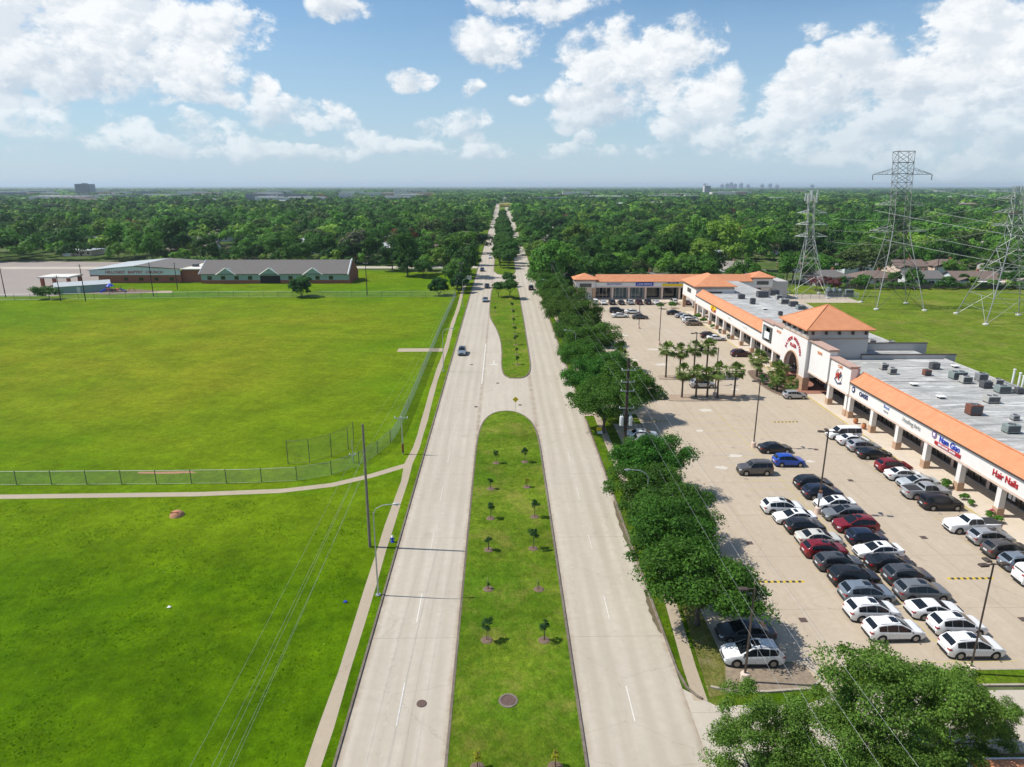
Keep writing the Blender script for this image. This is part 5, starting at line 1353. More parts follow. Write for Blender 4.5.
# school wing
def school():
    t = thing('school_wing', 'long grey roofed school wing with green walls and brick end', 'school building', (-90, 276, 0)); W = dict(parent=t, world=True)
    x0, x1, y0, y1 = -118.5, -60.0, 271.5, 287.0
    mb = MB(); mb.box(x0, x1, y0, y1, 1.3, 3.6); mb.box(x0 + .02, x1 - .02, y1 - .3, y1, 0, 3.6)
    part('wall', mb, 'siding_green', **W)
    mb = MB(); mb.box(x0 - .06, x1 - .3, y0 - .06, y0 + .3, 0, 1.3); mb.box(x1 - .3, x1 + .08, y0 - .07, y1 + .07, 0, 3.6); mb.add([(x1 + .08, y0, 3.6), (x1 + .08, y1, 3.6), (x1 + .08, (y0 + y1) / 2, 8.2), (x1 - .3, y0, 3.6), (x1 - .3, y1, 3.6), (x1 - .3, (y0 + y1) / 2, 8.2)], [(0, 1, 2), (3, 5, 4), (0, 2, 5, 3), (1, 4, 5, 2)])
    part('brick_base', mb, 'brick', **W)
    rf = part('roof', gable_roof(x0, x1 - 1.2, y0, y1, 3.6, 4.7, .6, .2), 'shingle_grey', **W)
    mb = MB(); ym = (y0 + y1) / 2
    for a, b in ((y0 - .9, ym), (y1 + .9, ym)):
        mb.tube([(x1 - .5, a, 3.55), (x1 - .5, b, 8.75)], .34, 4)
    mb.tube([(x0 - .6, y0 - .7, 3.75), (x0 - .6, ym, 8.5)], .22, 4); part('verge_board', mb, 'trim_white', rf, world=True)
    for k, gx in enumerate((-108.5, -91.5, -74.5)):
        mb = MB(); mb.add([(gx - 3.6, y0 - .5, 3.5), (gx + 3.6, y0 - .5, 3.5), (gx, y0 - .5, 5.9), (gx, y0 + 4, 5.9), (gx - 3.6, y0 + .1, 3.7), (gx + 3.6, y0 + .1, 3.7)], [(0, 1, 2), (0, 2, 3, 4), (1, 5, 3, 2)]); d = part('gable_dormer', mb, 'siding_green', **W)
        mb = MB(); mb.tube([(gx - 4, y0 - .75, 3.4), (gx, y0 - .75, 6.1), (gx + 4, y0 - .75, 3.4)], .16, 4); part('verge_board', mb, 'trim_white', d, world=True)
        if k == 1:
            mb = MB(); mb.box(gx - 3.8, gx + 4.0, y0 - .12, y0 - .07, .1, 3.0); part('dark_entry', mb, 'interior_dark', **W)
    mb = MB()
    for x in np.arange(-102, -82, 4.8): mb.cyl(x, ym + 1.5, 7.0, 8.3, .5, 8)
    part('roof_vent', mb, 'siding_green', rf, world=True)
    for x in np.arange(-116, -63, 5.3):
        mb = MB(); mb.box(x, x + 1.6, y0 - .08, y0 - .01, 1.5, 2.9); part('window', mb, 'glass_dark', **W)
school()
def church():
    t = thing('church_hall', 'white walled brick hall with metal and flat roofs and red lettering', 'church building', (-138, 290, 0)); W = dict(parent=t, world=True)
    x0, x1, y0, y1 = -163.0, -127.5, 274.0, 304.0
    mb = MB(); mb.box(x0 + 3, x1, y0, y0 + .4, 0, 3.3); mb.box(x1 - .4, x1, y0 + .4, y0 + 3, 0, 4.6); mb.box(-127.4, -118, 275.2, 275.6, 0, 5); mb.box(x0 - .2, x0 + 2.4, y0 - .1, y0 + 2.5, 2.6, 5.0); mb.box(-118.4, -118, 275.6, 296, 0, 5)
    part('brick_wall', mb, 'brick', **W)
    mb = MB(); mb.box(x0, x1, y0 - .35, y0 - .02, 3.1, 5.2); mb.add([(x0 + 6, y0 - .36, 5.2), (x1, y0 - .36, 5.2), (-145, y0 - .36, 6.7)], [(0, 1, 2)]); mb.box(x0, x0 + .3, y0, y1, 2.5, 5.2)
    part('fascia_wall', mb, 'siding_white', **W)
    text_part('wall_lettering', 'HILLCREST  BAPTIST  CHURCH', 1.5, 'sign_red', t, (-145.5, y0 - .42, 4.2), SOUTH, ex=.05, sx=1.1)
    mb = MB(); xm = -145
    mb.add([(x0 - .6, y0 - .8, 5.25), (xm, y0 - .8, 6.8), (x0 - .6, y1, 5.25), (xm, y1, 6.8), (x0 - .6, y0 - .8, 5.0), (xm, y0 - .8, 6.55)], [(0, 1, 3, 2), (0, 4, 5, 1)])
    part('metal_roof', mb, 'roof_metal', **W)
    mb = MB(); mb.add([(x1 + .3, y0 - .8, 5.6), (xm, y0 - .8, 6.82), (x1 + .3, y1, 5.6), (xm, y1, 6.82), (x1 + .3, y0 - .8, 5.35), (xm, y0 - .8, 6.57)], [(0, 2, 3, 1), (0, 1, 5, 4), (0, 4, 5, 1)])
    part('shingle_roof', mb, 'shingle_grey', **W)
    mb = MB(); mb.box(x1 + .4, -117.4, y0 + .6, 300, 5.05, 5.4); mb.box(x1 + 2, -117.6, 300, 312, 4.4, 4.8); part('flat_roof', mb, 'roof_white', **W)
    mb = MB(); mb.box(x1, -118.4, 276.2, 299, 0, 5.0); part('wall', mb, 'siding_white', **W)
    for q in ((-126, -124, 282, 284, 5.4, 6.4), (-123, -121.4, 288, 290, 5.4, 6.3), (-125, -122.5, 293, 295, 5.4, 6.6)):
        mb = MB(); mb.box(*q); part('rooftop_unit', mb, 'hvac_dark', **W)
    for x in (-150, -144, -138, -132):
        mb = MB(); mb.box(x, x + 1.5, y0 - .06, y0 + .1, .9, 2.1); part('window', mb, 'glass_dark', **W)
church()
t = thing('shed', 'long low pale green shed left of the playground', 'shed', (-152.5, 250.5, 0), R(31)); ORG[t.name] = (0, 0, 0)
mb = MB(); mb.box(-8.5, 8.5, -3.2, 3.2, 0, 2.6); mb.add([(-8.5, -3.2, 2.6), (-8.5, 3.2, 2.6), (-8.5, 0, 3.7), (8.5, -3.2, 2.6), (8.5, 3.2, 2.6), (8.5, 0, 3.7)], [(0, 1, 2), (3, 5, 4)]); part('wall', mb, 'siding_green', t)
part('roof', gable_roof(-8.5, 8.5, -3.2, 3.2, 2.6, 1.15, .3, .1), 'roof_metal', t)
mb = MB(); mb.box(-2, -.9, -3.26, -3.18, 0, 2.1); part('door', mb, 'trim_white', t)
t = thing('entrance_canopy', 'flat white canopy on brick piers left of the church hall', 'canopy', (-171, 268, 0)); ORG[t.name] = (0, 0, 0)
mb = MB(); mb.bbox(-6, 6, -4.5, 4.5, 3.2, 3.8, .1); part('canopy_roof', mb, 'roof_white', t)
for x in (-5, 5):
    for y in (-3.5, 3.5): mb = MB(); mb.box(x - .5, x + .5, y - .5, y + .5, 0, 3.2); part('pier', mb, 'brick', t)
# playground
t = thing('playground', 'blue and red climbing frame with slides on mulch', 'playground', (-141, 249.5, 0)); ORG[t.name] = (0, 0, 0); t.scale = (.75, .75, .75)
mb = MB()
for x in (-3, 0, 3):
    for y in (-1.2, 1.2): mb.cyl(x, y, 0, 3.0, .09, 6)
part('post', mb, 'metal_brown', t)
mb = MB(); mb.lathe([(1.9, 2.9), (1.0, 3.7), (.1, 4.2)], -1.5, 0, 8); part('canopy', mb, 'plastic_blue', t)
mb = MB(); mb.box(-3.1, 3.1, -1.3, 1.3, 1.35, 1.5); part('deck', mb, 'plastic_red', t)
mb = MB(); mb.tube([(3, 0, 1.6), (5, -.3, .9), (6.5, -1, .2)], .45, 6); part('slide', mb, 'sign_navy', t)
mb = MB(); mb.tube([(-3, -1, 1.6), (-4.4, -1.6, .9), (-5.4, -2.2, .15)], .45, 6); part('slide', mb, 'plastic_blue', t)
mb = MB(); mb.tube([(6, 2, 0), (6.8, 2, 1.6), (8.5, 2, 1.6), (9.3, 2, 0)], .12, 5); part('climbing_bar', mb, 'plastic_red', t)

# ------------------------------------------------------------------ fences and field furniture
def chain_fence(name, lb, pts, h=1.9, step=4.2, meshm='chain_link', postm='metal_dark'):
    P = [Vector((*p, 0)) for p in pts]; t = thing(name, lb, 'fence', tuple(P[0])); o0 = P[0]
    L = [0]
    for a, b in zip(P[:-1], P[1:]): L.append(L[-1] + (b - a).length)
    def at(s):
        for i in range(len(P) - 1):
            if s <= L[i + 1] + 1e-6: return P[i].lerp(P[i + 1], (s - L[i]) / (L[i + 1] - L[i]))
        return P[-1]
    n = min(98, int(L[-1] / step))
    pm_ = MB(); pm_.cyl(0, 0, 0, h + .06, .05, 6); pm_.lathe([(.05, h + .06), (.03, h + .11)], 0, 0, 6); me = mesh_of(pm_, 'post', False); me.materials.append(MATS[postm])
    for k in range(n + 1):
        q = at(L[-1] * k / n) - o0; o = bpy.data.objects.new('post', me); COL.objects.link(o); o.parent = t; o.location = q
    mb = MB(); mb.tube([p + Vector((0, 0, h)) for p in P], .022, 4); mb.tube([p + Vector((0, 0, .06)) for p in P], .015, 4); part('rail', mb, 'metal_galv', t, world=True)
    mb = MB()
    for a, b in zip(P[:-1], P[1:]): mb.quad((a.x, a.y, .05), (b.x, b.y, .05), (b.x, b.y, h), (a.x, a.y, h))
    part('chain_mesh', mb, meshm, t, world=True); return t
chain_fence('chain_link_fence', 'chain link fence along the footpath, curving round the field corner', [(-210, 81.5), (-66, 81.7), (-43, 81.7), (-33, 81.9), (-27, 82.5), (-23, 84.2), (-20, 87.2), (-18, 91.5), (-16.8, 96)], 1.9, 4.4)
chain_fence('chain_link_fence', 'pale galvanised chain link fence running beside the roadside footpath', [(-16.7, 96.3), (-16.3, 101), (-16.2, 120), (-16.4, 180), (-16.0, 236)], 1.9, 3.0, 'pale_chain_link', 'metal_galv')
chain_fence('chain_link_fence', 'chain link fence along the far side of the field below the school', [(-16.2, 236.6), (-97, 237.5), (-175, 231)], 1.9, 5)
# baseball backstop
t = thing('backstop', 'tall curved chain link backstop in the field corner', 'backstop', (-26, 91, 0))
BP = [(-29.7, 88.1), (-26.8, 88.4), (-24.3, 90.6), (-22.5, 93.3), (-22.2, 95.8)]
for x, y in BP: mb = MB(); mb.cyl(x, y, 0, 3.5, .05, 6); part('post', mb, 'metal_dark', t, world=True)
mb = MB()
for z in (3.45, .15): mb.tube([(x, y, z) for x, y in BP], .025, 4)
part('rail', mb, 'metal_dark', t, world=True)
mb = MB()
for a, b in zip(BP[:-1], BP[1:]): mb.quad((*a, .1), (*b, .1), (*b, 3.45), (*a, 3.45))
part('chain_mesh', mb, 'thin_chain_link', t, world=True)
# small things on the grass
t = thing('red_dirt_mound', 'small red orange mound on the rough grass', 'mound', (-38.1, 72.9, 0)); ORG[t.name] = (0, 0, 0)
mb = MB(); mb.lathe([(.85, 0), (.75, .25), (.5, .5), (.2, .62)], 0, 0, 10); part('heap', mb, 'red_dirt', t, smooth=True); mb = MB(); mb.box(-.5, .3, -.4, -.2, .35, .6); part('loose_brick', mb, 'terracotta', t)
t = thing('fire_hydrant', 'blue topped fire hydrant beside the left footpath', 'fire hydrant', (-11.95, 66.3, 0)); ORG[t.name] = (0, 0, 0)
mb = MB(); mb.lathe([(.2, 0), (.2, .08), (.13, .1), (.13, .55), (.16, .57)], 0, 0, 12); part('barrel', mb, 'plastic_blue', t, smooth=True)
mb = MB(); mb.lathe([(.16, .57), (.16, .62), (.11, .74), (.03, .82)], 0, 0, 12); part('bonnet', mb, 'sign_white', t, smooth=True)
mb = MB(); mb.tube([(-.24, 0, .42), (.24, 0, .42)], .07, 8); part('nozzle', mb, 'plastic_blue', t)
def manhole(lb, x, y, z, r=.36, ring=True):
    t = thing('manhole_cover', lb, 'manhole cover', (x, y, z), 0, 'round covers in the road and median'); ORG[t.name] = (0, 0, 0)
    if ring:
        mb = MB(); mb.lathe([(r * 1.42, 0), (r * 1.38, .05), (r * 1.1, .06), (r * 1.08, .02)], n=22); part('frame_ring', mb, 'kerb_concrete', t)
    mb = MB(); mb.lathe([(r * 1.05, .0), (r * 1.03, .045), (r * .9, .05), (r * .88, .04), (.05, .045)], n=22); part('cover', mb, 'cast_iron', t)
manhole('brown manhole in its pale ring on the near median', .35, 42.3, .115, .52)
manhole('dark manhole in the near left carriageway', -6.1, 42.2, .006, .36, False)
manhole('small drain cover on the median opening', 3.1, 114.1, .006, .3, False)
manhole('cover in the left carriageway left of the median tip', -4.6, 113.2, .006, .3, False)
manhole('cover in the left carriageway below the silver car', -6.6, 142.5, .006, .3, False)
manhole('cover in the turn lane beyond the near median tip', -.9, 128.0, .006, .3, False)
for i, (x, y, lb) in enumerate([(26.6, 51.9, 'square drain grate in the aisle near the nearest white cars'), (46.2, 51.7, 'square drain grate right of the parked double row'), (46.1, 66.4, 'square drain grate left of the white pickup'), (45.5, 81.5, 'square drain grate left of the red car at the kerb'), (45.8, 92.4, 'square drain grate beyond the blue car'), (26.6, 65.5, 'square drain grate beside the roadside oak shade'), (26.6, 90.2, 'square drain grate near the transformer pole shade')]):
    t = thing('drain_grate', lb, 'drain', (x, y, .006)); ORG[t.name] = (0, 0, 0); t.scale = (.66, .8, 1)
    mb = MB(); mb.box(-.5, .5, -.4, .4, .0, .018); part('frame', mb, 'cast_iron', t)
    mb = MB()
    for k in range(7): mb.box(-.4 + k * .12, -.36 + k * .12, -.33, .33, .019, .026)
    part('grate_bar', mb, 'metal_dark', t)
def hump(lb, x0, x1, y):
    t = thing('speed_hump', lb, 'speed bump', ((x0 + x1) / 2, y, .006)); ORG[t.name] = (0, 0, 0); w = (x1 - x0) / 2
    def pr(a, b): 
        m_ = MB(); v = []
        for x in (a, b): v += [(x, -.17, 0), (x, -.10, .05), (x, .10, .05), (x, .17, 0)]
        return m_.add(v, [(0, 4, 5, 1), (1, 5, 6, 2), (2, 6, 7, 3), (0, 1, 2, 3), (4, 7, 6, 5)])
    n = int(2 * w / .3)
    A, B = MB(), MB()
    for k in range(n):
        q = pr(-w + k * .3, -w + k * .3 + .3); (A if k % 2 else B).add(q.v, q.f)
    part('yellow_segment', B, 'yellow_paint', t); part('black_segment', A, 'black_rubber', t)
hump('striped speed bump between the roadside oak and the parked cars', 24.8, 29.4, 58.0); hump('striped speed bump left of the pole by the white pickup', 43.6, 48.2, 58.3)
hump('faded speed bump in the lane by the storefronts', 44.0, 48.4, 104.5); hump('speed bump half hidden by the oak beyond the transformer pole', 24.2, 27.4, 105.2)
t = thing('median_sign', 'yellow diamond sign on a post at the near median tip', 'road sign', (2.25, 111.0, .0)); ORG[t.name] = (0, 0, 0)
mb = MB(); mb.cyl(0, 0, 0, 2.3, .035, 6); part('post', mb, 'metal_galv', t)
mb = MB(); mb.add([(0, -.05, 1.5), (.52, -.05, 2.02), (0, -.05, 2.54), (-.52, -.05, 2.02), (0, -.02, 1.5), (.52, -.02, 2.02), (0, -.02, 2.54), (-.52, -.02, 2.02)], [(0, 1, 2, 3), (7, 6, 5, 4), (0, 4, 5, 1), (1, 5, 6, 2), (2, 6, 7, 3), (3, 7, 4, 0)]); part('sign_plate', mb, 'sign_yellow', t)
t = thing('yard_sign', 'small yellow and white sign in the verge under the oaks', 'sign', (15.0, 99.5, 0)); ORG[t.name] = (0, 0, 0)
mb = MB(); mb.box(-.4, .4, -.03, .03, .5, 1.1); part('sign_plate', mb, 'sign_yellow', t); mb = MB(); mb.box(-.3, .5, -.3, -.25, .1, .5); part('lower_plate', mb, 'sign_white', t); mb = MB(); mb.box(-.35, -.31, -.02, .02, 0, .5); mb.box(.31, .35, -.02, .02, 0, .5); part('stake', mb, 'metal_galv', t)
for i, (x, y, lb) in enumerate([(-14.6, 55.2, 'scrap of blue litter in the tall grass beside the path'), (-30.5, 54.6, 'scrap of white litter in the rough grass'), (-19.8, 33.9, 'scrap of white litter at the bottom of the rough grass')]):
    mb = MB(); mb.add([(x-.2, y-.1, .05), (x+.2, y-.15, .12), (x+.15, y+.15, .06), (x-.1, y+.12, .16), (x, y, .24)], [(0, 1, 4), (1, 2, 4), (2, 3, 4), (3, 0, 4), (0, 3, 2, 1)]); o = part('litter', mb, 'sign_white' if i else 'plastic_blue'); tag(o, lb, 'litter')

# ------------------------------------------------------------------ lamps, poles, wires
def cobra_lamp(lb, x, y, s, h=9.3, arm=1.9, az=0):
    h -= .7
    t = thing('street_lamp', lb, 'street lamp', (x, y, 0), 0, 'curved arm lamps along the road'); ORG[t.name] = (0, 0, 0)
    mb = MB(); mb.tube([(0, 0, 0), (0, 0, h)], [.085, .055], 8); part('pole', mb, 'metal_galv', t)
    mb = MB(); mb.cyl(0, 0, 0, .12, .26, 8); part('base_plate', mb, 'metal_galv', t)
    mb = MB(); mb.tube([(0, 0, h - .25), (s * .25, 0, h + .35), (s * .9, 0, h + .7), (s * arm, 0, h + .8)], .04, 6); part('arm', mb, 'metal_galv', t)
    mb = MB(); a = s * (arm - .1); b = s * (arm + .6)
    mb.tube([(a, 0, h + .8), (a + s * .25, 0, h + .82), (b, 0, h + .8)], [.05, .12, .05], 8); l = part('lamp_head', mb, 'metal_galv', t, smooth=True)
    mb = MB(); mb.disc((a + b) / 2 + s * .05, 0, h + .7, .13, 10); part('lens', mb, 'lamp_lens', l)
cobra_lamp('lamp with curved arm on the left footpath, nearest the camera', -11.75, 56.3, 1)
cobra_lamp('curved lamp standing among the roadside oaks on the right', 15.4, 66.3, -1, 8.2, 2.0)
cobra_lamp('curved lamp on the left side beside the silver car', -12.2, 137, 1, 9)
cobra_lamp('curved lamp on the right side by the far median', 14.9, 135, -1, 9)
cobra_lamp('curved lamp on the left side far along the field', -12.4, 215, 1, 9)
cobra_lamp('curved lamp on the right side far along the oaks', 14.9, 212, -1, 9)
def lot_lamp(lb, x, y, h=10.1, dbl=True, notice=False):
    t = thing('parking_lamp', lb, 'car park lamp', (x, y, 0), R(random.uniform(-8, 8)), 'brown box lamps of the car park'); ORG[t.name] = (0, 0, 0)
    mb = MB(); mb.lathe([(.34, 0), (.34, .75), (.3, .8), (.1, .82)], n=14); part('concrete_base', mb, 'stucco_pink', t)
    mb = MB(); mb.tube([(0, 0, .8), (0, 0, h)], [.1, .085], 4); part('pole', mb, 'metal_brown', t)
    for s in ((-1, 1) if dbl else (-1,)):
        mb = MB(); mb.box(min(0, s * .5), max(0, s * .5), -.04, .04, h - .12, h - .04); a = part('arm', mb, 'metal_brown', t)
        mb = MB(); x0, x1 = sorted((s * .5, s * 1.15)); mb.bbox(x0, x1, -.2, .2, h - .16, h, .04); a = part('lamp_head', mb, 'metal_brown', t)
        mb = MB(); mb.box(x0 + .07, x1 - .07, -.14, .14, h - .18, h - .161); part('lens', mb, 'lamp_lens', a)
    if dbl:
        mb = MB(); mb.bbox(-.2, .2, .35, .95, h - .16, h, .04); mb.box(-.04, .04, 0, .4, h - .12, h - .04); part('lamp_head', mb, 'metal_brown', t)
    if notice: mb = MB(); mb.box(-.25, .25, -.14, -.11, 1.9, 2.6); part('notice_plate', mb, 'sign_white', t); mb = MB(); mb.box(-.2, .2, -.15, -.11, 2.75, 3.0); part('notice_plate', mb, 'sign_orange', t)
lot_lamp('double lamp pole at the near end of the parked double row', 36.7, 44.7, 9.9); lot_lamp('lamp pole with notices amid the parked double row', 37.0, 72.3, 10.3, notice=True)
lot_lamp('lamp pole beside the black car near the blue car', 37.0, 93.5, 10.2); lot_lamp('lamp pole rising behind the cluster of palms', 37.0, 126.5, 10.2)
lot_lamp('lamp pole in the open middle of the far car park', 38.0, 160.8, 10.2); lot_lamp('lamp pole by the four cars in the far car park', 36.9, 180.5, 9.0, False)
lot_lamp('single lamp pole on pink base beside the white car under the oaks', 18.7, 44.2, 8.3, False); lot_lamp('lamp pole on the palm island, right part', 38.8, 118.6, 9.2, False)

def insul(mb, x, y, z, r=.07): mb.lathe([(r * .5, z), (r, z + .05), (r * .6, z + .1), (r, z + .16), (r * .4, z + .24)], x, y, 8)
def upole(lb, x, y, h, m='wood_pole', arms=(), cans=0, lean=(0, 0), r=.17, group=None):
    t = thing('utility_pole', lb, 'utility pole', (x, y, 0), 0, group); ORG[t.name] = (0, 0, 0)
    mb = MB(); mb.tube([(0, 0, 0), (lean[0] * h, lean[1] * h, h)], [r, r * .65], 8); part('pole', mb, m, t)
    for z, w in arms:
        mb = MB(); mb.box(-w, w, -.17, -.07, z - .06, z + .06); a = part('crossarm', mb, 'metal_galv', t)
        mb = MB()
        for q in (-w + .08, w - .08) + ((0.0,) if w > .9 else ()): insul(mb, q, -.12, z + .06)
        part('insulator', mb, 'trim_white', a)
    for k in range(cans):
        a = (-1, 1, 0)[k]; mb = MB(); cx, cy = a * .62, -.1 if a else -.6
        mb.lathe([(.05, 4.5), (.29, 4.55), (.3, 5.7), (.27, 5.85), (.08, 5.95)], cx, cy, 14); c = part('transformer_can', mb, 'metal_white', t, smooth=True)
        mb = MB(); insul(mb, cx + .1, cy, 5.9, .08); insul(mb, cx - .12, cy, 5.9, .08); part('bushing', mb, 'metal_galv', c)
        mb = MB(); mb.box(min(0, cx), max(0, cx), -.06, .06, 5.2, 5.3); part('bracket', mb, 'metal_galv', t)
    return t
upole('bare brown utility pole beside the left footpath, nearest', -14.2, 65.3, 13.9, 'wood_pole_grey', lean=(.004, 0))
P2 = upole('short pale pole with small crossarm in the left verge', -14.3, 91.5, 5.6, 'metal_galv', [(5.5, .95)], r=.11)
mb = MB(); mb.cyl(0, 0, .3, 1.6, .16, 8); part('rust_sleeve', mb, 'rust', P2)
upole('slim meter pole behind the fence corner', -20.8, 88.5, 3.4, 'metal_galv', [(1.2, .5)], r=.08)
upole('wood pole with transformers in the roadside oaks on the right', 17.4, 90.7, 14.3, 'wood_pole', [(12.6, .95), (10.9, .95), (9.6, .95), (7.1, 1.05)], 2, r=.26)
for (x, y, h, lb) in [(-172, 238, 10.3, 'leaning utility pole at the left frame edge'), (-147.5, 229, 8.6, 'utility pole second from the left behind the field'), (-139, 228.5, 12.2, 'thin utility pole left of the low shed'), (-121.6, 239, 11.8, 'utility pole in front of the church lettering'), (-121, 256, 9.9, 'utility pole before the flat white roof'), (-47.6, 241, 11.6, 'utility pole on the lawn right of the school'), (-14.8, 252, 10.4, 'utility pole beside the road at the light green tree')]:
    upole(lb, x, y, h, arms=[(h - .5, .8)], group='poles beyond the field')
upole('utility pole with transformers beside the far corner of the car park', 17.2, 236, 12.5, 'wood_pole_grey', [(12, .9)], 3)
upole('utility pole with transformers far right of the road', 20.5, 292, 12, 'wood_pole_grey', [(11.5, .9)], 3)
for (x, y, lb) in [(158, 300, 'wood pole before the white gabled house'), (214, 262, 'tan wood pole beside the pink walled house'), (192, 300, 'wood pole behind the tall pylon')]:
    upole(lb, x, y, 11, 'wood_pole', [(10.5, .8)], group='poles among the houses')
def wire(lb, a, b, sag, r=.007, m='wire', n=20, group=None):
    a, b = Vector(a), Vector(b); pts = [a.lerp(b, k / n) + Vector((0, 0, -4 * sag * (k / n) * (1 - k / n))) for k in range(n + 1)]
    mb = MB(); mb.tube(pts, r, 4); o = part('overhead_wire', mb, m); tag(o, lb, 'wire', group); return o
GW = 'wires on the left pole line'
for k, (dx, z) in enumerate([(-.05, 12.6), (.16, 10.9), (-.16, 10.3), (.2, 9.6), (-.2, 8.4)]):
    wire('%s wire from the top running down left of the road over the rough grass' % ordn(k + 1).capitalize().lower(), (-14.2 + dx, 65.3, z), (-14.2 + dx * 2.6, 4, z - .6), .7, group=GW)
    wire('%s wire from the top running from the near left pole along the field' % ordn(k + 1), (-14.2 + dx, 65.3, z), (-14.6 + dx, 252, 9.9 - k * .5), 2.6, r=.004, group=GW)
GW = 'wires on the right pole line'
for k, (x, z) in enumerate([(16.55, 12.75), (18.25, 12.75), (17.4, 9.0), (17.5, 7.0)]):
    wire('%s wire from the transformer pole crossing over the lower feathery trees' % ordn(k + 1), (x, 90.5, z), (x + .5, 6, z - .3), .9, group=GW)
    wire('%s wire from the transformer pole running on above the far roadside oaks' % ordn(k + 1), (x, 90.9, z), (x - .1, 236, 12 - k * .35), 1.8, r=.007, group=GW)

# transmission towers
def lattice(levels, leg_w, br_w, center, rot=0, brace_from=0):
    """levels: list of (z, half, dx, dy)"""
    ca, sa = math.cos(R(rot)), math.sin(R(rot))
    def cor(l):
        z, h, dx, dy = l; return [Vector(((sx * h) * ca - (sy * h) * sa + dx, (sx * h) * sa + (sy * h) * ca + dy, z)) for sx, sy in ((-1, -1), (1, -1), (1, 1), (-1, 1))]
    C = [cor(l) for l in levels]; legs = []
    for k in range(4):
        mb = MB(); mb.tube([c[k] for c in C], [leg_w * (1 if z[0] < 20 else .8) for z in levels], 4); legs.append(mb)
    br = MB()
    for i in range(len(C) - 1):
        for k in range(4):
            a0, b0, a1, b1 = C[i][k], C[i][(k + 1) % 4], C[i + 1][k], C[i + 1][(k + 1) % 4]
            dz = levels[i + 1][0] - levels[i][0]
            if dz > 6.5 and levels[i][1] > 2.5:
                m0 = (a1 + b1) / 2; br.beam(a0, m0, br_w); br.beam(b0, m0, br_w); br.beam(a0.lerp(a1, .5), a0.lerp(m0, .5), br_w * .7); br.beam(b0.lerp(b1, .5), b0.lerp(m0, .5), br_w * .7)
                br.beam(a0.lerp(m0, .5), b0.lerp(m0, .5), br_w * .7)
            else: br.beam(a0, b1, br_w); br.beam(b0, a1, br_w)
            br.beam(a1, b1, br_w)
    return legs, br, C
def pylon(lb, loc, rot, levels, arms, lw, bw, m_leg, m_br, extra=None):
    t = thing('transmission_tower', lb, 'pylon', loc, 0, None); ORG[t.name] = (0, 0, 0)
    legs, br, C = lattice(levels, lw, bw, loc, rot)
    for l in legs: part('leg', l, m_leg, t)
    part('bracing', br, m_br, t)
    for k in range(4):
        mb = MB(); c = C[0][k]; mb.lathe([(.75, -.1), (.75, .35), (.4, .45)], c.x, c.y, 8); part('footing', mb, 'far_concrete', t)
    tips = []
    ca, sa = math.cos(R(rot)), math.sin(R(rot))
    for (z, reach, hb, dx, dy, m_) in arms:
        for s in (-1, 1):
            mb = MB(); tip = Vector((s * reach * ca + dx, s * reach * sa + dy, z)); root = [Vector((s * hb * ca - q * hb * sa + dx, s * hb * sa + q * hb * ca + dy, z)) for q in (-1, 1)]
            rt = [r_ + Vector((0, 0, reach * .22)) for r_ in root]
            for r_ in root: mb.beam(r_, tip, bw)
            for r_ in rt: mb.beam(r_, tip, bw * .8)
            for f in (.25, .5, .75):
                mb.beam(root[0].lerp(tip, f), root[1].lerp(tip, f), bw * .7); mb.beam(root[0].lerp(tip, f), rt[0].lerp(tip, f), bw * .6); mb.beam(root[1].lerp(tip, f), rt[1].lerp(tip, f), bw * .6); mb.beam(root[0].lerp(tip, f), rt[0].lerp(tip, f - .25), bw * .6)
            a = part('crossarm', mb, m_, t)
            mb = MB(); mb.lathe([(.1, z - 1.6), (.16, z - 1.4), (.09, z - 1.1), (.16, z - .9), (.09, z - .6), (.16, z - .4), (.06, z - .05)], tip.x, tip.y, 6); part('insulator_string', mb, 'metal_dark', a)
            tips.append(Vector(loc) + tip)
    if extra: extra(t)
    return tips
T1 = pylon('tallest dark lattice pylon with one wide upper crossarm', (124.5, 214.5, 0), -9,
    [(0, 7.0, 0, 0), (7, 5.6, -.4, 0), (13.5, 4.3, -.8, 0), (19, 3.2, -1.2, 0), (24, 2.4, -1.6, 0), (27.5, 2.2, -1.8, 0), (31, 2.15, -2.1, 0), (34.5, 2.15, -2.4, 0), (38, 2.15, -2.7, 0), (40.6, 2.15, -2.9, 0), (43.8, 2.2, -3.2, 0), (47, 2.3, -3.5, 0)],
    [(40.4, 8.4, 2.15, -2.9, 0, 'metal_dark'), (31.4, 7.4, 2.15, -2.1, 0, 'pylon_steel'), (23.6, 8.4, 2.4, -1.6, 0, 'pylon_steel')], .13, .085, 'pylon_steel', 'metal_dark')
T2 = pylon('pale galvanised pylon nearest the right frame edge', (144.0, 191.5, 0), -9,
    [(0, 8.6, 0, 0), (7, 6.9, 0, 0), (14.5, 4.6, -.5, 0), (20, 2.9, -1.0, 0), (23.8, 1.8, -1.4, 0), (26.6, 1.5, -1.8, 0), (29.5, 1.25, -2.2, 0), (33.5, 1.0, -2.7, 0), (37, .8, -3.2, 0)],
    [(33.7, 5.2, 1.3, -2.7, 0, 'pylon_steel'), (30.0, 5.8, 1.3, -2.2, 0, 'pylon_steel'), (26.4, 6.2, 1.5, -1.8, 0, 'pylon_steel')], .14, .08, 'pylon_steel', 'pylon_steel')
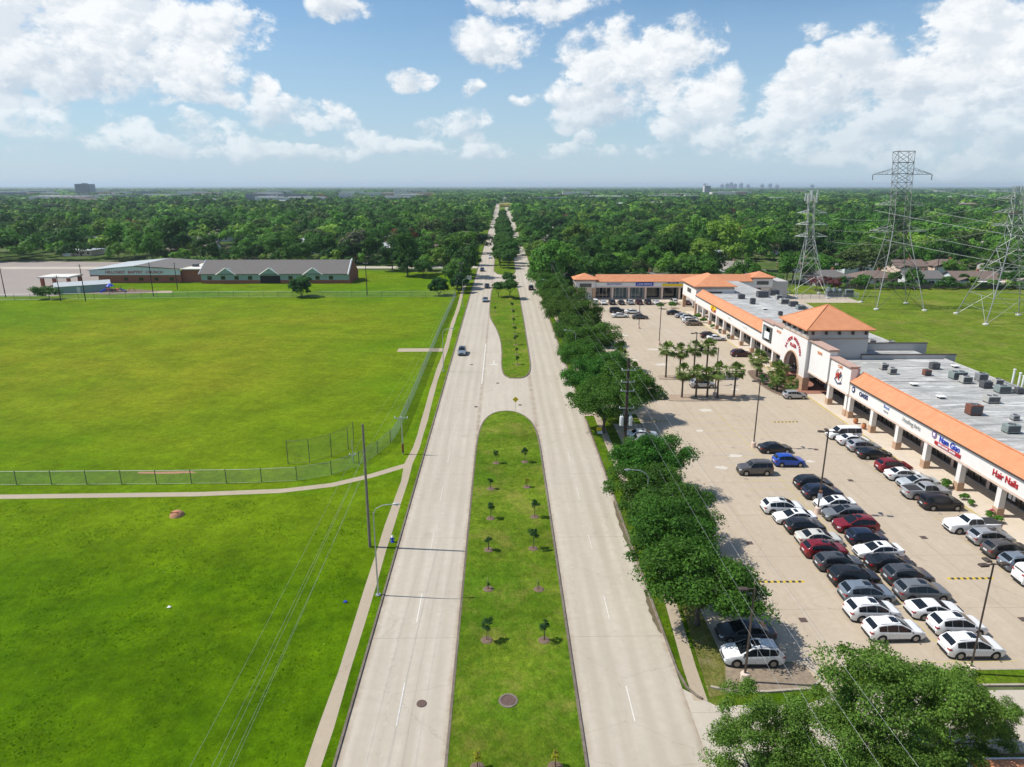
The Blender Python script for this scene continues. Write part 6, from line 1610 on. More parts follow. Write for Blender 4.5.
def ants(t):
    for i, (x, y) in enumerate([(-4.4, -1.2), (-3.4, -1.8), (-1.6, -1.6), (-.6, .4), (-4.2, 1.2), (-2.4, 1.6)]):
        mb = MB(); mb.bbox(x - .22, x + .22, y - .1, y + .1, 31.6 + (i % 3) * .5, 34.6 + (i % 2) * 1.0, .04); part('antenna_panel', mb, 'trim_white', t)
    mb = MB(); mb.tube([(-4.5, -1.3, 32.4), (-.7, -1.6, 32.4), (-.6, 1.4, 32.4), (-4.4, 1.4, 32.4), (-4.5, -1.3, 32.4)], .07, 4); part('antenna_ring', mb, 'metal_galv', t)
T3 = pylon('slimmer pylon topped with white antenna panels, left of the others', (107.5, 237.5, 0), -9,
    [(0, 5.2, 0, 0), (6.5, 3.7, -.4, 0), (13, 2.4, -1.0, 0), (17.5, 1.6, -1.4, 0), (20.5, 1.15, -1.7, 0), (24.5, 1.05, -2.0, 0), (28.2, 1.0, -2.3, 0), (31.5, .95, -2.5, 0), (34, .9, -2.7, 0)],
    [(28.2, 4.9, 1.4, -1.8, 0, 'metal_white'), (24.4, 5.2, 1.5, -1.5, 0, 'metal_white'), (20.4, 5.4, 1.7, -1.2, 0, 'metal_white')], .12, .075, 'pylon_steel', 'pylon_steel', ants)
GW = 'heavy conductors of the pylons'
for k, i in enumerate((1, 0, 3, 2, 5, 4)):
    q = T1[i] - Vector((0, 0, 1.6)); wire('%s from the top of the heavy conductors sweeping right from the tallest pylon' % ordn(k + 1), q, (q.x + 190, q.y - 160, q.z), 12, .045 if k > 1 else .03, 'wire_bundle', 30, GW)
for k, i in enumerate((1, 0, 3, 2, 5, 4)):
    q = T2[i] - Vector((0, 0, 1.6)); wire('%s conductor from the top running right from the pale galvanised pylon' % ordn(k + 1), q, (q.x + 190, q.y - 60, q.z - 1), 8, .028, 'wire', 20, GW)
for k, i in enumerate((1, 3, 5)):
    wire('%s thin conductor between the antenna pylon and the pale pylon' % ordn(k + 1), T3[i] - Vector((0, 0, 1.6)), T2[i - 1] - Vector((0, 0, 1.6)), 2.2, .02, 'wire', 16, GW)
# transformers behind the stores
for i, x in enumerate((113.2, 115.2, 117.2)):
    t = thing('yard_transformer', '%s grey ribbed tank in the yard under the antenna pylon' % ['left', 'middle', 'right'][i], 'transformer', (x, 234.5, 0), 0, 'grey tanks in the pylon yard'); ORG[t.name] = (0, 0, 0)
    mb = MB(); mb.lathe([(.8, .2), (.85, .3), (.85, 2.9 - .3 * i), (.5, 3.4 - .3 * i), (.1, 3.5 - .3 * i)], n=14); part('tank', mb, 'hvac_green', t, smooth=True); mb = MB(); mb.box(-1, 1, -1, 1, 0, .2); part('plinth', mb, 'far_concrete', t); mb = MB(); mb.box(-.6, .6, -1.15, -.85, .5, 2.1); part('radiator', mb, 'hvac_dark', t)
t = thing('switch_cabinet', 'long grey cabinet beside the ribbed tanks', 'electrical cabinet', (120.4, 234.5, 0)); ORG[t.name] = (0, 0, 0)
mb = MB(); mb.bbox(-1.4, 1.4, -.8, .8, .15, 2.6, .1); part('cabinet', mb, 'hvac_green', t); mb = MB(); mb.box(-1.2, -.05, -.86, -.8, .3, 2.3); mb.box(.05, 1.2, -.86, -.8, .3, 2.3); part('door', mb, 'hvac_dark', t)
chain_fence('yard_fence', 'chain link fence round the yard under the antenna pylon', [(99, 229.5), (121.5, 229.5), (122.5, 240)], 2.0, 3)

# ------------------------------------------------------------------ palms and planting
def palm_parts(seed, n=58, L=1.7, droop=1.6):
    g = random.Random(seed); V = []; D = []
    for k in range(n):
        a = 2.399 * k + g.uniform(-.2, .2); el = math.radians(g.uniform(-50, 85)); l = L * g.uniform(.8, 1.15)
        dead = el < math.radians(-40)
        d = Vector((math.cos(a) * math.cos(el), math.sin(a) * math.cos(el), math.sin(el)))
        side = Vector((-math.sin(a), math.cos(a), 0)); up = side.cross(d) * -1
        hub = d * l * .55 + Vector((0, 0, -droop * .06))
        V.append([Vector(d * .1) + side * .03, Vector(d * .1) - side * .03, hub - side * .02, hub + side * .02])
        # fan of folded segments
        for q in range(9):
            f = (q - 4) / 4 * 1.25; dd = (d * math.cos(f) + side * math.sin(f)); tip = hub + dd * l * .52 * (1 - .22 * abs(f)) + Vector((0, 0, -droop * .12 * (1 + abs(f))))
            w = side * math.cos(f) - d * math.sin(f)
            (D if dead else V).append([hub, hub + dd * l * .3 + w * .07 + up * .03, tip, hub + dd * l * .3 - w * .07 - up * .03])
    mk = lambda Q: mesh_np('fronds', np.array([[tuple(p) for p in q] for q in Q]).reshape(-1, 3), 4)
    return mk(V), (mk(D) if D else None)
PF = [palm_parts(31 + i) for i in range(3)]
def palm(lb, x, y, h, sc=1.0, i=0, z0=.13):
    t = thing('palm_tree', lb, 'palm', (x, y, z0), i * 1.3, 'fan palms of the car park')
    mb = MB(); l = random.uniform(-.03, .03); mb.tube([(0, 0, -.1), (0, 0, .3), (l * h * .5, 0, h * .5), (l * h, 0, h)], [.26, .19, .16, .2], 7); part('trunk', mb, 'bark', t)
    a, b = PF[i % 3]; c = link('fronds', a, 'palm_leaf', t); c.location = (l * h, 0, h + .1); c.scale = (sc,) * 3
    if b: c = link('dead_fronds', b, 'palm_dead', t); c.location = (l * h, 0, h + .1); c.scale = (sc,) * 3
for i, (x, y, h, s, lb) in enumerate([(32.8, 131.4, 7.0, 1.15, 'leftmost palm of the far island'), (35.6, 131.6, 6.6, 1.1, 'second palm of the far island'), (38.6, 132.0, 7.2, 1.1, 'third palm of the far island'), (41.0, 131.6, 7.6, 1.2, 'rightmost palm of the far island'),
    (32.6, 117.9, 5.9, 1.05, 'leftmost palm of the near island'), (35.2, 118.0, 5.7, 1.0, 'second palm of the near island'), (37.3, 118.2, 5.2, .95, 'third palm of the near island'), (39.0, 117.6, 6.3, 1.1, 'fourth palm of the near island'), (42.2, 118.2, 6.0, 1.1, 'rightmost palm of the near island, beside its shadow'),
    (22.9, 128.5, 6.5, 1.2, 'palm rising out of the roadside oaks'), (24.6, 122.0, 5.0, 1.0, 'lower palm at the edge of the roadside oaks beside the dark car'),
    (51.3, 131.8, 3.6, 1.3, 'short palm at the back of the entrance bed'), (52.4, 124.6, 3.2, 1.3, 'bushy palm in the middle of the entrance bed'), (51.4, 121.6, 2.6, 1.0, 'low palm at the front of the entrance bed'), (53.2, 119.9, 1.9, .9, 'small palm beside the silver car at the arch')]):
    palm(lb, x, y, h * (.8 if h > 4 else 1), s, i)
SHB = [crown_mesh('foliage', 9, 60, .62, .45, .42, .10, 700 + i, low=-.3, clr=.45) for i in range(3)]
def shrub(lb, x, y, s, tint=(.04, .11, .02), z=.13, pot=None, flower=False):
    t = thing('potted_plant' if pot else 'shrub', lb, 'plant', (x, y, z), x, None)
    if pot: mb = MB(); mb.lathe([(.22, 0), (.36, .5), (.38, .55), (.3, .52)], n=12); part('pot', mb, pot, t)
    else: mb = MB(); mb.tube([(0, 0, 0), (.05, 0, .4)], .04, 4); part('stem', mb, 'bark', t)
    c = link('foliage', SHB[int(x * 3) % 3], 'leaf', t); c.color = (*tint, 1); c.scale = (s, s, s); c.location = (0, 0, .42 if pot else 0)
    if flower: c = link('blossom', SHB[int(x * 5) % 3], 'leaf', t); c.color = (.5, .09, .16, 1); c.scale = (s * .5,) * 3; c.location = (.2, .3, .6)
for (x, y, s, lb) in [(51.0, 123.0, 1.2, 'round shrub at the front of the entrance bed'), (50.8, 126.2, 1.3, 'round shrub in the middle of the entrance bed'), (51.6, 129.6, 1.2, 'shrub at the back of the entrance bed'), (53.0, 127.6, 1.1, 'shrub against the entrance paving'), (52.6, 134, 1.2, 'shrub at the far end of the entrance bed')]: shrub(lb, x, y, s)
for (x, y, s, lb, fl) in [(56.3, 78.6, 1.3, 'tall leafy plant at the kerb behind the silver pickup', 0), (56.4, 75.2, 1.0, 'low yellow green plant at the kerb by the black car', 0), (56.3, 73.8, .8, 'small plant at the kerb by the black car', 0), (56.3, 70.6, .9, 'pink flowering plant at the kerb by the white pickup', 1), (56.4, 69.4, 1.0, 'leafy plant at the kerb by the white pickup', 0),
    (56.8, 180.0, 1.2, 'shrub in front of the far wing, nearest', 0), (56.6, 187.5, 1.7, 'shrub in front of the far wing, middle', 0), (56.4, 193.0, 1.9, 'bushy shrub in front of the far wing, farthest', 0), (49.5, 211, 2.2, 'left bush on the kerb corner by the dark red car', 0), (53.5, 212.5, 2.2, 'right bush on the kerb corner by the dark red car', 0)]:
    shrub(lb, x, y, s, (.07, .16, .02), .15, flower=fl)
for (x, y, lb) in [(56.7, 166.6, 'dark green bin shaped planter by the white sports car'), (56.7, 173.4, 'dark green planter beyond the white sports car')]: shrub(lb, x, y, .8, (.02, .07, .02), .15, 'hvac_green')
for (x, y, lb) in [(57.0, 103.2, 'terracotta urn on the walkway by the first near column'), (57.0, 100.6, 'terracotta urn on the walkway behind the white van like car')]:
    t = thing('terracotta_urn', lb, 'urn', (x, y, .15)); ORG[t.name] = (0, 0, 0); mb = MB(); mb.lathe([(.2, 0), (.36, .3), (.38, .6), (.26, .85), (.3, .95)], n=14); part('urn_body', mb, 'terracotta', t, smooth=True); mb = MB(); mb.disc(0, 0, .96, .27, 12); part('soil', mb, 'mulch', t)
# ------------------------------------------------------------------ cars
def interp(P, x):
    for (a, b), (c, d) in zip(P[:-1], P[1:]):
        if a <= x <= c: return b + (d - b) * (x - a) / (c - a) if c > a else d
    return P[0][1] if x < P[0][0] else P[-1][1]
SPEC = {  # length, width, height, top profile (fraction of length from rear -.5 to front .5, z), windshield x range, rear window x range, side glass range, wheel x, wheel radius
 'suv': dict(L=4.70, W=1.90, top=[(-.5, .62), (-.492, .98), (-.468, 1.12), (-.375, 1.52), (-.29, 1.60), (-.08, 1.67), (.045, 1.61), (.26, 1.08), (.30, 1.04), (.41, .96), (.47, .80), (.5, .52)], ws=(.05, .252), rw=(-.462, -.378), sg=(-.372, .20), wx=(-.30, .305), wr=.36, belt=1.02, rail=1, sun=1),
 'boxy': dict(L=4.75, W=1.92, top=[(-.5, .62), (-.495, 1.05), (-.485, 1.15), (-.45, 1.72), (-.38, 1.78), (-.05, 1.80), (.10, 1.74), (.215, 1.22), (.27, 1.16), (.44, 1.06), (.485, .88), (.5, .6)], ws=(.105, .21), rw=(-.482, -.455), sg=(-.45, .18), wx=(-.29, .31), wr=.38, belt=1.14, rail=1, sun=0),
 'sedan': dict(L=4.80, W=1.84, top=[(-.5, .6), (-.495, .92), (-.47, 1.03), (-.365, 1.06), (-.215, 1.40), (-.12, 1.455), (.01, 1.44), (.06, 1.39), (.255, .97), (.28, .94), (.43, .82), (.48, .68), (.5, .5)], ws=(.065, .248), rw=(-.355, -.222), sg=(-.30, .20), wx=(-.285, .315), wr=.33, belt=.95, rail=0, sun=1),
 'coupe': dict(L=4.70, W=1.85, top=[(-.5, .6), (-.495, .9), (-.47, 1.0), (-.40, 1.04), (-.20, 1.32), (-.10, 1.375), (-.01, 1.36), (.03, 1.32), (.23, .93), (.26, .91), (.43, .78), (.48, .66), (.5, .48)], ws=(.035, .222), rw=(-.385, -.21), sg=(-.27, .16), wx=(-.285, .315), wr=.34, belt=.92, rail=0, sun=0),
 'hatch': dict(L=4.30, W=1.80, top=[(-.5, .62), (-.492, .95), (-.47, 1.06), (-.38, 1.46), (-.26, 1.54), (-.03, 1.56), (.06, 1.50), (.27, 1.01), (.31, .98), (.43, .88), (.48, .74), (.5, .52)], ws=(.065, .262), rw=(-.462, -.39), sg=(-.38, .21), wx=(-.295, .31), wr=.33, belt=1.0, rail=0, sun=0),
 'pickup': dict(L=5.75, W=2.0, top=[(-.5, .70), (-.497, 1.10), (-.48, 1.22), (-.145, 1.24), (-.135, 1.30), (-.105, 1.80), (-.06, 1.86), (.08, 1.87), (.12, 1.82), (.205, 1.32), (.25, 1.26), (.44, 1.18), (.485, 1.0), (.5, .65)], ws=(.125, .20), rw=(-.132, -.108), sg=(-.115, .175), wx=(-.30, .335), wr=.41, belt=1.24, rail=0, sun=0, bed=1),
 'van': dict(L=5.1, W=1.98, top=[(-.5, .62), (-.496, 1.05), (-.49, 1.2), (-.475, 1.88), (-.42, 1.96), (-.05, 1.98), (.17, 1.92), (.30, 1.25), (.34, 1.16), (.45, 1.0), (.485, .82), (.5, .58)], ws=(.18, .295), rw=(-.487, -.478), sg=(-.46, .25), wx=(-.31, .33), wr=.36, belt=1.1, rail=0, sun=0)}
def car_proto(kind):
    s = SPEC[kind]; L, W = s['L'], s['W']; top = s['top']; zb0 = s['belt']; H = max(z for _, z in top); wr = s['wr']
    xs = sorted(set([round(v, 4) for v in np.linspace(-.5, .5, 61)] + [x for x, _ in top] + [s['wx'][0] + d / L for d in np.linspace(-wr - .09, wr + .09, 11)] + [s['wx'][1] + d / L for d in np.linspace(-wr - .09, wr + .09, 11)]))
    def hw(x):
        a = abs(x) * 2; k = 1 - .20 * max(0, (a - .66) / .34) ** 2.1
        return W / 2 * k
    def belt(x): return min(interp(top, x) - .03, zb0 - .02 + .17 * (-x))
    def zlow(x):
        z = .24 + (.10 * max(0, (abs(x) - .44) / .06))
        for c in s['wx']:
            d = (x - c) * L; rr = wr + .07
            if abs(d) < rr: z = max(z, wr + math.sqrt(rr * rr - d * d))
        return z
    def ring(x):
        zt = interp(top, x); w = hw(x); zb = belt(x); zl = zlow(x); zl = min(zl, zb - .12)
        f = max(0, min(1, (zt - zb - .03) / (H - zb0 - .03))); wt = w * (.955 - .235 * f)
        zm = max(zl + .02, .52); zm2 = max(zm + .02, min(zb - .1, .78))
        return [(w * .95, zl), (w * .995, zm), (w, zm2), (w * .965, zb), (wt + .0, zb + (zt - zb) * .80), (wt * .955, zt - (zt - zb) * .045), (wt * .82, zt), (wt * .4, zt + .012), (0, zt + .018)]
    t = thing('parked_car', 'parked car', 'car', (0, 0, 0)); ORG[t.name] = (0, 0, 0)
    vs = []; n = 17
    for x in xs:
        r_ = ring(x); h = [(x * L, y, z) for y, z in r_]; vs += h + [(a, -b, c) for a, b, c in h[-2::-1]]
    mb = MB(); fs = []
    for i in range(len(xs) - 1):
        for k in range(n - 1): fs.append((i * n + k, i * n + k + 1, (i + 1) * n + k + 1, (i + 1) * n + k))
    fs.append(tuple(range(n - 1, -1, -1))); o = (len(xs) - 1) * n; fs.append(tuple(range(o, o + n)))
    mb.add(vs, fs)
    b = part('body', mb, 'paint_white', t, smooth=True)
    b.material_slots[0].link = 'OBJECT'; b.material_slots[0].material = MATS['paint_white']
    mb = MB(); mb.box(-L * .47, L * .47, -W * .40, W * .40, .2, .62)
    for c in s['wx']: mb.box(c * L - wr * .95, c * L + wr * .95, -W * .43, W * .43, .3, wr * 1.9)
    part('underbody', mb, 'car_trim', t)
    # glass
    def top_patch(x0, x1, wk, off=.014, nx=5):
        m_ = MB(); v = []; X = np.linspace(x0, x1, nx)
        for x in X:
            r_ = ring(x); sl = (interp(top, x + .004) - interp(top, x - .004)) / (.008 * L); nn = Vector((-sl, 0, 1)).normalized() * off
            wy = r_[6][0] / .82 * wk; zt = r_[6][1]
            for q in (-1, -.5, 0, .5, 1): v.append((x * L + nn.x, wy * q, zt + .018 * (1 - q * q) + nn.z))
        f = [(i * 5 + k, i * 5 + k + 1, (i + 1) * 5 + k + 1, (i + 1) * 5 + k) for i in range(nx - 1) for k in range(4)]
        f = [q[::-1] for q in f]
        return m_.add(v, f)
    part('windshield', top_patch(s['ws'][0] + .006, s['ws'][1] - .004, .87), 'car_glass', t, smooth=True)
    part('rear_window', top_patch(s['rw'][0] + .003, s['rw'][1] - .003, .84), 'car_glass', t, smooth=True)
    if s['sun']: part('sunroof', top_patch(-.10 if kind != 'sedan' else -.05, .055 if kind != 'sedan' else .03, .58, .016, 3), 'car_glass', t)
    a, e = s['sg']; cuts = [a, a + (e - a) * .25, a + (e - a) * .265, a + (e - a) * .60, a + (e - a) * .615, e] if kind not in ('coupe', 'pickup', 'sedan') else [a, a + (e - a) * .47, a + (e - a) * .50, e]
    if kind == 'sedan': cuts = [a, a + (e - a) * .15, a + (e - a) * .165, a + (e - a) * .56, a + (e - a) * .575, e]
    for sd_ in (-1, 1):
        for p in range(0, len(cuts), 2):
            m_ = MB(); v = []; X = np.linspace(cuts[p], cuts[p + 1], 7)
            for x in X:
                r_ = ring(x); zb = r_[3][1]; z4 = r_[4][1]; y3, y4 = r_[3][0], r_[4][0]; lo = zb + .035; hi = max(lo + .004, z4 + (r_[5][1] - z4) * .35)
                def yat(z): return y3 + (y4 - y3) * min(1, (z - zb) / max(.01, z4 - zb))
                v.append((x * L, sd_ * (yat(lo) + .012), lo)); v.append((x * L, sd_ * (yat(hi) + .010), hi))
            f = [(2 * i, 2 * i + 2, 2 * i + 3, 2 * i + 1) for i in range(6)]
            if sd_ > 0: f = [q[::-1] for q in f]
            part('side_window', m_.add(v, f), 'car_glass', t)
    # wheels
    wm = MB(); q = []
    prof = [(wr * .62, -.11), (wr * .97, -.11), (wr, -.08), (wr, .08), (wr * .97, .11), (wr * .62, .11)]
    k0 = 20
    for r_, y in prof: q += [(r_ * math.cos(2*math.pi*k/k0), y, r_ * math.sin(2*math.pi*k/k0)) for k in range(k0)]
    wm.add(q, [(i*k0+k, (i+1)*k0+k, (i+1)*k0+(k+1) % k0, i*k0+(k+1) % k0) for i in range(5) for k in range(k0)])
    rm = MB(); rr = wr * .64
    for sy in (-1, 1):
        rm.add([(rr * math.cos(2*math.pi*k/k0), sy * .085, rr * math.sin(2*math.pi*k/k0)) for k in range(k0)], [tuple(range(k0)) if sy < 0 else tuple(range(k0 - 1, -1, -1))])
        for k in range(5):
            a = 2 * math.pi * k / 5; d = Vector((math.cos(a), 0, math.sin(a))); pz = Vector((-math.sin(a), 0, math.cos(a)))
            y0 = Vector((0, sy * .105, 0)); P = [d * .04 + pz * .05 + y0, d * .04 - pz * .05 + y0, d * rr * .98 - pz * .035 + y0, d * rr * .98 + pz * .035 + y0]
            rm.add([tuple(p) for p in P], [(0, 1, 2, 3)])
    wme = mesh_of(wm, 'wheel'); wme.materials.append(MATS['tyre'])
    rmd = MB(); rmd.v = rm.v; rmd.f = rm.f; rme = mesh_of(rmd, 'rim', False); rme.materials.append(MATS['rim'])
    for c in s['wx']:
        for sy in (-1, 1):
            w_ = bpy.data.objects.new('wheel', wme); COL.objects.link(w_); w_.parent = t; w_.location = (c * L, sy * (W / 2 - .12), wr)
            r_ = bpy.data.objects.new('rim', rme); COL.objects.link(r_); r_.parent = w_
    # lights, grille, mirrors, plates, trim
    def yz(x, f=.93): return hw(x) * f
    for sy in (-1, 1):
        x1 = .478; zf = interp(top, .465) - .16
        mb = MB(); a, b_ = sorted((sy * W * .27, sy * (hw(.46) + .006))); 
        mb.add([(L * .497, sy * W * .27, zf - .05), (L * .497, sy * W * .27, zf + .07), (L * .445, sy * (hw(.445) + .008), zf + .14), (L * .445, sy * (hw(.445) + .008), zf + .02), (L * .49, sy * hw(.49), zf - .04), (L * .484, sy * hw(.484), zf + .10)],
               [(0, 4, 5, 1), (4, 3, 2, 5), (1, 5, 2)] if sy > 0 else [(1, 5, 4, 0), (5, 2, 3, 4), (2, 5, 1)])
        part('headlight', mb, 'headlight', t)
        zr_ = interp(top, -.485) - .20; mb = MB(); 
        mb.add([(-L * .503, sy * W * .27, zr_ - .03), (-L * .503, sy * W * .27, zr_ + .09), (-L * .455, sy * (hw(.455) + .01), zr_ + .14), (-L * .455, sy * (hw(.455) + .01), zr_ + .0), (-L * .497, sy * (hw(.49) + .005), zr_ - .04), (-L * .495, sy * (hw(.49) + .005), zr_ + .12)],
               [(0, 1, 5, 4), (4, 5, 2, 3), (1, 2, 5)] if sy > 0 else [(4, 5, 1, 0), (3, 2, 5, 4), (5, 2, 1)])
        part('taillight', mb, 'taillight', t)
        mx = s['ws'][1] - .035; mb = MB(); zz = belt(mx) + .05; mb.tube([(mx * L, sy * (hw(mx) - .02), zz), (mx * L - .02, sy * (hw(mx) + .1), zz + .06), (mx * L - .03, sy * (hw(mx) + .19), zz + .06)], [.03, .07, .05], 6); part('mirror', mb, 'car_trim', t)
        if s['rail']:
            mb = MB(); P = [ring(x) for x in (-.33, -.30, .05, .08)]; mb.tube([(x * L, sy * r_[6][0] * 1.0, r_[6][1] + dz) for (x, r_, dz) in zip((-.33, -.30, .05, .08), P, (.01, .055, .055, .01))], .018, 4); part('roof_rail', mb, 'car_trim', t)
    mb = MB(); mb.add([(L * .503, -W * .24, .50), (L * .503, W * .24, .50), (L * .50, W * .25, .70), (L * .50, -W * .25, .70)], [(0, 1, 2, 3)]); part('grille', mb, 'car_trim', t)
    mb = MB(); mb.box(-L * .505, -L * .497, -.26, .26, .66, .80); part('number_plate', mb, 'plate', t)
    for sy in (-1, 1):
        mb = MB(); a, b_ = s['wx'][0] * L + wr + .1, s['wx'][1] * L - wr - .1; mb.box(a, b_, min(sy * W * .478, sy * W * .503), max(sy * W * .478, sy * W * .503), .25, .36); part('side_sill', mb, 'car_trim', t)
    mb = MB(); mb.box(-L * .507, -L * .47, -W * .36, W * .36, .3, .5); part('bumper_trim', mb, 'car_trim', t)
    mb = MB(); mb.box(L * .47, L * .504, -W * .36, W * .36, .26, .4); part('bumper_trim', mb, 'car_trim', t)
    mb = MB()
    ds = [a_ for a_ in (s['sg'][0] + (s['sg'][1] - s['sg'][0]) * (.34), s['sg'][0] + (s['sg'][1] - s['sg'][0]) * .655)] if kind != 'coupe' else [-.12]
    for sy in (-1, 1):
        for x in ds + [s['ws'][1] - .03]:
            r_ = ring(x); y = r_[2][0] + .004; mb.quad((x * L - .009, sy * y, .42), (x * L + .009, sy * y, .42), (x * L + .009, sy * (r_[3][0] + .004), r_[3][1]), (x * L - .009, sy * (r_[3][0] + .004), r_[3][1]))
    part('door_seam', mb, 'car_trim', t)
    if s.get('bed'):
        mb = MB(); mb.box(-.478 * L, -.15 * L, -W * .40, W * .40, 1.2, 1.262); part('bed_cover', mb, 'black_rubber', t)
    return t
PROTO = {}
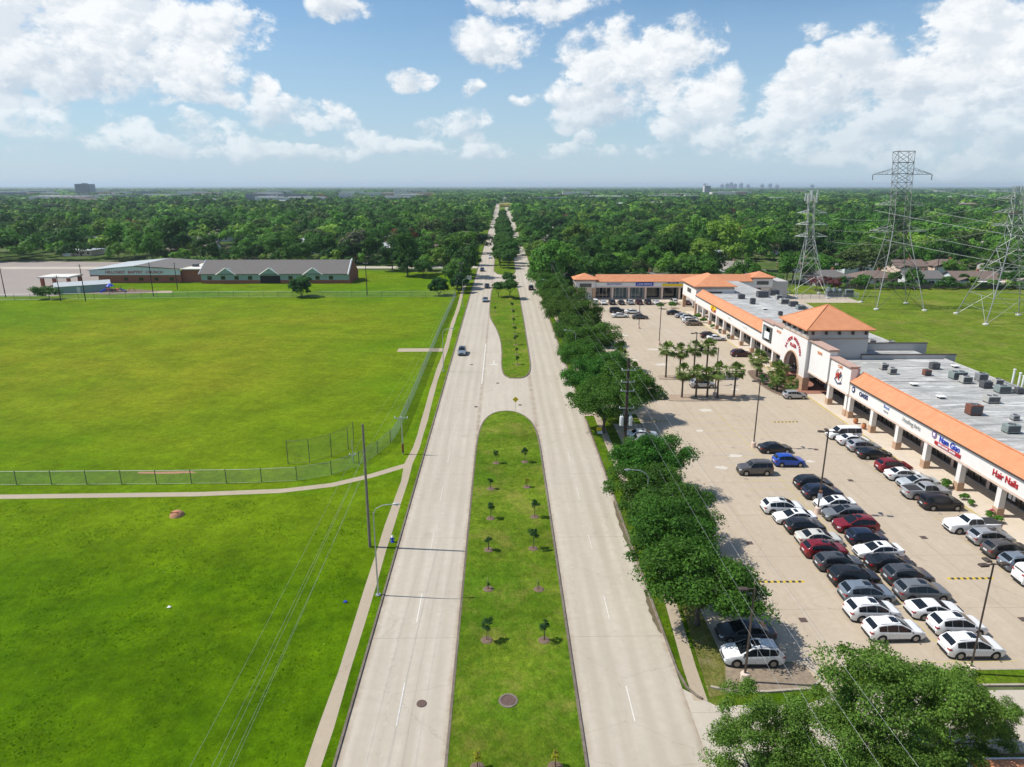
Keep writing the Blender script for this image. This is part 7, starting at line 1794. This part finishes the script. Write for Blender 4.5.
# kind, paint, x, y, heading (0 = nose to +X), label, group
GD = 'cars parked in the double row'; GS = 'cars parked nose to the storefronts'; GL = 'cars loose in the near car park'; GF = 'cars in the far car park'; GB = 'cars parked before the strip building'; GO = 'cars parked under the roadside oaks'
CARS = [
 ('suv', 'white', 33.0, 72.8, 0, 'white car with roof rails at the far end of the left file', GD),
 ('sedan', 'white', 33.4, 70.3, 180, 'white sedan facing left, second in the left file', GD),
 ('hatch', 'black', 33.6, 67.9, 0, 'black hatchback behind the white sedan facing left', GD),
 ('sedan', 'pearl', 34.0, 65.4, 0, 'cream sedan with dark sunroof in the left file', GD),
 ('suv', 'red', 33.5, 62.9, 0, 'dark red car in the left file', GD),
 ('suv', 'dark_grey', 33.8, 60.4, 0, 'dark grey car just nearer than the red one, left file', GD),
 ('suv', 'black', 34.0, 57.7, 0, 'near black car level with the striped bump, left file', GD),
 ('suv', 'blue_grey', 33.8, 55.0, 0, 'blue grey car with roof rails in the left file', GD),
 ('suv', 'white', 32.9, 52.3, 0, 'white car beside the blue grey one, left file', GD),
 ('suv', 'white', 33.3, 49.6, 0, 'nearest white car of the left file', GD),
 ('suv', 'black', 39.6, 79.4, 0, 'black car at the far end of the right file', GD),
 ('suv', 'navy', 39.5, 76.6, 0, 'navy car with roof rails beside the notice pole', GD),
 ('sedan', 'white', 39.6, 73.6, 180, 'white sedan with dark glass facing left beside the notice pole', GD),
 ('suv', 'grey', 39.4, 70.9, 180, 'grey car facing left in the right file', GD),
 ('suv', 'red', 39.4, 68.2, 180, 'bright dark red car facing left in the right file', GD),
 ('hatch', 'navy', 39.2, 65.4, 0, 'navy hatchback just nearer than the red car facing left', GD),
 ('sedan', 'white', 39.0, 62.7, 180, 'white sedan facing left in the middle of the right file', GD),
 ('sedan', 'black', 38.9, 60.2, 0, 'black sedan beside the white one facing left', GD),
 ('suv', 'dark_grey', 39.3, 57.8, 0, 'dark grey car with long side glass, right file', GD),
 ('suv', 'grey', 39.1, 55.2, 0, 'mid grey car with sloping tail, right file', GD),
 ('coupe', 'white', 38.6, 52.5, 0, 'white car with all black glass roof', GD),
 ('suv', 'white', 39.1, 50.1, 0, 'white car second from the near end, right file', GD),
 ('suv', 'white', 38.5, 47.3, 0, 'nearest white car, beside the lamp pole on the lawn strip', GD),
 ('van', 'white', 52.0, 97.0, 180, 'white people carrier at the far end of the storefront file', GS),
 ('sedan', 'white', 52.3, 94.5, 0, 'white sedan beside the people carrier', GS),
 ('suv', 'silver', 52.5, 91.9, 0, 'silver car third in the storefront file', GS),
 ('coupe', 'black', 52.6, 89.2, 0, 'low black sedan in the storefront file', GS),
 ('suv', 'red', 52.8, 84.6, 0, 'red car in the storefront file', GS),
 ('sedan', 'white', 52.7, 81.9, 0, 'white sedan beside the red car at the storefronts', GS),
 ('sedan', 'light_silver', 53.0, 79.4, 180, 'pale silver sedan facing away from the shops', GS),
 ('pickup', 'silver', 52.3, 76.5, 0, 'silver pickup truck with its open bed toward the lane', GS),
 ('boxy', 'black', 52.3, 73.5, 0, 'black boxy car beside the silver pickup', GS),
 ('pickup', 'white', 52.3, 67.9, 180, 'white pickup truck with black bed facing the lane', GS),
 ('suv', 'silver', 52.6, 65.2, 0, 'silver car with roof rails beside the white pickup', GS),
 ('suv', 'brown_grey', 52.5, 62.6, 0, 'brown grey car, third after the white pickup', GS),
 ('suv', 'blue_grey', 52.3, 60.0, 0, 'blue grey car partly behind the lamp pole head', GS),
 ('van', 'white', 52.3, 57.4, 0, 'white van cut by the right frame edge', GS),
 ('sedan', 'black', 39.4, 91.6, 0, 'black sedan beside the lamp pole near the blue car', GL),
 ('hatch', 'blue', 39.4, 86.7, 0, 'bright blue hatchback between the two dark cars', GL),
 ('boxy', 'brown_grey', 33.7, 83.9, 180, 'dark grey brown boxy car facing left, left of the blue car', GL),
 ('hatch', 'silver', 53.0, 117.4, 0, 'silver hatchback at the arched tower entrance', GL),
 ('suv', 'maroon', 54.0, 149.1, 0, 'dark maroon car alone right of the palms', GF),
 ('coupe', 'white', 53.4, 165.8, 0, 'low white sports car near the far wing', GF),
 ('suv', 'maroon', 52.6, 168.7, 0, 'dark maroon car behind the white sports car', GF),
 ('sedan', 'black', 51.6, 201.2, 0, 'black sedan by the kerb bushes in the far car park', GF),
 ('sedan', 'silver', 53.0, 196.2, 0, 'silver sedan second from the kerb bushes', GF),
 ('suv', 'light_silver', 53.8, 193.2, 0, 'pale car third from the kerb bushes', GF),
 ('suv', 'white', 53.2, 189.0, 0, 'white roofed car just beyond the tan one', GF),
 ('suv', 'tan', 53.0, 184.9, 0, 'tan car nearest in the group by the far wing', GF),
 ('boxy', 'black', 35.0, 204.7, 0, 'black boxy car, far left of the four mid lot cars', GF),
 ('sedan', 'white', 34.6, 197.0, 0, 'white sedan, near left of the four mid lot cars', GF),
 ('sedan', 'white', 39.4, 203.0, 0, 'white sedan, far right of the four mid lot cars', GF),
 ('sedan', 'dark_grey', 40.0, 194.6, 0, 'dark sedan, near right of the four mid lot cars', GF),
 ('boxy', 'white', 30.3, 220.2, 90, 'white boxy car at the left end of the row', GB),
 ('sedan', 'white', 33.0, 220.4, 90, 'white sedan second from the left end of the row', GB),
 ('suv', 'black', 35.8, 220.2, 90, 'black car third from the left in the row', GB),
 ('sedan', 'black', 38.8, 220.2, 90, 'black sedan fourth from the left in the row', GB),
 ('suv', 'silver', 41.7, 220.4, 90, 'silver car fifth from the left in the row', GB),
 ('suv', 'maroon', 44.6, 220.3, 90, 'maroon car sixth from the left in the row', GB),
 ('suv', 'black', 47.5, 220.3, 90, 'black car seventh from the left in the row', GB),
 ('sedan', 'white', 50.2, 220.2, 90, 'white sedan alone right of the black car in the row', GB),
 ('suv', 'pearl', 56.3, 221.2, 90, 'pale car near the corner tower end of the row', GB),
 ('sedan', 'maroon', 60.0, 219.4, 90, 'dark red sedan tucked beside the corner tower', GB),
 ('suv', 'navy', 27.4, 117.6, 0, 'navy car poking out of the oaks by the low palm', GO),
 ('suv', 'silver', 38.3, 124.6, 0, 'silver car half hidden behind the palm trunks', GO),
 ('suv', 'silver', 21.6, 94.6, 0, 'silver car in oak shade right of the transformer pole', GO),
 ('sedan', 'white', 21.4, 97.4, 0, 'white car in oak shade behind the silver one', GO),
 ('sedan', 'red', 22.0, 91.6, 0, 'red car in oak shade, nearest by the transformer pole', GO),
 ('suv', 'white', 20.1, 46.6, 180, 'white car facing the road at the near corner under the oak', GO),
 ('sedan', 'dark_grey', 20.6, 49.6, 180, 'dark car in the shade behind the white corner car', GO)]
DRIVEN = [('suv', 'blue_grey', -9.2, 152.4, -90, 'blue grey car coming nearer in the left carriageway'),
 ('sedan', 'blue_grey', -5.6, 226.5, -90, 'blue grey sedan approaching beside the turn lane median'),
 ('suv', 'black', -5.6, 258.0, -90, 'dark car approaching at the head of the turn lane median'),
 ('suv', 'navy', -8.9, 311, -90, 'dark blue car passing the light green roadside tree'),
 ('sedan', 'white', -6.3, 369, -90, 'small white car far up the left carriageway'),
 ('boxy', 'black', 10.8, 253, 90, 'black car driving away in the right carriageway'),
 ('sedan', 'black', 12.0, 480, 90, 'dark car far up the right carriageway')]

def put_car(kind, col, x, y, deg, label, group, z=.006, name='parked_car', opts=''):
    if kind not in PROTO: PROTO[kind] = car_proto(kind); o = PROTO[kind]; kids(o); [kids(c) for c in o.children]; first = True
    else: first = False
    o = PROTO[kind]
    if first: o.location = (x, y, z); o.rotation_euler = (0, 0, R(deg)); o['label'] = label; o['group'] = group; c = o; PROTO_USED.add(kind)
    else: c = dup(o, (x, y, z), R(deg), label, group)
    c.name = name
    KIDS_OF = [q for q in BY_PARENT(c)]
    for q in KIDS_OF:
        nm = q.name.split('.')[0]
        if nm == 'body': q.material_slots[0].link = 'OBJECT'; q.material_slots[0].material = MATS['paint_' + col]
    c.scale = (random.uniform(.955, 1.03), random.uniform(.97, 1.03), random.uniform(.95, 1.05))
    return c
PROTO_USED = set()
def BY_PARENT(c): return list(c.children)
for row in CARS:
    kind, col, x, y, deg, lb, grp = row
    put_car(kind, col, x, y, deg + random.uniform(-1.2, 1.2), lb, grp)
for row in DRIVEN:
    kind, col, x, y, deg, lb = row
    put_car(kind, col, x, y, deg, lb, 'cars driving on the road', name='moving_car')
# empty-handed traffic sign beside the lamp: bus stop box far left of the road
t = thing('bus_shelter_sign', 'white box sign on a pole beside the tall light green tree', 'sign', (-12.6, 262, 0)); ORG[t.name] = (0, 0, 0)
mb = MB(); mb.box(-.06, .06, -.06, .06, 0, 3); part('post', mb, 'metal_galv', t); mb = MB(); mb.bbox(-1.0, 1.0, -.15, .15, 2.4, 4.0, .03); part('sign_box', mb, 'sign_white', t)
